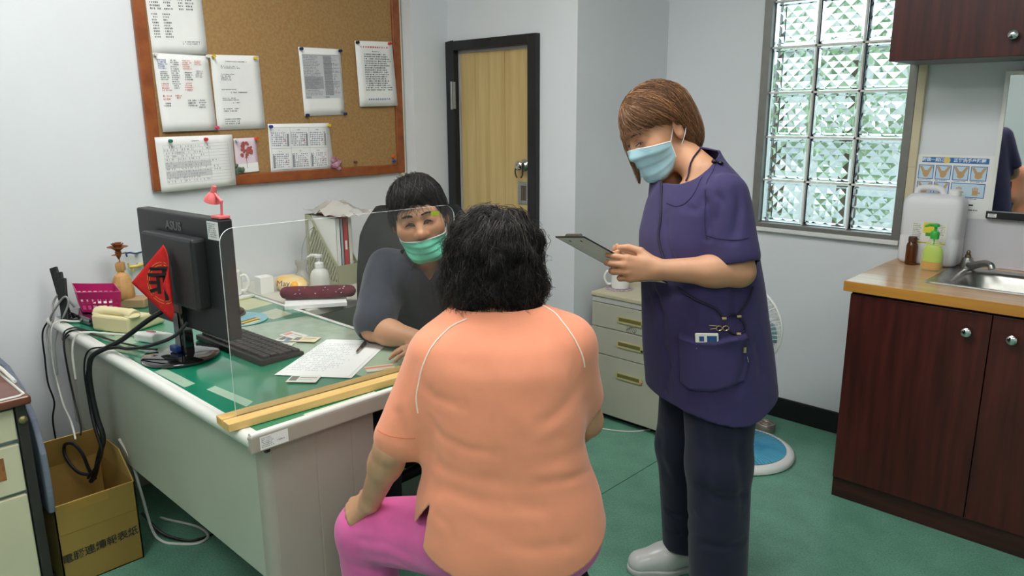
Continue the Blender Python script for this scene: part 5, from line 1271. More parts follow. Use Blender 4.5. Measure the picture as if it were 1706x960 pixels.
def surfnet(f, lo, hi, h):
    lo = np.asarray(lo, float); n = np.ceil((np.asarray(hi)-lo)/h/4).astype(int)*4+1
    B = (n-1)//4
    cx = [lo[i]+(np.arange(B[i])*4+2)*h for i in range(3)]
    G = np.stack(np.meshgrid(*cx, indexing='ij'), -1).reshape(-1, 3).astype(F32)
    dc = f(G).reshape(B)
    act = np.abs(dc) < 7.5*h
    D = np.repeat(np.repeat(np.repeat(np.where(dc < 0, -1., 1.), 4, 0), 4, 1), 4, 2).astype(F32)
    D = np.pad(D, ((0, 1), (0, 1), (0, 1)), mode='edge')
    A = np.pad(np.repeat(np.repeat(np.repeat(act, 4, 0), 4, 1), 4, 2), ((0, 1), (0, 1), (0, 1)), mode='edge')
    for ax in range(3):
        sl = [slice(None)]*3; s2 = [slice(None)]*3; sl[ax] = slice(1, None); s2[ax] = slice(None, -1)
        A[tuple(sl)] |= A[tuple(s2)].copy()
    I = np.argwhere(A)
    P = (lo+I*h).astype(F32); out = np.empty(len(P), F32)
    for s in range(0, len(P), 400000): out[s:s+400000] = f(P[s:s+400000])
    D[A] = out
    S = D < 0
    c = [S[a:n[0]-1+a, b:n[1]-1+b, d:n[2]-1+d] for a in (0, 1) for b in (0, 1) for d in (0, 1)]
    cnt = sum(x.astype(np.int8) for x in c); cells = np.argwhere((cnt > 0) & (cnt < 8))
    idx = -np.ones(np.array(n)-1, np.int64); idx[tuple(cells.T)] = np.arange(len(cells))
    acc = np.zeros((len(cells), 3)); num = np.zeros(len(cells))
    cor = [(a, b, d) for a in (0, 1) for b in (0, 1) for d in (0, 1)]
    for i in range(8):
        for j in range(i+1, 8):
            df = np.abs(np.array(cor[i])-np.array(cor[j])).sum()
            if df != 1: continue
            di = D[tuple((cells+cor[i]).T)]; dj = D[tuple((cells+cor[j]).T)]; m_ = (di < 0) != (dj < 0)
            t = np.where(m_, di/np.where(m_, di-dj, 1), 0)
            pt = np.array(cor[i])+t[:, None]*(np.array(cor[j])-np.array(cor[i])); acc[m_] += pt[m_]; num += m_
    V = lo+(cells+acc/num[:, None])*h
    Q = []
    for ax in range(3):
        u, v = [(1, 2), (2, 0), (0, 1)][ax]
        sl0 = [slice(None)]*3; sl1 = [slice(None)]*3; sl0[ax] = slice(0, n[ax]-1); sl1[ax] = slice(1, n[ax])
        a = S[tuple(sl0)]; b = S[tuple(sl1)]; E = np.argwhere(a != b)
        E = E[(E[:, u] > 0) & (E[:, v] > 0) & (E[:, u] < n[u]-1) & (E[:, v] < n[v]-1)]
        if not len(E): continue
        fl = a[tuple(E.T)]; eu = np.zeros(3, int); ev = np.zeros(3, int); eu[u] = 1; ev[v] = 1
        q = np.stack([idx[tuple((E-eu-ev).T)], idx[tuple((E-ev).T)], idx[tuple(E.T)], idx[tuple((E-eu).T)]], 1)
        q[~fl] = q[~fl][:, ::-1]; q = q[(q >= 0).all(1)]; Q.append(q)
    return V, np.concatenate(Q) if Q else np.zeros((0, 4), int)

def grad(f, P, e=.0015):
    P = P.astype(F32); g = np.zeros((len(P), 3))
    for i in range(3):
        d = np.zeros(3, F32); d[i] = e; g[:, i] = (f(P+d)-f(P-d))/(2*e)
    return g
def relax(V, Q, it=1, lam=.5):
    for _ in range(it):
        acc = np.zeros_like(V); c = np.zeros(len(V))
        for i in range(4):
            for j in ((i+1) % 4, (i-1) % 4):
                np.add.at(acc, Q[:, i], V[Q[:, j]]); np.add.at(c, Q[:, i], 1)
        m_ = c > 0; V = V.copy(); V[m_] = V[m_]*(1-lam)+lam*acc[m_]/c[m_][:, None]
    return V
def vnormals(V, Q):
    n = np.cross(V[Q[:, 2]]-V[Q[:, 0]], V[Q[:, 3]]-V[Q[:, 1]]); N = np.zeros_like(V)
    for i in range(4): np.add.at(N, Q[:, i], n)
    return N/np.maximum(np.linalg.norm(N, axis=1), 1e-12)[:, None]
def polydist(V, pts):
    pts = np.asarray(pts); d = np.full(len(V), 9.)
    for a, b in zip(pts[:-1], pts[1:]):
        e = b-a; q = V-a; t = np.clip((q @ e)/max(1e-9, e @ e), 0, 1); d = np.minimum(d, np.linalg.norm(q-t[:, None]*e, axis=1))
    return d
def npmesh(name, V, Q, m, parent, smooth=True, colour=None, tri=False):
    """mesh object from numpy arrays in world space"""
    used = np.unique(Q); re = -np.ones(len(V), np.int64); re[used] = np.arange(len(used)); V = V[used]; Q = re[Q]
    I = np.array(basis(parent).inverted()) if parent is not None else np.eye(4)
    V = V @ I[:3, :3].T+I[:3, 3]
    me = bpy.data.meshes.new(name); k = Q.shape[1]
    me.vertices.add(len(V)); me.vertices.foreach_set('co', V.astype(F32).ravel())
    me.loops.add(Q.size); me.loops.foreach_set('vertex_index', Q.astype(np.int32).ravel())
    me.polygons.add(len(Q)); me.polygons.foreach_set('loop_start', np.arange(0, Q.size, k, dtype=np.int32)); me.polygons.foreach_set('loop_total', np.full(len(Q), k, np.int32))
    me.update(calc_edges=True); me.validate()
    if smooth: me.polygons.foreach_set('use_smooth', [True]*len(me.polygons))
    if colour is not None:
        ca = me.color_attributes.new('tone', 'FLOAT_COLOR', 'POINT'); c4 = np.ones((len(V), 4), F32); c4[:, :3] = colour[used]; ca.data.foreach_set('color', c4.ravel())
    me.materials.append(m)
    o = bpy.data.objects.new(name, me); COL.objects.link(o); o.parent = parent
    return o
def ray_at(u, v): return CM.T @ np.array([(u-853)/FPX, (v-480)/FPX, 1.])
CPOS = np.array([0, 0, CAM_H])
def at(u, v, t): return CPOS+ray_at(u, v)*t
def cast(f, pts, t0=1.0, t1=3.5):
    """where lines of sight meet an implicit surface"""
    D = np.array([ray_at(*p) for p in pts]); t = np.full(len(D), t0)
    for _ in range(140):
        d = f((CPOS+D*t[:, None]).astype(F32)); t = np.minimum(t+np.where(np.abs(d) < 4e-4, 0, d*.7), t1)
    return CPOS+D*t[:, None]
def hug(f, pts, off=0.):
    P = np.array(pts, float)
    for _ in range(12):
        g = grad(f, P); d = f(P.astype(F32)); P = P-g*((d-off)/np.maximum((g*g).sum(1), .2))[:, None]*.8
    return P
def spath(pts, k=8): return np.array([tuple(v) for v in smooth_path([tuple(p) for p in pts], k)])
BVH = {}
def bvh_of(o):
    if o.name not in BVH:
        from mathutils.bvhtree import BVHTree
        B_ = basis(o); BVH[o.name] = BVHTree.FromPolygons([B_ @ v.co for v in o.data.vertices], [tuple(p.vertices) for p in o.data.polygons])
    return BVH[o.name]
def on_mesh(o, pts, off=0.):
    """nearest points on a finished mesh, lifted by off"""
    T = bvh_of(o); out = []
    for p in pts:
        q, n_, i, d = T.find_nearest(Vector(tuple(p))); out.append(q+n_*off)
    return out
def ribbon(name, o, pts, r, m, parent, off=.0, k=8, n=6):
    P = on_mesh(o, spath(pts, k), off); P = smooth_path(P[::2]+([P[-1]] if len(P) % 2 == 0 else []), 2)
    return MB().tube(P, r, n).build(name, m, parent, smooth=True)

def torso(p, yaw, tab, n=2.3):
    """stacked super-ellipses; tab rows: z, a, b, half width, half depth"""
    T = np.array(tab); z = p[:, 2]; a, b = toAB(p)
    zs = np.clip(z, T[0, 0], T[-1, 0]); I = [np.interp(zs, T[:, 0], T[:, i]) for i in range(1, 5)]
    x = a-I[0]; y = b-I[1]; c, s = math.cos(yaw), math.sin(yaw); X = x*c+y*s; Y = -x*s+y*c
    q = (np.abs(X/I[2])**n+np.abs(Y/I[3])**n)**(1/n)
    d = (q-1)*np.minimum(I[2], I[3])*.95
    return np.maximum(d, np.maximum(T[0, 0]-z, z-T[-1, 0]))
def smooth_tab(tab, k=6):
    T = np.array(tab, float); zs = np.linspace(T[0, 0], T[-1, 0], len(T)*k); out = [zs]
    for i in range(1, T.shape[1]):
        v = np.interp(zs, T[:, 0], T[:, i])
        for _ in range(3): v[1:-1] = (v[:-2]+2*v[1:-1]+v[2:])/4
        out.append(v)
    return np.stack(out, 1)

# ---------------------------------------------------------------- head and hand prototypes
def head_frame(C, fwd, up, s=1.):
    f = np.asarray(fwd, float); f /= np.linalg.norm(f); u = np.asarray(up, float); u -= f*(u @ f); u /= np.linalg.norm(u); r = np.cross(f, u)
    return dict(C=np.asarray(C, float), R=np.stack([r, f, u], 1), s=s)
def HW(H, P): return H['C']+(np.asarray(P, float)*H['s']) @ H['R'].T
def HL(H, p): return ((p-H['C'].astype(F32)) @ H['R'].astype(F32))/F32(H['s'])
def head_sdf(H, smile=0., nose=1., wide=1.):
    def f(p):
        q = HL(H, p); x = np.abs(q[:, 0])/wide; m_ = np.stack([x, q[:, 1], q[:, 2]], 1)      # mirrored in x
        d = ell(m_, (0, -.012, .036), (.074, .095, .086))
        d = smin(d, ell(m_, (0, .022, -.035), (.058, .070, .082)), .05)
        d = smin(d, cap(m_, (.0, .062, -.100), (.016, .058, -.100), .022, .020), .035)
        d = smin(d, cap(m_, (.052, .0, -.062), (.02, .05, -.098), .017, .018), .03)
        d = smin(d, ell(m_, (.043, .056, -.028+.004*smile), (.024, .024, .022)), .03)
        d = smin(d, cap(m_, (.0, .083, .026), (.040, .070, .026), .012, .010), .022)
        d = smax(d, -ell(m_, (.031, .098, .003), (.019, .011, .0115)), .018)
        d = smin(d, ell(m_, (.032, .0755, .002), (.0155, .0125, .0130)), .008)
        d = smin(d, cap(m_, (0, .083, .008), (0, .103*nose**.3, -.028), .0075, .0105), .014)
        d = smin(d, cap(m_, (0, .101*nose**.3, -.031), (.0, .101*nose**.3, -.033), .012, .012), .008)
        d = smin(d, ell(m_, (.0125, .091, -.034), (.0085, .011, .0085)), .007)
        d = smax(d, -cap(m_, (.006, .104, -.0445), (.008, .092, -.040), .0035, .003), .003)
        d = smin(d, ell(m_, (.0, .0845, -.066), (.022, .010, .0065)), .008)
        d = smin(d, ell(m_, (.0, .0825, -.077), (.019, .010, .0065)), .008)
        d = smax(d, -cap(m_, (0, .097, -.0712), (.021, .086, -.0705+.003*smile), .0012, .0012), .0025)
        e = ell(m_, (.0775, -.012, -.008), (.0075, .021, .031), np.array([[.94, .34, 0], [-.34, .94, 0], [0, 0, 1.]]))
        e = smax(e, -ell(m_, (.086, -.008, -.004), (.007, .012, .019)), .006)
        d = smin(d, e, .006)
        return d*H['s']
    return f
def hand_prims(W_, D, N, S, curl, thumb, sc_=1., spread=.12, palm_r=.0125):
    """W_ wrist, D toward the fingers, N back of the hand, S thumb side; returns (palm, fingers) capsule lists"""
    D = np.asarray(D, float); D /= np.linalg.norm(D); N = np.asarray(N, float); N -= D*(N @ D); N /= np.linalg.norm(N)
    S0 = np.cross(D, N); S0 = S0 if S0 @ np.asarray(S, float) > 0 else -S0; S = S0
    palm = []; fing = []
    for i, (o, L0, ln) in enumerate(((.027, .086, (.040, .024, .019)), (.009, .090, (.044, .028, .020)), (-.010, .085, (.041, .026, .020)), (-.027, .076, (.032, .019, .017)))):
        k = W_+(D*L0+S*o+N*(.004-.004*abs(i-1.3)))*sc_; palm.append((W_+(S*o*.55+D*.012)*sc_, k, palm_r*sc_*1.05, .0108*sc_))
        c = curl[i] if isinstance(curl[0], (tuple, list)) else curl; ang = 0; p = k; sp = spread*(1.3-i)/1.5
        for j in range(3):
            ang += c[j]; d = (D*math.cos(sp)+S*math.sin(sp))*math.cos(ang)-N*math.sin(ang); q = p+d*ln[j]*sc_
            r0, r1 = [(.0095, .0085), (.0085, .0078), (.0078, .0062)][j]; e = .88 if i == 3 else 1.
            fing.append((i, p, q, r0*sc_*e, r1*sc_*e)); p = q
    b = W_+(D*.022+S*.022-N*.006)*sc_; p = b
    for j, (t, L_, r0, r1) in enumerate(zip(thumb, (.040, .033, .026), (.0150, .0115, .0100), (.0115, .0100, .0080))):
        d = D*t[0]+S*t[1]+N*t[2]; d /= np.linalg.norm(d); q = p+d*L_*sc_; fing.append((4, p, q, r0*sc_, r1*sc_)); p = q
    return palm, fing
def hand_sdf(p, hp):
    palm, fing = hp; d = None
    for a, b, ra, rb in palm:
        e = cap(p, a, b, ra, rb); d = e if d is None else smin(d, e, .014)
    cur = {}
    for i, a, b, ra, rb in fing:
        e = cap(p, a, b, ra, rb); cur[i] = e if i not in cur else smin(cur[i], e, .004)
    g = None
    for i, e in cur.items():
        d = smin(d, e, .007 if i < 4 else .014)
    return d
def nails(name, hp, N, m, parent, which=(0, 1, 2, 3)):
    b = MB()
    for i in which:
        seg = [s for s in hp[1] if s[0] == i][-1]; p, q, r = seg[1], seg[2], seg[4]; d = (q-p)/np.linalg.norm(q-p); n = N-d*(N @ d); n /= np.linalg.norm(n); s = np.cross(d, n)
        b.ball(tuple(q-d*.003+n*r*.78), (.0042, .006, .0018), 8, 6, Matrix((tuple(s), tuple(d), tuple(n))).transposed())
    return b.build(name, m, parent, smooth=True)

def body_mesh(name, f, parent, m, lo, hi, h, fine, colour=None):
    """one skin mesh: coarse everywhere, finer inside the boxes of fine [(lo, hi, h)]"""
    V, Q = surfnet(f, lo, hi, h); parts = []
    for a, b, hh in fine:
        c = V[Q].mean(1); ins = ((c > np.asarray(a)+hh) & (c < np.asarray(b)-hh)).all(1); Q = Q[~ins]
    parts.append((relax(V, Q, 1, .4), Q))
    for a, b, hh in fine:
        v, q = surfnet(f, a, b, hh); parts.append((relax(v, q, 1, .4), q))
    off = 0; VV = []; QQ = []
    for v, q in parts: VV.append(v); QQ.append(q+off); off += len(v)
    V = np.concatenate(VV); Q = np.concatenate(QQ)
    return npmesh(name, V, Q, m, parent, colour=None if colour is None else colour(V))
CREASE = .5
def garment(name, f, lo, hi, h, m, parent, creases=(), wrinkle=0., wscale=9., stretch=(1, 1, 1), cut=(), thick=.002, post=None, it=2, colour=None):
    V, Q = surfnet(f, lo, hi, h); V = relax(V, Q, it, .5); N = vnormals(V, Q); off = np.zeros(len(V))
    if wrinkle:
        P = V*np.array(stretch); off += wrinkle*(noise(P, wscale, 1)+.5*noise(P, wscale*2.1, 2))
    for pts, amp, w in creases:
        d = polydist(V, pts)/(w*1.15); e_ = np.minimum(np.linalg.norm(V-np.asarray(pts)[0], axis=1), np.linalg.norm(V-np.asarray(pts)[-1], axis=1)); off += -amp*CREASE*(1-.8*d*d)*np.exp(-d*d*.9)*np.clip(e_/.03+.25, 0, 1)*(1+.5*noise(V, 28, 9))
    V = V+N*off[:, None]
    if post is not None: V = post(V, N)
    c = V[Q].mean(1); keep = np.ones(len(Q), bool)
    for g in cut: keep &= ~g(c)
    Q = Q[keep]
    if len(cut):                                  # straighten the cut edges
        E = np.sort(np.concatenate([Q[:, [i, (i+1) % 4]] for i in range(4)]), 1); key = E[:, 0]*len(V)+E[:, 1]; uq, ct = np.unique(key, return_counts=True); bd = uq[ct == 1]; e0, e1 = bd // len(V), bd % len(V)
        for _ in range(9):
            acc = np.zeros_like(V); c_ = np.zeros(len(V)); np.add.at(acc, e0, V[e1]); np.add.at(acc, e1, V[e0]); np.add.at(c_, e0, 1); np.add.at(c_, e1, 1); m2 = c_ >= 2
            V = V.copy(); V[m2] = .5*V[m2]+.5*acc[m2]/c_[m2][:, None]
    o = npmesh(name, V, Q, m, parent, colour=None if colour is None else colour(V))
    if thick:
        md = o.modifiers.new('solid', 'SOLIDIFY'); md.thickness = thick; md.offset = -1
    return o
def beyond(pt, d, r=9., s=0.):
    """cut test: past the plane at pt facing d, within r of pt"""
    pt = np.asarray(pt, float); d = np.asarray(d, float)/np.linalg.norm(d)
    return lambda c: (((c-pt) @ d) > s) & (np.linalg.norm(c-pt, axis=1) < r)

def sleeve_cut(f, tab, yaw, end, d, s):
    d = np.asarray(d)/np.linalg.norm(d); end = np.asarray(end)
    def g(c):
        q = c-end; h_ = q @ d; r_ = np.linalg.norm(q-h_[:, None]*d, axis=1)
        return (h_ > s) & (h_ < .12) & (r_ < .085) & (torso(c.astype(F32), yaw, tab) > .012)
    return g

def strands(name, paths, r, m, parent, tone=None, taper=.35):
    """hair: many thin three sided tubes; paths (n, k, 3)"""
    P = np.asarray(paths, float); n, k = P.shape[:2]; T = np.gradient(P, axis=1); T /= np.maximum(np.linalg.norm(T, axis=2, keepdims=True), 1e-9)
    up = np.tile(np.array([.3, .5, .81]), (n, 1)); V = np.zeros((n, k, 3, 3))
    rr = (np.linspace(1, taper, k)[None, :]*np.asarray(r).reshape(-1, 1)) if np.ndim(r) else np.tile(np.linspace(1, taper, k)*r, (n, 1))
    A = np.cross(T, up[:, None]); A /= np.maximum(np.linalg.norm(A, axis=2, keepdims=True), 1e-9); B_ = np.cross(T, A)
    for j in range(3):
        a = 2*math.pi*j/3; V[:, :, j] = P+(A*math.cos(a)+B_*math.sin(a))*rr[:, :, None]
    base = (np.arange(n)*k*3)[:, None, None]+(np.arange(k-1)*3)[None, :, None]
    j = np.arange(3)[None, None]; j2 = (j+1) % 3
    Q = np.stack([base+j, base+j2, base+3+j2, base+3+j], -1).reshape(-1, 4)
    col = None
    if tone is not None: col = np.repeat(np.asarray(tone)[:, None, :], k*3, 1).reshape(-1, 3)
    o = npmesh(name, V.reshape(-1, 3), Q, m, parent, colour=col); o['kind'] = 'stuff'; return o

skin_w = mat('skin_nurse', rgb(188, 138, 106), .5, sss=.12, var=.05, vscale=14, bump=.08, bscale=220, attr='tone')
skin_d = mat('skin_doctor', rgb(198, 146, 112), .5, sss=.12, var=.05, vscale=14, bump=.08, bscale=220, attr='tone')
skin_p = mat('skin_patient', rgb(196, 148, 116), .55, sss=.1, var=.08, vscale=20, bump=.14, bscale=160, attr='tone')
for M_ in (skin_w, skin_d, skin_p):
    for nn in M_.node_tree.nodes:
        if nn.type == 'MIX': nn.blend_type = 'MULTIPLY'
sclera = mat('eye_white', rgb(226, 220, 214), .2); iris_m = mat('eye_dark', rgb(38, 26, 22), .1)
brow_m = mat('brow_hair', rgb(44, 34, 30), .7)
hair_blk = mat('black_hair', (1, 1, 1), .42, attr='tone'); hair_base = mat('black_hair_mass', rgb(22, 19, 18), .55, var=.3, vscale=60)
hair_brn = mat('brown_hair', (1, 1, 1), .4, attr='tone'); hair_brn_base = mat('brown_hair_mass', rgb(74, 46, 28), .5, var=.25, vscale=50)
ELASTIC = mat('mask_elastic', rgb(236, 236, 234), .7)
def face_tone(H):
    def c(V):
        q = HL(H, V.astype(F32)); x = np.abs(q[:, 0]); t = np.ones((len(V), 3))
        ck = np.exp(-(((x-.045)/.024)**2+((q[:, 1]-.07)/.04)**2+((q[:, 2]+.03)/.022)**2)); ns = np.exp(-((x/.016)**2+((q[:, 1]-.108)/.02)**2+((q[:, 2]+.035)/.016)**2))
        lp = np.exp(-((x/.022)**4+((q[:, 1]-.09)/.015)**2+((q[:, 2]+.0715)/.010)**2)); ey = np.exp(-(((x-.032)/.020)**2+((q[:, 1]-.082)/.02)**2+((q[:, 2]-.001)/.010)**2))
        for w, k in ((ck, (1.0, .86, .84)), (ns, (1., .86, .82)), (lp, (.86, .58, .56)), (ey, (.82, .74, .74))): t *= 1-w[:, None]*(1-np.array(k))
        return t
    return c
def eyes(H, f, parent, arch=.004, openz=.0032, look=(0, 0), lower=True, white=None):
    """upper lash line, a sliver of eye white and iris beneath it, lower lid line"""
    lash = mat('lash_line', rgb(30, 22, 20), .5); lid = mat('lid_line', rgb(140, 92, 74), .6)
    for sx_ in (-1, 1):
        up = [HW(H, (sx_*x, .10, z)) for x, z in ((.0185, -.0015), (.024, arch*.75), (.031, arch), (.039, arch*.72), (.047, -.001))]
        lo = [HW(H, (sx_*x, .10, z)) for x, z in ((.0185, -.0015), (.025, arch*.75-openz*.9), (.032, arch-openz*1.15), (.039, arch*.72-openz*.8), (.0465, -.001))]
        U_ = hug(f, spath(up, 5), .0004*H['s']); L_ = hug(f, spath(lo, 5), .0004*H['s'])
        n_ = len(U_); b = MB(); vs = [tuple(p) for p in U_]+[tuple(p) for p in L_]; b.add(vs, [(i, i+1, n_+i+1, n_+i) for i in range(n_-1)])
        o = b.build('eye', white or sclera, parent, smooth=True, fix=False)
        c = hug(f, [HW(H, (sx_*.032+look[0]*.005, .1, arch-openz*.55+look[1]*.002))], -.0016*H['s'])[0]
        MB().ball(tuple(c), (.0056*H['s'], .0030*H['s'], max(.0022, openz*.75)*H['s']), 12, 8, Matrix([list(r) for r in H['R']])).build('iris', iris_m, o, smooth=True)
        MB().tube([tuple(p) for p in hug(f, spath(up, 5), .0008*H['s'])], [.0006*H['s']]+[.00125*H['s']]*(n_-2)+[.0007*H['s']], 6).build('lash', lash, o, smooth=True)
        fold = [HW(H, (sx_*x, .10, z+.0052)) for x, z in ((.021, .001), (.026, arch*.8), (.033, arch), (.041, arch*.7), (.0485, .0))]
        MB().tube([tuple(p) for p in hug(f, spath(fold, 5), .0001)], .0006*H['s'], 5).build('lid_fold', lid, o, smooth=True)
        if lower:
            lo2 = [HW(H, (sx_*x, .10, z-.004)) for x, z in ((.020, -.004), (.027, arch*.4-openz), (.034, arch*.6-openz), (.043, -.003))]
            MB().tube([tuple(p) for p in hug(f, spath(lo2, 5), .0001)], .0006*H['s'], 5).build('lid_fold', lid, o, smooth=True)
def brows(H, f, parent, up=0., m=None, r=.0011, n=60, seed=1, dy=0.):
    rg = np.random.default_rng(seed); paths = []
    for sx_ in (-1, 1):
        for k in range(n):
            s = rg.random(); x = .013+.036*s; z = .0215+up+.006*math.sin(s*2.4)-.004*s+rg.normal()*.0016
            st = np.array([HW(H, (sx_*x, .1, z)), HW(H, (sx_*(x+.004), .1, z+.0022)), HW(H, (sx_*(x+.009), .1, z+.003*(1-s)))])
            paths.append(hug(f, st, .0006))
    return strands('eyebrows', paths, r*H['s'], m or brow_m, parent, tone=np.ones((len(paths), 3)))
def mask_mesh(H, f, parent, m, ztop, zbot, side=.070, seed=0, pleats=3, width=1.25, nz=26, nth=44, gap=.004, wave=0.):
    """pleated face mask: wraps the face at a small distance and spans the hollows. ztop(u), zbot(u): u in -1..1 across"""
    us = np.linspace(-1, 1, nth+1); vs = np.linspace(0, 1, nz+1); P = np.zeros((nz+1, nth+1, 3))
    for j, v in enumerate(vs):
        z = ztop(us)*(1-v)+zbot(us)*v; th = us*width
        d = np.stack([np.sin(th), np.cos(th), 0*th], 1); o = np.stack([0*z, 0*z+.004, z], 1); r = np.full(len(us), .17)
        for _ in range(40):
            r = r-f(HW(H, o+d*r[:, None]).astype(F32))/H['s']*.8
            r = np.clip(r, .02, .17)
        P[j] = o+d*(r+gap)[:, None]
    R_ = np.linalg.norm(P[:, :, :2]-np.array([0, .004]), axis=2)
    for _ in range(10):                        # taut cloth: only ever moves outward
        A = R_.copy(); A[1:-1] = np.maximum(A[1:-1], (A[:-2]+A[2:])/2); A[:, 1:-1] = np.maximum(A[:, 1:-1], (A[:, :-2]+A[:, 2:])/2-.0003); R_ = A
    B = R_.copy()
    for _ in range(3): B[1:-1] = (B[:-2]+2*B[1:-1]+B[2:])/4; B[:, 1:-1] = (B[:, :-2]+2*B[:, 1:-1]+B[:, 2:])/4
    R_ = np.maximum(R_, B)
    for j, v in enumerate(vs):
        s = (v*(pleats+1)) % 1.; amp = .0042 if .12 < v < .95 else 0
        R_[j] += amp*(s**1.5)*(1-np.abs(us)**3)+wave*np.sin(us*7+v*5)*.002
    th = us*width
    for j in range(nz+1): P[j, :, 0] = np.sin(th)*R_[j]; P[j, :, 1] = .004+np.cos(th)*R_[j]
    Wp = HW(H, P.reshape(-1, 3)); n1 = nth+1
    Q = np.array([(j*n1+i, (j+1)*n1+i, (j+1)*n1+i+1, j*n1+i+1) for j in range(nz) for i in range(nth)])
    o = npmesh('face_mask', Wp, Q, m, parent); md = o.modifiers.new('solid', 'SOLIDIFY'); md.thickness = .0012; md.offset = 0
    G = Wp.reshape(nz+1, n1, 3)
    for nm, pts in (('mask_edge', G[0]), ('mask_edge', G[:, 0]), ('mask_edge', G[:, -1])):
        MB().tube([tuple(p) for p in pts], .0016, 6).build(nm, ELASTIC, o, smooth=True)
    return o, G
def ear_loop(H, G, sgn, parent, ear=(.078, -.03, .0)):
    i = -1 if sgn > 0 else 0; top = G[1, i]; bot = G[-3, i]
    e1 = HW(H, (sgn*.080, -.018, .024)); e2 = HW(H, (sgn*.083, -.034, .0)); e3 = HW(H, (sgn*.079, -.026, -.028))
    MB().tube([tuple(p) for p in spath([top, e1, e2, e3, bot], 8)], .0014, 6).build('ear_loop', ELASTIC, parent, smooth=True)
# ---------------------------------------------------------------- woman in navy
def d3(a, b, z): return RV*a+FV*b+np.array([0, 0, z])
navy = mat('navy_scrubs', rgb(52, 44, 88), .85, var=.06, vscale=30, bump=.12, bscale=300, sheen=.08, bdist=.0006)
navy_d = mat('navy_trousers', rgb(24, 26, 50), .88, var=.06, vscale=20, bump=.2, bscale=380, sheen=.15, bdist=.0006)
nurse = thing('person', 'standing person in navy scrubs and pale blue mask reading from a clipboard', 'person', tuple(AB(.59, 2.12, 0)))
YN = math.radians(-70)
hf = d3(-.820, -.418, -.391); hu = np.array([0, 0, 1])+.17*d3(-.454, .891, 0)
H0 = head_frame((0, 0, 0), hf, hu, 1.04)
NH = head_frame(at(1130, 214, 2.135)-HW(H0, (-.0775, -.012, -.008)), hf, hu, 1.04)
nS1, nE1, nW1 = AB(.574, 1.995, 1.288), AB(.600, 1.935, 1.088), AB(.392, 1.955, 1.090)
nS2, nE2, nW2 = AB(.474, 2.275, 1.292), AB(.50, 2.37, 1.085), AB(.405, 2.125, 1.060)
nD1, nN1 = d3(-.97, .06, .03), d3(.0, -.97, .10)
nD2, nN2 = d3(-.95, -.10, .10), d3(.0, .80, -.55)
hpL = hand_prims(nW1, nD1, nN1, d3(0, -.2, .9), [(.35, .7, .5), (.45, .8, .55), (.55, .85, .55), (.65, .9, .6)], [(.75, .60, -.30), (.90, .25, -.35), (.95, -.05, -.30)], 1.0)
hpR = hand_prims(nW2, nD2, nN2, d3(0, .5, .8), [(.65, .65, .4), (.70, .7, .45), (.72, .7, .45), (.8, .75, .5)], [(.85, .30, -.45), (.95, .0, -.40), (.95, -.1, -.35)], 1.0)
nhead = head_sdf(NH, 0, .9)
neck0, neck1 = HW(NH, (0, -.030, -.055)), AB(.548, 2.145, 1.325)
def nurse_body(p):
    d = nhead(p)
    d = smin(d, cap(p, neck0, neck1, .043, .050), .02)
    d = smin(d, ell(p, AB(.540, 2.125, 1.262), (.085, .085, .055)), .03)
    d = smin(d, cap(p, AB(.548, 2.13, 1.22), AB(.58, 2.13, .9), .085, .10), .04)
    for S, E_, W_, hp in ((nS1, nE1, nW1, hpL), (nS2, nE2, nW2, hpR)):
        d = smin(d, cap(p, S, E_, .050, .041), .03); d = smin(d, cap(p, E_, E_+(W_-E_)*.35, .041, .042), .012); d = smin(d, cap(p, E_+(W_-E_)*.3, W_, .041, .0275), .02)
        d = smin(d, hand_sdf(p, hp), .016)
    for q in ((.63, 2.0, .64), (.568, 2.24, .56)): d = smin(d, cap(p, AB(.58, 2.13, .88), AB(q[0], q[1], .1), .055, .04), .01)
    return d
def boxof(pts, r): P = np.array(pts); return P.min(0)-r, P.max(0)+r
nb = body_mesh('body', nurse_body, nurse, skin_w, AB(.55, 2.14, 0)-np.array([.42, .42, -.05]), AB(.55, 2.14, 1.66)+np.array([.42, .42, 0]), .006,
    [boxof([HW(NH, (0, 0, 0))], .165)+(.0024,), boxof([s[1] for s in hpL[1]]+[nW1]+[s[2] for s in hpL[1]]+[s[1] for s in hpR[1]]+[nW2]+[s[2] for s in hpR[1]], .018)+(.0022,)], colour=face_tone(NH))
nails('fingernails', hpL, nN1, mat('nail', rgb(222, 176, 152), .3), nb)
eyes(NH, nhead, nb, .0028, .0038, (-.1, -.4), False)
brows(NH, nhead, nb, .002, mat('brow_brown', rgb(70, 48, 36), .7), .0009, 60)
mask_b = mat('mask_pale_blue', rgb(168, 206, 218), .8, var=.03, vscale=40, bump=.15, bscale=300)
mk, G = mask_mesh(NH, nhead, nurse, mask_b, lambda u: -.010-.020*np.abs(u)**1.4, lambda u: -.128+.040*np.abs(u)**2.2, pleats=3, width=1.30)
for s_ in (-1, 1): ear_loop(NH, G, s_, mk)
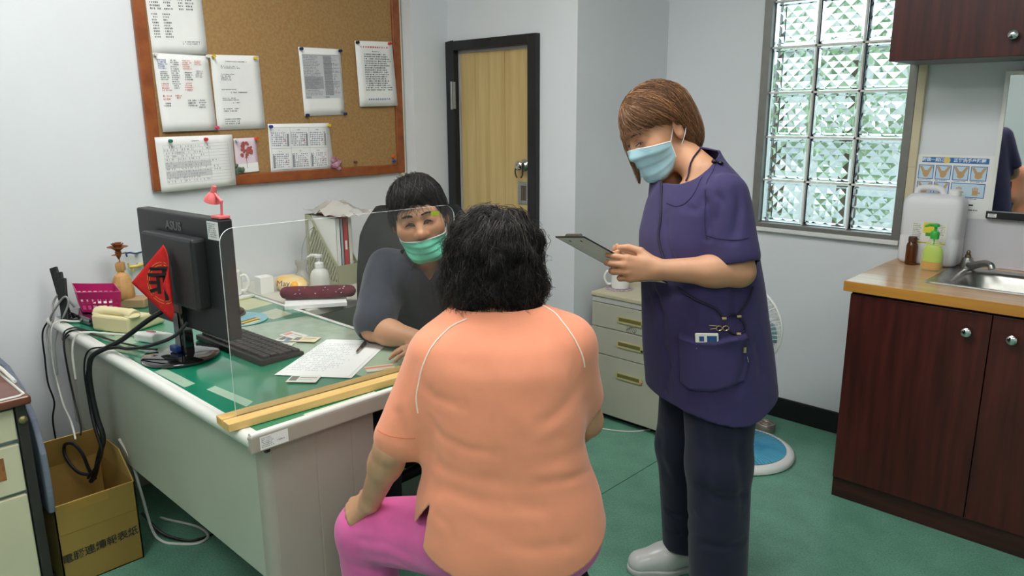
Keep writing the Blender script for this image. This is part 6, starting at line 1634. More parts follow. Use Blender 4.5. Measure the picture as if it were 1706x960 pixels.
# hair: bob, swept from a parting on her right side
def nurse_hair(p):
    q = HL(NH, p); R_ = lambda *a: np.array(a, F32)
    d = ell(q, (0, -.016, .034), (.089, .112, .104))
    d = smin(d, ell(q, (0, -.062, -.030), (.080, .060, .080)), .03)
    d = smin(d, cap(q, (.080, .050, .0), (.068, .080, -.115), .018, .004), .02)
    d = smin(d, cap(q, (.082, -.01, -.0), (.076, .0, -.09), .022, .014), .02)
    d = smax(d, -ell(q, (-.012, .115, -.052), (.074, .066, .080)), .030)         # face opening
    d = smax(d, -ell(q, (-.090, .022, -.045), (.040, .052, .062)), .026)        # tucked behind the near ear
    d = smax(d, -ell(q, (-.088, .058, .000), (.036, .042, .036)), .020)           # bare temple
    d = smax(d, -(q[:, 2]+.085+.25*q[:, 1]*(q[:, 0] < 0)), .01) if False else d
    w = noise(q*np.array([1, .6, .35], F32), 95, 3)*.0018
    return (d+w)*NH['s']
V, Q = surfnet(nurse_hair, *boxof([HW(NH, (0, 0, 0))], .2), .0035); V = relax(V, Q, 1, .5)
nhair = npmesh('hair', V, Q, hair_brn_base, nurse)
def hair_r(f, H, dirs, c=(0, -.01, .03), r0=.19):
    o = np.array(c); r = np.full(len(dirs), r0)
    for _ in range(34): r = np.clip(r-f(HW(H, o+dirs*r[:, None]).astype(F32))/H['s']*.75, .03, r0)
    return r
def slerp_paths(H, f, A, B, k, bend=0., lift=.001, c=(0, -.01, .03), jit=.0015, seed=0, ease=1., drop=None):
    """paths over the hair surface from local points A to B"""
    rg = np.random.default_rng(seed); o = np.array(c); a = A-o; b = B-o; ra = np.linalg.norm(a, axis=1); rb = np.linalg.norm(b, axis=1); a = a/ra[:, None]; b = b/rb[:, None]
    om = np.arccos(np.clip((a*b).sum(1), -.999, .999)); ts = np.linspace(0, 1, k)**ease; D = np.zeros((len(a), k, 3)); x = np.cross(a, b); x /= np.maximum(np.linalg.norm(x, axis=1), 1e-6)[:, None]
    for j, t in enumerate(ts):
        D[:, j] = (np.sin((1-t)*om)/np.sin(om))[:, None]*a+(np.sin(t*om)/np.sin(om))[:, None]*b+x*(bend*math.sin(math.pi*t))[:, None] if np.ndim(bend) else (np.sin((1-t)*om)/np.sin(om))[:, None]*a+(np.sin(t*om)/np.sin(om))[:, None]*b+x*bend*math.sin(math.pi*t)
    D /= np.linalg.norm(D, axis=2, keepdims=True)
    R_ = hair_r(f, H, D.reshape(-1, 3), c).reshape(len(a), k)
    R_ = R_+lift+rg.normal(size=(len(a), 1))*jit+rg.normal(size=(len(a), k))*jit*.25
    P = o+D*R_[:, :, None]
    if drop is not None: P = drop(P, rg)
    return HW(H, P.reshape(-1, 3)).reshape(len(a), k, 3)
nurse_hh = lambda p: np.minimum(nurse_hair(p), nhead(p)-.004)
rg = np.random.default_rng(11)
def U(n, lo, hi): return rg.uniform(lo, hi, n)
def tones(n, base, var, hi=None, ph=.15):
    t = np.array(s2l(np.array(base)/255.))[None, :]*np.exp(rg.normal(size=(n, 1))*var)
    if hi is not None: m_ = rg.random(n) < ph; t[m_] = np.array(s2l(np.array(hi)/255.))*np.exp(rg.normal(size=(m_.sum(), 1))*.2)
    return t
n = 1500     # near side and back
A = np.stack([U(n, -.005, .03), U(n, -.07, .075), U(n, .12, .14)], 1); s_ = U(n, 0, 1)
B = np.stack([-.078+.10*s_**1.6, -.03-.085*np.sin(s_*1.57), -.060-.045*s_+U(n, -.02, .012)], 1)
P1 = slerp_paths(NH, nurse_hair, A, B, 12, .06, .0008, seed=1)
n = 420      # swept fringe
A = np.stack([U(n, .004, .032), U(n, .03, .08), U(n, .11, .13)], 1); s_ = U(n, 0, 1)
B = np.stack([.060-.130*s_, .098-.050*s_**2+U(n, -.004, .004), .022+.010*s_+U(n, -.010, .010)], 1)
P2 = slerp_paths(NH, nurse_hh, A, B, 12, -.10, .0016, seed=2)
n = 520      # far side
A = np.stack([U(n, .01, .035), U(n, -.04, .08), U(n, .11, .135)], 1); s_ = U(n, 0, 1)
B = np.stack([.076-.008*s_+U(n, -.008, .008), .092-.13*s_, -.125+.05*s_+U(n, -.035, .03)], 1)
P3 = slerp_paths(NH, nurse_hair, A, B, 12, .05, .0012, seed=3)
n = 320      # swept back over the temple
A = np.stack([U(n, .0, .02), U(n, .05, .085), U(n, .11, .13)], 1); s_ = U(n, 0, 1)
B = np.stack([-.074-.010*s_, .062-.085*s_, .034-.012*s_+U(n, -.012, .008)], 1)
P4 = slerp_paths(NH, nurse_hh, A, B, 12, .03, .0014, seed=4)
PP = np.concatenate([P1, P2, P3, P4])
strands('hair_strands', PP, .00085, hair_brn, nhair, tones(len(PP), (116, 80, 54), .30, (186, 138, 96), .26))

# tunic
tabN = smooth_tab([(.645, .600, 2.13, .222, .172), (.80, .578, 2.13, .212, .172), (.99, .556, 2.132, .200, .163), (1.15, .533, 2.135, .192, .150), (1.25, .533, 2.137, .182, .125), (1.315, .540, 2.14, .150, .100), (1.350, .541, 2.148, .088, .070), (1.375, .538, 2.152, .064, .056), (1.40, .535, 2.156, .058, .052)])
slE1 = nS1+(nE1-nS1)*.80; slE2 = nS2+(nE2-nS2)*.82
def nurse_tunic(p):
    d = torso(p, YN, tabN, 2.25)
    d = smin(d, cap(p, nS1+np.array([0, 0, -.002]), slE1, .055, .061), .03)
    d = smin(d, cap(p, nS2+np.array([0, 0, -.002]), slE2, .055, .067), .03)
    return d
K = lambda *pts: cast(nurse_tunic, pts, 1.2)
crN = [(K((1178, 325), (1182, 360), (1180, 395)), .006, .012), (K((1186, 300), (1200, 335), (1192, 380)), .004, .012), (K((1225, 300), (1232, 345), (1222, 400)), .005, .013),
       (K((1110, 360), (1112, 400), (1128, 450)), .004, .014), (K((1085, 480), (1100, 520), (1105, 560)), .007, .015), (K((1150, 480), (1152, 530)), .006, .014), (K((1192, 485), (1196, 520)), .006, .014), (K((1222, 480), (1228, 540)), .006, .015),
       (K((1100, 560), (1112, 610), (1108, 655)), .005, .02), (K((1235, 575), (1238, 610), (1228, 650)), .007, .014), (K((1262, 560), (1268, 600), (1272, 630)), .006, .018), (K((1075, 500), (1120, 490), (1200, 486)), .004, .015),
       (K((1140, 345), (1160, 350), (1172, 335)), .003, .012)]
crN = [(a_, b_*2.0, c_) for a_, b_, c_ in crN]
hemP = K((1176, 404), (1200, 410), (1228, 414), (1250, 410)); 
pocket = [(1132, 556), (1160, 566), (1190, 567), (1240, 553), (1250, 590), (1240, 636), (1190, 652), (1150, 650), (1134, 636)]
def inpoly(x, y, P):
    r = np.zeros(len(x), bool); n = len(P)
    for i in range(n):
        (x0, y0), (x1, y1) = P[i], P[(i+1) % n]; c = ((y0 > y) != (y1 > y)) & (x < (x1-x0)*(y-y0)/(y1-y0+1e-9)+x0); r ^= c
    return r
pockP = cast(nurse_tunic, pocket, 1.2); pc = pockP.mean(0); pn = grad(nurse_tunic, pc[None])[0]; pn /= np.linalg.norm(pn); pu = np.cross([0, 0, 1], pn); pu /= np.linalg.norm(pu); pv = np.cross(pn, pu)
pp2 = [((q-pc) @ pu, (q-pc) @ pv) for q in pockP]
def pocket_bulge(V, N):
    x = (V-pc) @ pu; y = (V-pc) @ pv; z = (V-pc) @ pn; ins = inpoly(x, y, pp2) & (np.abs(z) < .09)
    dd = polydist(np.stack([x, y, 0*x], 1), [(a, b, 0) for a, b in pp2+[pp2[0]]])
    k = np.where(ins, np.clip(dd/.006, 0, 1), 0); gr = np.where(ins, 0, np.exp(-(dd/.005)**2))*.002
    return V+N*(k*(.012+.011*np.exp(-((y-max(b for a, b in pp2)+.01)/.02)**2)))[:, None]-N*np.where(np.abs(z) < .09, gr, 0)[:, None]
upN = lambda V: (V[:, 2]-.645)
hemcut = lambda c: c[:, 2] < (.668+.012*np.sin((c @ RV)*16+1.0)+.045*np.clip(((c @ RV)-.66)/.12, 0, 1))
Vneck = AB(.488, 2.125, 1.334)
neckcut = lambda c: ((c-Vneck) @ np.array(d3(-.52, -.14, .84)) > 0) & (np.linalg.norm(c-Vneck, axis=1) < .106)
def nurse_slit(c):
    a, b = toAB(c); return (b < 2.13) & (np.abs(a-.745-.1*(.72-c[:, 2])) < .006) & (c[:, 2] < .755) & False
tun = garment('scrub_tunic', nurse_tunic, AB(.56, 2.14, .6)-np.array([.36, .36, 0]), AB(.56, 2.14, 1.43)+np.array([.36, .36, 0]), .0048, navy, nurse, crN, .0055, 7., (1, 1, .45),
    cut=[hemcut, neckcut, sleeve_cut(nurse_tunic, tabN, YN, slE1, nE1-nS1, .022), sleeve_cut(nurse_tunic, tabN, YN, slE2, nE2-nS2, .050)], post=pocket_bulge, thick=.0025)
seam_m = mat('navy_seam', rgb(40, 37, 66), .9)
piping = lambda nm, pts, r=.0011, off=.0008, m_=seam_m: ribbon(nm, tun, cast(nurse_tunic, pts, 1.2), r, m_, tun, off)
piping('sleeve_hem_stitch', [(1176, 392), (1200, 398), (1228, 400), (1248, 396)], .0009)
piping('armhole_seam', [(1196, 262), (1186, 290), (1176, 330), (1174, 370), (1178, 400)], .0010)
piping('neckline_facing_seam', [(1110, 338), (1128, 344), (1146, 336), (1160, 318), (1170, 296)], .0010)
# shoulder snaps
sn = mat('black_snap', rgb(14, 14, 18), .25)
for q in ((1184, 266), (1200, 272)):
    P = on_mesh(tun, cast(nurse_tunic, [q], 1.2), .002)
    MB().ball(tuple(P[0]), (.0085, .0085, .006), 12, 8).build('shoulder_snap', sn, tun, smooth=True)
# trousers
def nurse_trousers(p):
    d = cap(p, AB(.594, 2.05, .86), AB(.597, 2.01, .50), .120, .092); d = smin(d, cap(p, AB(.597, 2.01, .50), AB(.618, 1.995, .03), .092, .083), .03)
    e = cap(p, AB(.585, 2.21, .86), AB(.556, 2.235, .45), .118, .090); e = smin(e, cap(p, AB(.556, 2.235, .45), AB(.570, 2.24, .06), .090, .070), .03)
    return smin(smin(d, e, .012), ell(p, AB(.59, 2.13, .86), (.15, .15, .13)), .05)
Kt = lambda *pts: cast(nurse_trousers, pts, 1.5)
crT = [(Kt((1165, 700), (1180, 760), (1178, 850)), .005, .02), (Kt((1235, 690), (1232, 760), (1240, 850)), .005, .018), (Kt((1165, 812), (1200, 830), (1240, 826)), .005, .014), (Kt((1110, 850), (1130, 862), (1155, 858)), .005, .012), (Kt((1100, 720), (1110, 800)), .004, .02), (Kt((1170, 905), (1210, 912), (1238, 902)), .005, .013), (Kt((1112, 885), (1130, 892), (1156, 886)), .004, .010)]
crT = [(a_, b_*2.0, c_) for a_, b_, c_ in crT]
garment('scrub_trousers', nurse_trousers, AB(.59, 2.12, 0)-np.array([.34, .34, 0]), AB(.59, 2.12, 1.0)+np.array([.34, .34, 0]), .006, navy_d, nurse, crT, .006, 6, (1, 1, .4),
    cut=[lambda c: (c[:, 2] < .085+.0*c[:, 0]) & ((c @ FV) > 2.125), lambda c: c[:, 2] < .045], thick=.0025)
# shoes
def shoe(c, ang, parent):
    ca, sa = math.cos(ang), math.sin(ang); O = np.array(c)
    R_ = np.stack([RV*ca+FV*sa, -RV*sa+FV*ca, np.array([0, 0, 1.])], 1)
    def f(p):
        q = (p-O.astype(F32)) @ R_.astype(F32)       # x: heel to toe is -x
        d = cap(q, (-.115, 0, .030), (-.03, 0, .045), .040, .044); d = smin(d, cap(q, (-.03, 0, .045), (.075, 0, .05), .044, .038), .03)
        d = smin(d, cap(q, (.02, 0, .07), (.06, 0, .085), .036, .036), .03)
        return smax(smax(d, .014-q[:, 2], .006), q[:, 2]-.098, .008)
    V, Q = surfnet(f, O-np.array([.2, .2, .03]), O+np.array([.2, .2, .13]), .0035); V = relax(V, Q, 2)
    o = npmesh('shoe', V, Q, mat('white_leather', rgb(226, 224, 222), .3, coat=.2, var=.02), parent)
    def g(p):
        q = (p-O.astype(F32)) @ R_.astype(F32); d = smin(cap(np.stack([q[:, 0], q[:, 1], 0*q[:, 0]], 1), (-.115, 0, 0), (-.03, 0, 0), .043, .047), cap(np.stack([q[:, 0], q[:, 1], 0*q[:, 0]], 1), (-.03, 0, 0), (.078, 0, 0), .047, .041), .03)
        return smax(d, np.abs(q[:, 2]-.0095)-.0095, .004)
    V, Q = surfnet(g, O-np.array([.2, .2, .02]), O+np.array([.2, .2, .04]), .0035); npmesh('shoe_sole', relax(V, Q, 1), Q, mat('grey_sole', rgb(206, 205, 202), .5), o)
    return o
shoe(AB(.535, 2.24, 0), math.radians(6), nurse); shoe(AB(.60, 2.0, 0), math.radians(10), nurse)

# lanyard round the neck and phone strap across the tunic
cord_m = mat('navy_cord', rgb(34, 30, 52), .8); gold_m = mat('rose_gold', rgb(206, 168, 140), .25, metal=1.)
ln = thing('phone_strap', 'dark cord strap with small gold clips worn across the navy tunic', 'strap', tuple(AB(.50, 1.98, 1.0)))
def cordP(pts, r=.0036, off=.003, nm='cord'): return ribbon(nm, tun, cast(nurse_tunic, pts, 1.2), r, cord_m, ln, off)
cordP([(1104, 300), (1101, 354), (1097, 391), (1103, 420), (1112, 442)])
cordP([(1128, 478), (1150, 495), (1180, 508), (1198, 520), (1203, 528)])
cordP([(1254, 478), (1246, 500), (1233, 520), (1230, 526)])
cordP([(1206, 529), (1216, 524), (1228, 526), (1238, 537), (1240, 548), (1234, 558), (1222, 556), (1212, 549)])
cordP([(1234, 558), (1238, 575)], .003)
nk = np.array([AB(.545, 2.145, 1.345)+.0*RV])
NP = [HW(NH, (-.058, -.045, -.120)), HW(NH, (-.062, -.010, -.150)), HW(NH, (-.05, .03, -.185))]
def neckring(p): return np.minimum(nurse_body(p), nurse_tunic(p))
Pc = cast(nurse_body, [(1166, 249), (1144, 303)], 1.2); Pn = [Pc[0]*(1-q)+Pc[1]*q for q in np.linspace(0, 1, 9)]; MB().tube([tuple(p) for p in hug(nurse_body, Pn, .004)], .0026, 6).build('neck_cord', cord_m, ln, smooth=True)
def castN(q, off=.004, flat=False):
    P = cast(nurse_tunic, [q], 1.2); g = grad(nurse_tunic, P)[0]; g = g/np.linalg.norm(g)
    return (P[0]+g*off if flat else np.array(on_mesh(tun, P)[0])+g*off), g
for q in ((1205, 530), (1230, 527), (1228, 558)):
    P, g = castN(q); MB().cyl(tuple(P-RV*.006), tuple(P+RV*.006), .0058, n=12).build('metal_bead', gold_m, ln, smooth=40)
P, g = castN((1237, 580)); MB().cyl(tuple(P+np.array([0, 0, .008])), tuple(P-np.array([0, 0, .008])), .006, n=12).build('cord_lock', mat('pale_gold', rgb(200, 186, 150), .3, metal=1), ln, smooth=40)
P, g = castN((1243, 597)); MB().tube([tuple(P+np.array([0, 0, .008])), tuple(P+RV*.004-np.array([0, 0, .008]))], .0014, 6).build('cord_tip', CHROME, ln, smooth=True)
gu = np.cross([0, 0, 1], g); gu /= np.linalg.norm(gu)
P, g = castN((1201, 546), .007)
for dx_ in (-.006, .012): MB().tube([tuple(P+RV*(dx_+.008*math.cos(a))+np.array([0, 0, 1])*.0065*math.sin(a)) for a in np.linspace(0, 6.283, 15)], .0016, 6).build('clip_ring', gold_m, ln, smooth=True)
MB().tube([tuple(P+RV*-.012), tuple(P+RV*-.030+np.array([0, 0, -.002])), tuple(P+RV*-.033+np.array([0, 0, .008])), tuple(P+RV*-.012+np.array([0, 0, .007]))], .0018, 6).build('snap_hook', gold_m, ln, smooth=True)
P, g = castN((1186, 545), .0085)
# phone in the pocket
ph = thing('phone', 'phone in a blue and white case sticking out of the tunic pocket', 'phone', tuple(castN((1180, 568))[0]))
P, g = castN((1178, 566), .0035, True); ax_ = np.cross([0, 0, 1], g); ax_ /= np.linalg.norm(ax_); up_ = np.cross(g, ax_); tl = .10
ax2 = ax_*math.cos(tl)+up_*math.sin(tl); up2 = np.cross(g, ax2)
R3 = Matrix((tuple(ax2), tuple(up2), tuple(g))).transposed()
if ax2 @ RV < 0: pass
pb0 = MB().box(tuple(P-up2*.004), (.062, .046, .007), R3).build('phone_case', mat('case_white', rgb(226, 222, 214), .35), ph, bevel=.003)
MB().box(tuple(P-up2*.006+g*.0034), (.054, .036, .0012), R3).build('case_back', mat('case_blue', rgb(40, 76, 128), .35), ph, bevel=.0005)
sg = 1 if ax2 @ RV > 0 else -1
MB().box(tuple(P+up2*.006+g*.0042-ax2*sg*.014), (.030, .024, .0014), R3).build('case_print', MATS['case_white'], ph, bevel=.0005)
MB().box(tuple(P+up2*.004+g*.0050-ax2*sg*.013), (.013, .014, .001), R3).build('case_print_dot', MATS['case_blue'], ph)

# clipboard
N0 = at(973, 394, 1.975); Ld = d3(.85, .226, -.50); Wd = d3(-.33, .93, -.15); Ld /= np.linalg.norm(Ld); Wd -= Ld*(Wd @ Ld); Wd /= np.linalg.norm(Wd); Nd = np.cross(Ld, Wd); Nd *= np.sign(Nd[2])
cbt = thing('clipboard', 'grey clipboard with a black rim held in both hands of the person in navy', 'clipboard', tuple(N0+Ld*.15+Wd*.1))
def cbox(b, l0, l1, w0, w1, n0, n1):
    P = [N0+Ld*l+Wd*w+Nd*n for l in (l0, l1) for w in (w0, w1) for n in (n0, n1)]
    return b.add(P, [(0, 1, 3, 2), (4, 6, 7, 5), (0, 4, 5, 1), (2, 3, 7, 6), (0, 2, 6, 4), (1, 5, 7, 3)])
CL, CW = .30, .195
b = MB(); cbox(b, .004, CL-.004, .004, CW-.004, -.0024, -.0004); b.build('board_back', mat('board_grey', rgb(240, 241, 244), .5, var=.03), cbt)
b = MB(); cbox(b, 0, CL, 0, .004, -.0026, .0008); cbox(b, 0, CL, CW-.004, CW, -.0026, .0008); cbox(b, 0, .004, 0, CW, -.0026, .0008); cbox(b, CL-.004, CL, 0, CW, -.0026, .0008); b.build('black_rim', BLACKP, cbt)
b = MB(); cbox(b, .012, CL-.01, .006, CW-.006, .0002, .0014); b.build('clipped_paper', PAPER, cbt)
b = MB(); cbox(b, .006, .034, .05, .145, .0012, .005); b.tube([tuple(N0+Ld*.012+Wd*w+Nd*.008) for w in (.052, .143)], .006, 10); b.build('metal_clip', mat('clip_steel', rgb(150, 140, 132), .3, metal=1), cbt, smooth=40)
for w in (.06, .135):
    b = MB(); b.lathe([(.004, 0), (.004, .001), (0, .0016)], tuple(N0+Ld*.024+Wd*w-Nd*.0024), 10, tuple(-Nd)); b.build('rivet', mat('rivet_dark', rgb(70, 72, 76), .4, metal=.6), cbt)
# ---------------------------------------------------------------- seated patient seen from behind
orange = mat('orange_polo', rgb(236, 150, 116), .85, var=.03, vscale=16, bump=.3, bscale=520, sheen=.2, bdist=.0005)
pinkt = mat('pink_trousers', rgb(220, 96, 162), .8, var=.06, vscale=14, bump=.2, bscale=380, sheen=.2, bdist=.0005)
pat = thing('person', 'seated person with curly black hair in an orange polo shirt and pink trousers', 'person', tuple(AB(-.01, 1.5, 0)))
PH_ = head_frame(AB(-.043, 1.640, 1.158), d3(-.22, .97, -.06), (0, 0, 1), 1.0)
phead = head_sdf(PH_, 0, .9)
pS1, pE1, pW1 = AB(-.168, 1.555, .975), AB(-.268, 1.515, .785), AB(-.338, 1.600, .612)
pS2, pE2, pW2 = AB(.112, 1.56, 1.005), AB(.168, 1.625, .80), AB(.10, 1.80, .655)
pKL, pKR = AB(-.367, 1.665, .495), AB(.13, 1.88, .52)
hqL = hand_prims(pW1, d3(-.60, .38, -.52), d3(-.42, -.50, .75), d3(.3, .9, 0), [(.30, .45, .35), (.35, .5, .35), (.4, .5, .35), (.5, .5, .35)], [(.8, .55, -.2), (.9, .35, -.3), (.95, .15, -.3)], .98, .16)
hqR = hand_prims(pW2, d3(-.1, .85, -.35), d3(0, .3, .95), d3(-1, 0, 0), [(.2, .3, .2)]*4, [(.8, .55, -.2), (.9, .35, -.2), (.95, .2, -.2)], .95)
def pat_body(p):
    d = phead(p)
    d = smin(d, cap(p, HW(PH_, (0, -.03, -.06)), AB(-.042, 1.585, 1.05), .050, .058), .03)
    d = smin(d, cap(p, AB(-.04, 1.56, 1.0), AB(-.015, 1.52, .66), .10, .12), .05)
    for S, E_, W_, hp in ((pS1, pE1, pW1, hqL), (pS2, pE2, pW2, hqR)):
        d = smin(d, cap(p, S, E_, .046, .040), .03); d = smin(d, cap(p, E_, E_+(W_-E_)*.3, .039, .037), .012); d = smin(d, cap(p, E_+(W_-E_)*.25, W_, .037, .0255), .02)
        d = smin(d, hand_sdf(p, hp), .016)
    for hx, K_, an in ((-.10, pKL, AB(-.36, 1.70, .09)), (.09, pKR, AB(.12, 1.93, .09))):
        d = smin(d, cap(p, AB(hx, 1.50, .575), K_, .07, .05), .04); d = smin(d, cap(p, K_, an, .048, .034), .02)
    return d
pb_ = body_mesh('body', pat_body, pat, skin_p, AB(-.1, 1.6, 0)-np.array([.46, .46, -.04]), AB(-.1, 1.6, 1.32)+np.array([.46, .46, 0]), .006,
    [boxof([HW(PH_, (0, 0, 0))], .15)+(.003,), boxof([s[1] for s in hqL[1]]+[pW1]+[s[2] for s in hqL[1]], .02)+(.0022,)], colour=face_tone(PH_))
nails('fingernails', hqL, d3(-.42, -.50, .75), MATS['nail'], pb_)
eyes(PH_, phead, pb_)
tabP = smooth_tab([(.53, -.002, 1.520, .220, .165), (.60, -.008, 1.516, .218, .162), (.68, -.012, 1.522, .206, .152), (.745, -.015, 1.526, .184, .140), (.80, -.016, 1.524, .172, .134), (.865, -.018, 1.528, .176, .134), (.92, -.022, 1.532, .172, .130), (.98, -.028, 1.538, .170, .125), (1.03, -.035, 1.552, .158, .112), (1.07, -.040, 1.572, .118, .090), (1.10, -.042, 1.585, .082, .072), (1.135, -.042, 1.592, .066, .064)])
plE1 = pS1+(pE1-pS1)*.86; plE2 = pS2+(pE2-pS2)*.66
def pat_shirt(p):
    d = torso(p, 0., tabP, 2.35)
    d = smin(d, cap(p, pS1, plE1, .064, .056), .055)
    d = smin(d, cap(p, pS2, plE2, .062, .057), .055)
    d = smin(d, cap(p, pS1+d3(.03, 0, .02), AB(-.06, 1.58, 1.055), .05, .05), .04)
    d = smin(d, cap(p, pS2, AB(-.02, 1.58, 1.060), .055, .05), .04)
    return d
K = lambda *pts: cast(pat_shirt, pts, 1.0)
crP = [(K((716, 700), (735, 728), (775, 748), (830, 756)), .006, .012), (K((722, 762), (740, 782), (800, 800), (850, 806)), .005, .016), (K((720, 825), (745, 812), (820, 842), (900, 846), (850, 845)), .006, .018), (K((735, 858), (800, 880), (880, 884), (880, 884)), .003, .02),
       (K((720, 848), (745, 872), (760, 900)), .004, .012), (K((704, 640), (724, 662), (770, 676)), .006, .013), (K((968, 640), (930, 690), (900, 712)), .005, .016), (K((975, 735), (930, 764), (890, 772)), .003, .018), (K((985, 780), (940, 800), (890, 806)), .006, .013), (K((720, 705), (722, 740), (718, 770)), .004, .012),
       (K((770, 590), (830, 650), (900, 690)), .0028, .028), (K((930, 590), (900, 640), (850, 690)), .0025, .026), (K((650, 640), (664, 690), (668, 730)), .006, .013), (K((690, 610), (680, 660), (690, 700)), .005, .013), (K((955, 560), (962, 600), (955, 640)), .004, .013), (K((850, 720), (900, 740), (950, 726)), .003, .02), (K((840, 905), (900, 915), (960, 905)), .004, .016)]
def pix(c):
    q = (c-CPOS) @ CM.T; return 853+FPX*q[:, 0]/q[:, 2], 480+FPX*q[:, 1]/q[:, 2]
slit_poly = [(716, 838), (670, 896), (704, 914)]
def slit(c):
    u, v = pix(c); return inpoly(u, v, slit_poly) & ((c @ FV) < 1.60)
hemP_ = lambda c: c[:, 2] < .556+.055*np.clip(np.abs((c @ RV)+.005)/.205, 0, 1.1)**4
shirt = garment('polo_shirt', pat_shirt, AB(-.04, 1.54, .5)-np.array([.40, .40, 0]), AB(-.04, 1.54, 1.16)+np.array([.40, .40, 0]), .0046, orange, pat, crP, .0042, 8., (1, 1, .8),
    cut=[hemP_, slit, sleeve_cut(pat_shirt, tabP, 0., plE1, pE1-pS1, .046), sleeve_cut(pat_shirt, tabP, 0., plE2, pE2-pS2, .046), lambda c: (c[:, 2] > 1.095)], thick=.0022)
pipe_m = mat('white_piping', rgb(244, 226, 214), .8)
def ppipe(nm, pts, r=.0017): return ribbon(nm, shirt, cast(pat_shirt, pts, 1.0), r, pipe_m, shirt, .0008)
ppipe('raglan_piping', [(778, 532), (752, 545), (730, 566), (712, 594), (700, 630), (695, 662), (697, 688)])
ppipe('raglan_piping', [(900, 508), (920, 520), (938, 540), (954, 562), (968, 588), (974, 612)])
hem_m = mat('orange_seam', rgb(214, 122, 86), .9)
ribbon('sleeve_hem_stitch', shirt, cast(pat_shirt, [(628, 716), (650, 727), (676, 731), (692, 730)], 1.0), .0009, hem_m, shirt, .0005)
# collar hidden under the hair
b = MB(); b.grid(lambda u, v: tuple(AB(-.042+(.062+.008*v)*math.cos(6.283*u), 1.592+(.060+.010*v)*math.sin(6.283*u), 1.085+.035*math.sin(math.pi*(.15+.6*v)))), 30, 4); b.build('shirt_collar', orange, shirt, smooth=True, solid=.002)
def pat_trousers(p):
    d = ell(p, AB(-.01, 1.525, .575), (.20, .155, .105), np.stack([RV, FV, [0, 0, 1.]], 1))
    for hx, K_, an, r1 in ((-.10, pKL, AB(-.362, 1.70, .11), .074), (.09, pKR, AB(.12, 1.93, .11), .076)):
        d = smin(d, cap(p, AB(hx, 1.51, .572), K_, .100, r1), .04); d = smin(d, cap(p, K_, an, r1, .062), .02)
    return d
K = lambda *pts: cast(pat_trousers, pts, 1.0)
crQ = [(K((590, 900), (640, 905), (690, 930)), .005, .012), (K((600, 925), (650, 930), (690, 950)), .005, .012), (K((640, 865), (670, 880), (700, 900)), .004, .012), (K((585, 940), (630, 950)), .005, .010), (K((680, 862), (690, 890)), .004, .01)]
garment('trousers', pat_trousers, AB(-.1, 1.62, 0)-np.array([.44, .44, -.03]), AB(-.1, 1.62, .72)+np.array([.44, .44, 0]), .006, pinkt, pat, crQ, .004, 9, cut=[lambda c: c[:, 2] < .10], thick=.002)
shoe(AB(-.375, 1.675, 0), math.radians(-75), pat); shoe(AB(.11, 1.99, 0), math.radians(-85), pat)
# hair: big curly mass
def pat_hair(p):
    q = p-np.asarray(AB(-.043, 1.632, 0), F32); a = q @ RV.astype(F32); b = q @ FV.astype(F32); m_ = np.stack([a, b, q[:, 2]], 1)
    d = ell(m_, (0, 0, 1.197), (.099, .112, .096)); d = smin(d, ell(m_, (.0, -.012, 1.128), (.107, .104, .080)), .03)
    d = smin(d, ell(m_, (-.015, -.02, 1.092), (.076, .080, .048)), .03)
    d = smax(d, -ell(m_, (-.03, .13, 1.13), (.075, .075, .09)), .015)
    n_ = noise(p, 34, 5)*.009+noise(p, 80, 6)*.0045
    return d+n_
V, Q = surfnet(pat_hair, *boxof([AB(-.043, 1.632, 1.17)], .19), .0035); V = relax(V, Q, 1, .4)
phair = npmesh('hair', V, Q, hair_base, pat)
H1 = head_frame(AB(-.043, 1.632, 1.165), d3(0, 1, 0), (0, 0, 1), 1.0)
def curls(n, seed, A, B, amp, freq, lift, jit=.004, k=22, bend=.0):
    rg = np.random.default_rng(seed); P = slerp_paths(H1, pat_hair, A, B, k, bend, lift, c=(0, 0, .005), jit=jit, seed=seed)
    t = np.linspace(0, 1, k)[None, :, None]; ph = rg.uniform(0, 6.28, (n, 1, 1)); fr_ = rg.uniform(freq[0], freq[1], (n, 1, 1)); am = rg.uniform(amp[0], amp[1], (n, 1, 1))*np.clip(t*1.5, .1, 1)
    T = np.gradient(P, axis=1); T /= np.maximum(np.linalg.norm(T, axis=2, keepdims=True), 1e-9); X = np.cross(T, np.array([.2, .3, .93])); X /= np.maximum(np.linalg.norm(X, axis=2, keepdims=True), 1e-9); Y = np.cross(T, X)
    return P+am*(X*np.sin(ph+fr_*t*6.28)+.8*Y*np.cos(ph+fr_*t*6.28))
rg = np.random.default_rng(21)
n = 2000; az = rg.uniform(-math.pi, math.pi, n); az = az[np.abs(((az-math.pi/2)+math.pi) % 6.283-math.pi) > .75]; n = len(az)
A = np.stack([.022+.030*np.cos(az)+rg.normal(size=n)*.012, -.01+.030*np.sin(az)+rg.normal(size=n)*.012, .12+0*az], 1)
zz = rg.uniform(-.125, -.005, n); B = np.stack([.108*np.cos(az+rg.normal(size=n)*.15), .112*np.sin(az), zz], 1)
P1 = curls(n, 3, A, B, (.002, .009), (1.0, 3.0), .001, .006, bend=.05)
n2 = 900; az = rg.uniform(-math.pi, 0.2, n2); A = np.stack([.098*np.cos(az), .10*np.sin(az), rg.uniform(-.04, .05, n2)], 1); B = np.stack([.106*np.cos(az+rg.normal(size=n2)*.25), .105*np.sin(az), rg.uniform(-.145, -.06, n2)], 1)
P2 = curls(n2, 4, A, B, (.004, .012), (.6, 1.8), .004, .007)
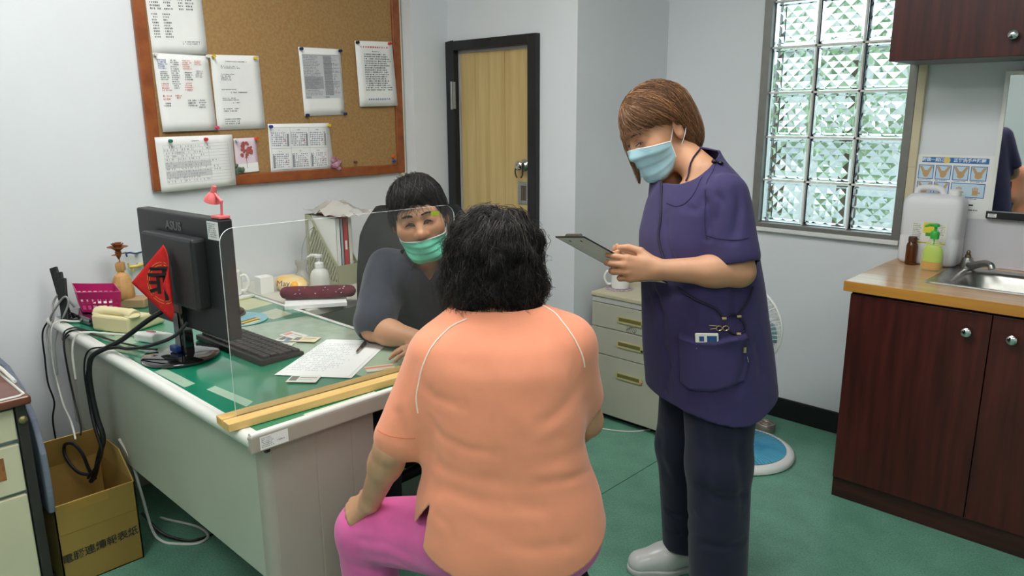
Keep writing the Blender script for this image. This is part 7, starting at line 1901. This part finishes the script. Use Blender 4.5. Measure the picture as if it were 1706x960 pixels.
n3 = 260; az = rg.uniform(-math.pi, .6, n3); A = np.stack([.09*np.cos(az), .10*np.sin(az), rg.uniform(-.05, .11, n3)], 1); B = np.stack([.12*np.cos(az+rg.normal(size=n3)*.4), .11*np.sin(az), A[:, 2]-rg.uniform(.02, .06, n3)], 1)
P3 = curls(n3, 5, A, B, (.004, .012), (.6, 1.8), .010, .006)
PP = np.concatenate([P1, P2, P3]); tn = np.array(s2l(np.array((30, 25, 24))/255.))[None]*np.exp(rg.normal(size=(len(PP), 1))*.45); m_ = rg.random(len(PP)) < .12; tn[m_] = np.array(s2l(np.array((84, 72, 66))/255.))
strands('hair_strands', PP, .00062, hair_blk, phair, tn)

# stool
ST = AB(0, 1.51, 0); t = thing('stool', 'round black padded stool under the person in the orange polo', 'stool', tuple(ST))
MB().lathe([(.15, .415), (.17, .42), (.178, .44), (.172, .462), (.15, .47), (0, .472)], tuple(ST), 32).build('seat', mat('black_vinyl', rgb(26, 26, 28), .5), t, smooth=True)
MB().lathe([(.028, .06), (.028, .3), (.02, .302), (.02, .42)], tuple(ST), 16).build('pole', CHROME, t, smooth=40)
for k in range(5):
    a = k*1.2566+.3; e = ST+np.array([math.cos(a)*.24, math.sin(a)*.24, .05])
    MB().tube([tuple(ST+np.array([0, 0, .085])), tuple(e)], [.018, .013], 8).build('leg', CHROME, t, smooth=True)
    MB().ball(tuple(e-np.array([0, 0, .026])), (.024, .024, .024), 12, 8).build('caster', BLACKP, t, smooth=True)

# ---------------------------------------------------------------- doctor behind the screen
dkn = mat('dark_navy_polo', rgb(44, 48, 62), .85, var=.04, vscale=24, sheen=.2, bdist=.0006)
doc = thing('person', 'smiling person in a dark navy polo and green face mask seated behind the desk screen', 'person', tuple(AB(-.335, 2.76, 0)))
df = d3(.10, -.985, -.07); du = np.array([0, 0, 1])+.20*d3(-1, 0, 0)
H0 = head_frame((0, 0, 0), df, du, 1.07)
DH = head_frame(at(698, 371, 2.365)-HW(H0, (0, .08, .002)), df, du, 1.07)
dhead = head_sdf(DH, 1., 1., 1.03)
dS1, dE1, dW1 = AB(-.435, 2.535, .985), AB(-.462, 2.365, .812), AB(-.285, 2.262, .797)
dS2, dE2, dW2 = AB(-.145, 2.505, .99), AB(-.075, 2.36, .815), AB(-.215, 2.235, .797)
hdR = hand_prims(dW1, d3(.75, .55, -.02), d3(0, -.1, 1), d3(.2, .9, 0), [(.15, .3, .25)]*4, [(.8, .55, -.15), (.95, .3, -.15), (.98, .1, -.15)], 1.0)
hdL = hand_prims(dW2, d3(-.80, -.35, .0), d3(0, -.1, 1), d3(-.2, .9, 0), [(.15, .3, .25)]*4, [(.8, .55, -.15), (.95, .3, -.15), (.98, .1, -.15)], 1.0)
def doc_body(p):
    d = dhead(p)
    d = smin(d, cap(p, HW(DH, (0, -.02, -.07)), AB(-.288, 2.53, .985), .053, .060), .03)
    d = smin(d, cap(p, AB(-.29, 2.57, .93), AB(-.33, 2.75, .62), .075, .10), .05)
    d = smin(d, cap(p, AB(-.288, 2.53, .985), AB(-.289, 2.518, .945), .050, .044), .02)
    for S, E_, W_, hp in ((dS1, dE1, dW1, hdR), (dS2, dE2, dW2, hdL)):
        d = smin(d, cap(p, S, E_, .052, .043), .03); d = smin(d, cap(p, E_, E_+(W_-E_)*.35, .042, .041), .012); d = smin(d, cap(p, E_+(W_-E_)*.3, W_, .041, .029), .02)
        d = smin(d, hand_sdf(p, hp), .016)
    for hx, K_, an in ((-.43, AB(-.45, 2.34, .50), AB(-.46, 2.40, .09)), (-.24, AB(-.19, 2.34, .50), AB(-.17, 2.42, .09))):
        d = smin(d, cap(p, AB(hx, 2.75, .55), K_, .07, .05), .04); d = smin(d, cap(p, K_, an, .048, .036), .02)
    return d
db_ = body_mesh('body', doc_body, doc, skin_d, AB(-.3, 2.5, .05)-np.array([.46, .46, 0]), AB(-.3, 2.5, 1.36)+np.array([.46, .46, 0]), .0065,
    [boxof([HW(DH, (0, 0, 0))], .168)+(.0024,), boxof([s[1] for s in hdR[1]]+[dW1]+[s[2] for s in hdR[1]], .018)+(.0024,)], colour=face_tone(DH))
eyes(DH, dhead, db_, .0042, .0020, (.2, 0), True, mat('eye_squint', rgb(84, 62, 54), .3))
brows(DH, dhead, db_, .004, brow_m, .0012, 90)
mask_g = mat('mask_mint', rgb(110, 206, 176), .75, var=.03, vscale=40, bump=.15, bscale=300)
mk, G = mask_mesh(DH, dhead, doc, mask_g, lambda u: -.052+.006*np.abs(u)+.010*np.exp(-(u/.16)**2)*0, lambda u: -.136+.050*np.abs(u)**2.0, pleats=3, width=1.18, wave=1.)
for s_ in (-1, 1): ear_loop(DH, G, s_, mk)
def doc_hair(p):
    q = HL(DH, p)
    d = ell(q, (0, -.016, .040), (.087, .106, .092)); d = smin(d, ell(q, (0, -.045, -.015), (.084, .072, .060)), .02)
    x = np.abs(q[:, 0]); m_ = np.stack([x, q[:, 1], q[:, 2]], 1)
    d = smin(d, ell(m_, (.074, .020, .020), (.014, .022, .030)), .015)
    d = smax(d, -ell(q, (0, .120, -.016), (.074, .062, .092)), .010)
    d = smax(d, -ell(m_, (.092, .004, -.034), (.026, .030, .036)), .008)
    return (d+noise(q, 60, 4)*.003+noise(q*np.array([1, .5, 1], F32), 120, 5)*.0015)*DH['s']
V, Q = surfnet(doc_hair, *boxof([HW(DH, (0, 0, 0))], .19), .0032); V = relax(V, Q, 1, .4)
dhair = npmesh('hair', V, Q, hair_base, doc)
doc_hh = lambda p: np.minimum(doc_hair(p), dhead(p)-.0035)
rg = np.random.default_rng(31)
n = 420; A = np.stack([U(n, -.05, .05), U(n, -.02, .06), U(n, .11, .13)], 1)*1.; A = np.stack([rg.uniform(-.05, .05, n), rg.uniform(-.03, .05, n), np.full(n, .125)], 1); s_ = rg.uniform(-1, 1, n)
B = np.stack([.066*s_, .096-.034*s_**2+rg.uniform(-.004, .006, n), np.clip(.072-.048*rg.random(n)**1.4, .026, .08)-.006*s_], 1)
P1 = slerp_paths(DH, doc_hh, A, B, 10, .12*np.sign(s_), .003, jit=.004, seed=7)
n = 1100; az = rg.uniform(-math.pi, math.pi, n); A = np.stack([.035*np.cos(az), -.02+.04*np.sin(az), np.full(n, .125)], 1); B = np.stack([.088*np.cos(az+rg.normal(size=n)*.12), -.02+.10*np.sin(az), rg.uniform(-.03, .07, n)], 1); kp = ~((B[:, 1] > .055)); A, B = A[kp], B[kp]
P2 = slerp_paths(DH, doc_hh, A, B, 10, .0, .0012, jit=.002, seed=8)
n = 260; sd = np.sign(rg.normal(size=n)); A = np.stack([sd*.088, rg.uniform(-.03, .035, n), rg.uniform(.02, .06, n)], 1); B = np.stack([sd*.084, A[:, 1]+rg.uniform(-.012, .0, n), A[:, 2]-rg.uniform(.025, .06, n)], 1)
P3 = slerp_paths(DH, doc_hh, A, B, 10, .0, .0018, jit=.0025, seed=9)
PP = np.concatenate([P1, P2, P3]); tn = np.array(s2l(np.array((36, 33, 32))/255.))[None]*np.exp(rg.normal(size=(len(PP), 1))*.35); m_ = rg.random(len(PP)) < np.where(np.arange(len(PP)) >= len(P1)+len(P2), .5, .06); tn[m_] = np.array(s2l(np.array((92, 90, 90))/255.))
strands('hair_strands', PP, .0008, hair_blk, dhair, tn)
tabD = smooth_tab([(.50, -.335, 2.765, .175, .135), (.60, -.332, 2.755, .180, .138), (.75, -.322, 2.69, .186, .136), (.88, -.308, 2.605, .192, .128), (.955, -.298, 2.555, .182, .116), (1.005, -.29, 2.53, .145, .095), (1.035, -.287, 2.52, .098, .078), (1.06, -.286, 2.512, .074, .068)])
dlE1 = dS1+(dE1-dS1)*.90; dlE2 = dS2+(dE2-dS2)*.9
def doc_shirt(p):
    d = torso(p, .12, tabD, 2.3)
    d = smin(d, cap(p, dS1, dlE1, .066, .072), .05); d = smin(d, cap(p, dS2, dlE2, .066, .072), .05); return d
K = lambda *pts: cast(doc_shirt, pts, 1.6)
crD = [(K((655, 430), (650, 470), (660, 510)), .007, .016), (K((625, 440), (618, 470), (640, 505)), .006, .014), (K((680, 440), (672, 480), (690, 530)), .005, .015), (K((610, 480), (640, 500), (670, 510)), .005, .012), (K((700, 490), (715, 520), (740, 540)), .005, .014)]
dsh = garment('polo_shirt', doc_shirt, AB(-.3, 2.6, .47)-np.array([.42, .42, 0]), AB(-.3, 2.6, 1.08)+np.array([.42, .42, 0]), .0055, dkn, doc, crD, .005, 8, (1, 1, .6),
    cut=[sleeve_cut(doc_shirt, tabD, .12, dlE1, dE1-dS1, .060), sleeve_cut(doc_shirt, tabD, .12, dlE2, dE2-dS2, .060), lambda c: (c[:, 2] > 1.022+.35*((c @ FV)-2.515)) & (np.hypot((c @ RV)+.287, (c @ FV)-2.52) < .098), lambda c: c[:, 2] < .505, lambda c: ((c @ FV) < 2.52) & (np.abs((c @ RV)+.280) < (c[:, 2]-.950)*.55) & (c[:, 2] > .950)], thick=.0025)
# open collar and placket
b = MB(); cc = AB(-.287, 2.518, 1.02)
def col_pt(u, v):
    a = math.radians(-90+28+(360-56)*u); fr_ = abs(u-.5)*2; r = .066+.030*v*(.5+.8*fr_); dz = .030-.034*max(0, v-.25)*(1+.5*fr_)-.022*math.cos(math.radians(-90+28+(360-56)*u)+math.pi/2)
    return tuple(cc+RV*(r*math.cos(a)*1.05)+FV*(r*math.sin(a)*.95)+np.array([0, 0, dz]))
b.grid(col_pt, 40, 6); b.build('collar', dkn, dsh, smooth=True, solid=.003)
ribbon('placket_seam', dsh, cast(doc_shirt, [(716, 452), (720, 480), (724, 505)], 1.6), .0012, mat('navy_dark_seam', rgb(28, 31, 42), .9), dsh, .0008)
for q in ((719, 470), (722, 492)):
    P = cast(doc_shirt, [q], 1.6)[0]; MB().ball(tuple(P), (.005, .005, .005), 10, 6).build('button', mat('button_dark', rgb(36, 38, 48), .3), dsh, smooth=True)
def doc_trousers(p):
    d = ell(p, AB(-.335, 2.77, .53), (.19, .16, .10), np.stack([RV, FV, [0, 0, 1.]], 1))
    for hx, K_, an in ((-.43, AB(-.45, 2.34, .50), AB(-.46, 2.40, .09)), (-.24, AB(-.19, 2.34, .50), AB(-.17, 2.42, .09))): d = smin(d, cap(p, AB(hx, 2.75, .55), K_, .09, .072), .03); d = smin(d, cap(p, K_, an, .07, .06), .02)
    return d
garment('trousers', doc_trousers, AB(-.32, 2.56, .03)-np.array([.4, .4, 0]), AB(-.32, 2.56, .7)+np.array([.4, .4, 0]), .009, mat('charcoal_trousers', rgb(26, 27, 32), .85, var=.05), doc, (), .004, 9, cut=[lambda c: c[:, 2] < .09], thick=.002)
for q in (AB(-.46, 2.33, 0), AB(-.17, 2.35, 0)): 
    b = MB(); b.ball(tuple(q+np.array([0, 0, .045])), (.05, .12, .045), 14, 8, Matrix.Rotation(math.radians(43.5), 3, 'Z')); b.build('black_shoe', gloss, doc, smooth=True)
# office chair
CHB = AB(-.365, 2.80, 0); cyaw = math.radians(43.5)+.1
t = thing('office_chair', 'high backed black office chair behind the person in the dark navy polo', 'chair', tuple(CHB), cyaw)
blk = mat('black_leatherette', rgb(18, 19, 21), .5, var=.1, vscale=10)
b = MB(); b.grid(lambda u, v: (-.25+.5*u, .20+.10*v-.05*math.sin(math.pi*u), .50+.66*v), 10, 10); 
P = [(-.23+.46*i/12) for i in range(13)]
def backpt(u, v, o):
    w = .235*(.88+.12*math.sin(math.pi*min(1, v*1.1)))*(1-.30*max(0, v-.82)/.18*1.0); x = (2*u-1)*w; y = .16+.06*v+.02*math.cos(math.pi*2*v)-.045*(2*u-1)**2*-1
    return (x, y+o*(1-.35*abs(2*u-1)**4), .47+.675*v-.03*max(0, v-.9)/.1*abs(2*u-1)**3)
b = MB(); b.grid(lambda u, v: backpt(u, v, -.045), 16, 20); b.build('backrest', blk, t, world=False, smooth=True, solid=.07, fix=False)
b = MB(); b.ball((0, -.02, .44), (.25, .24, .05), 24, 10); b.build('seat', blk, t, world=False, smooth=True)
MB().cyl((0, 0, .10), (0, 0, .40), .028, n=14).build('gas_column', BLACKP, t, world=False, smooth=40)
for sx_ in (-1, 1):
    b = MB(); b.tube(smooth_path([(sx_*.25, .08, .45), (sx_*.29, .06, .55), (sx_*.29, .02, .63), (sx_*.285, -.14, .635)], 5), .018, 8); b.build('armrest', BLACKP, t, world=False, smooth=True)
for k in range(5):
    a = k*1.2566; b = MB(); b.tube([(0, 0, .10), (.26*math.cos(a), .26*math.sin(a), .07)], [.026, .016], 8); b.build('leg', BLACKP, t, world=False, smooth=True)
    MB().ball((.26*math.cos(a), .26*math.sin(a), .032), (.03, .03, .03), 12, 8).build('caster', BLACKP, t, world=False, smooth=True)

# printed matter too fine to take apart, and other joined small pieces
for o in COL.objects:
    n_ = o.name.split('.')[0]
    if o.parent is not None and (n_.endswith('_print') or n_ in ('printed_lines', 'ruled_table', 'week_column', 'red_dates', 'shaded_rows', 'dark_shade', 'table_shade', 'gold_pattern', 'pale_specks', 'hand_drawing', 'picture_field', 'blue_panels', 'red_blossom', 'stem_print', 'scribble_mark', 'fingernails', 'label_band')):
        o['kind'] = 'stuff'
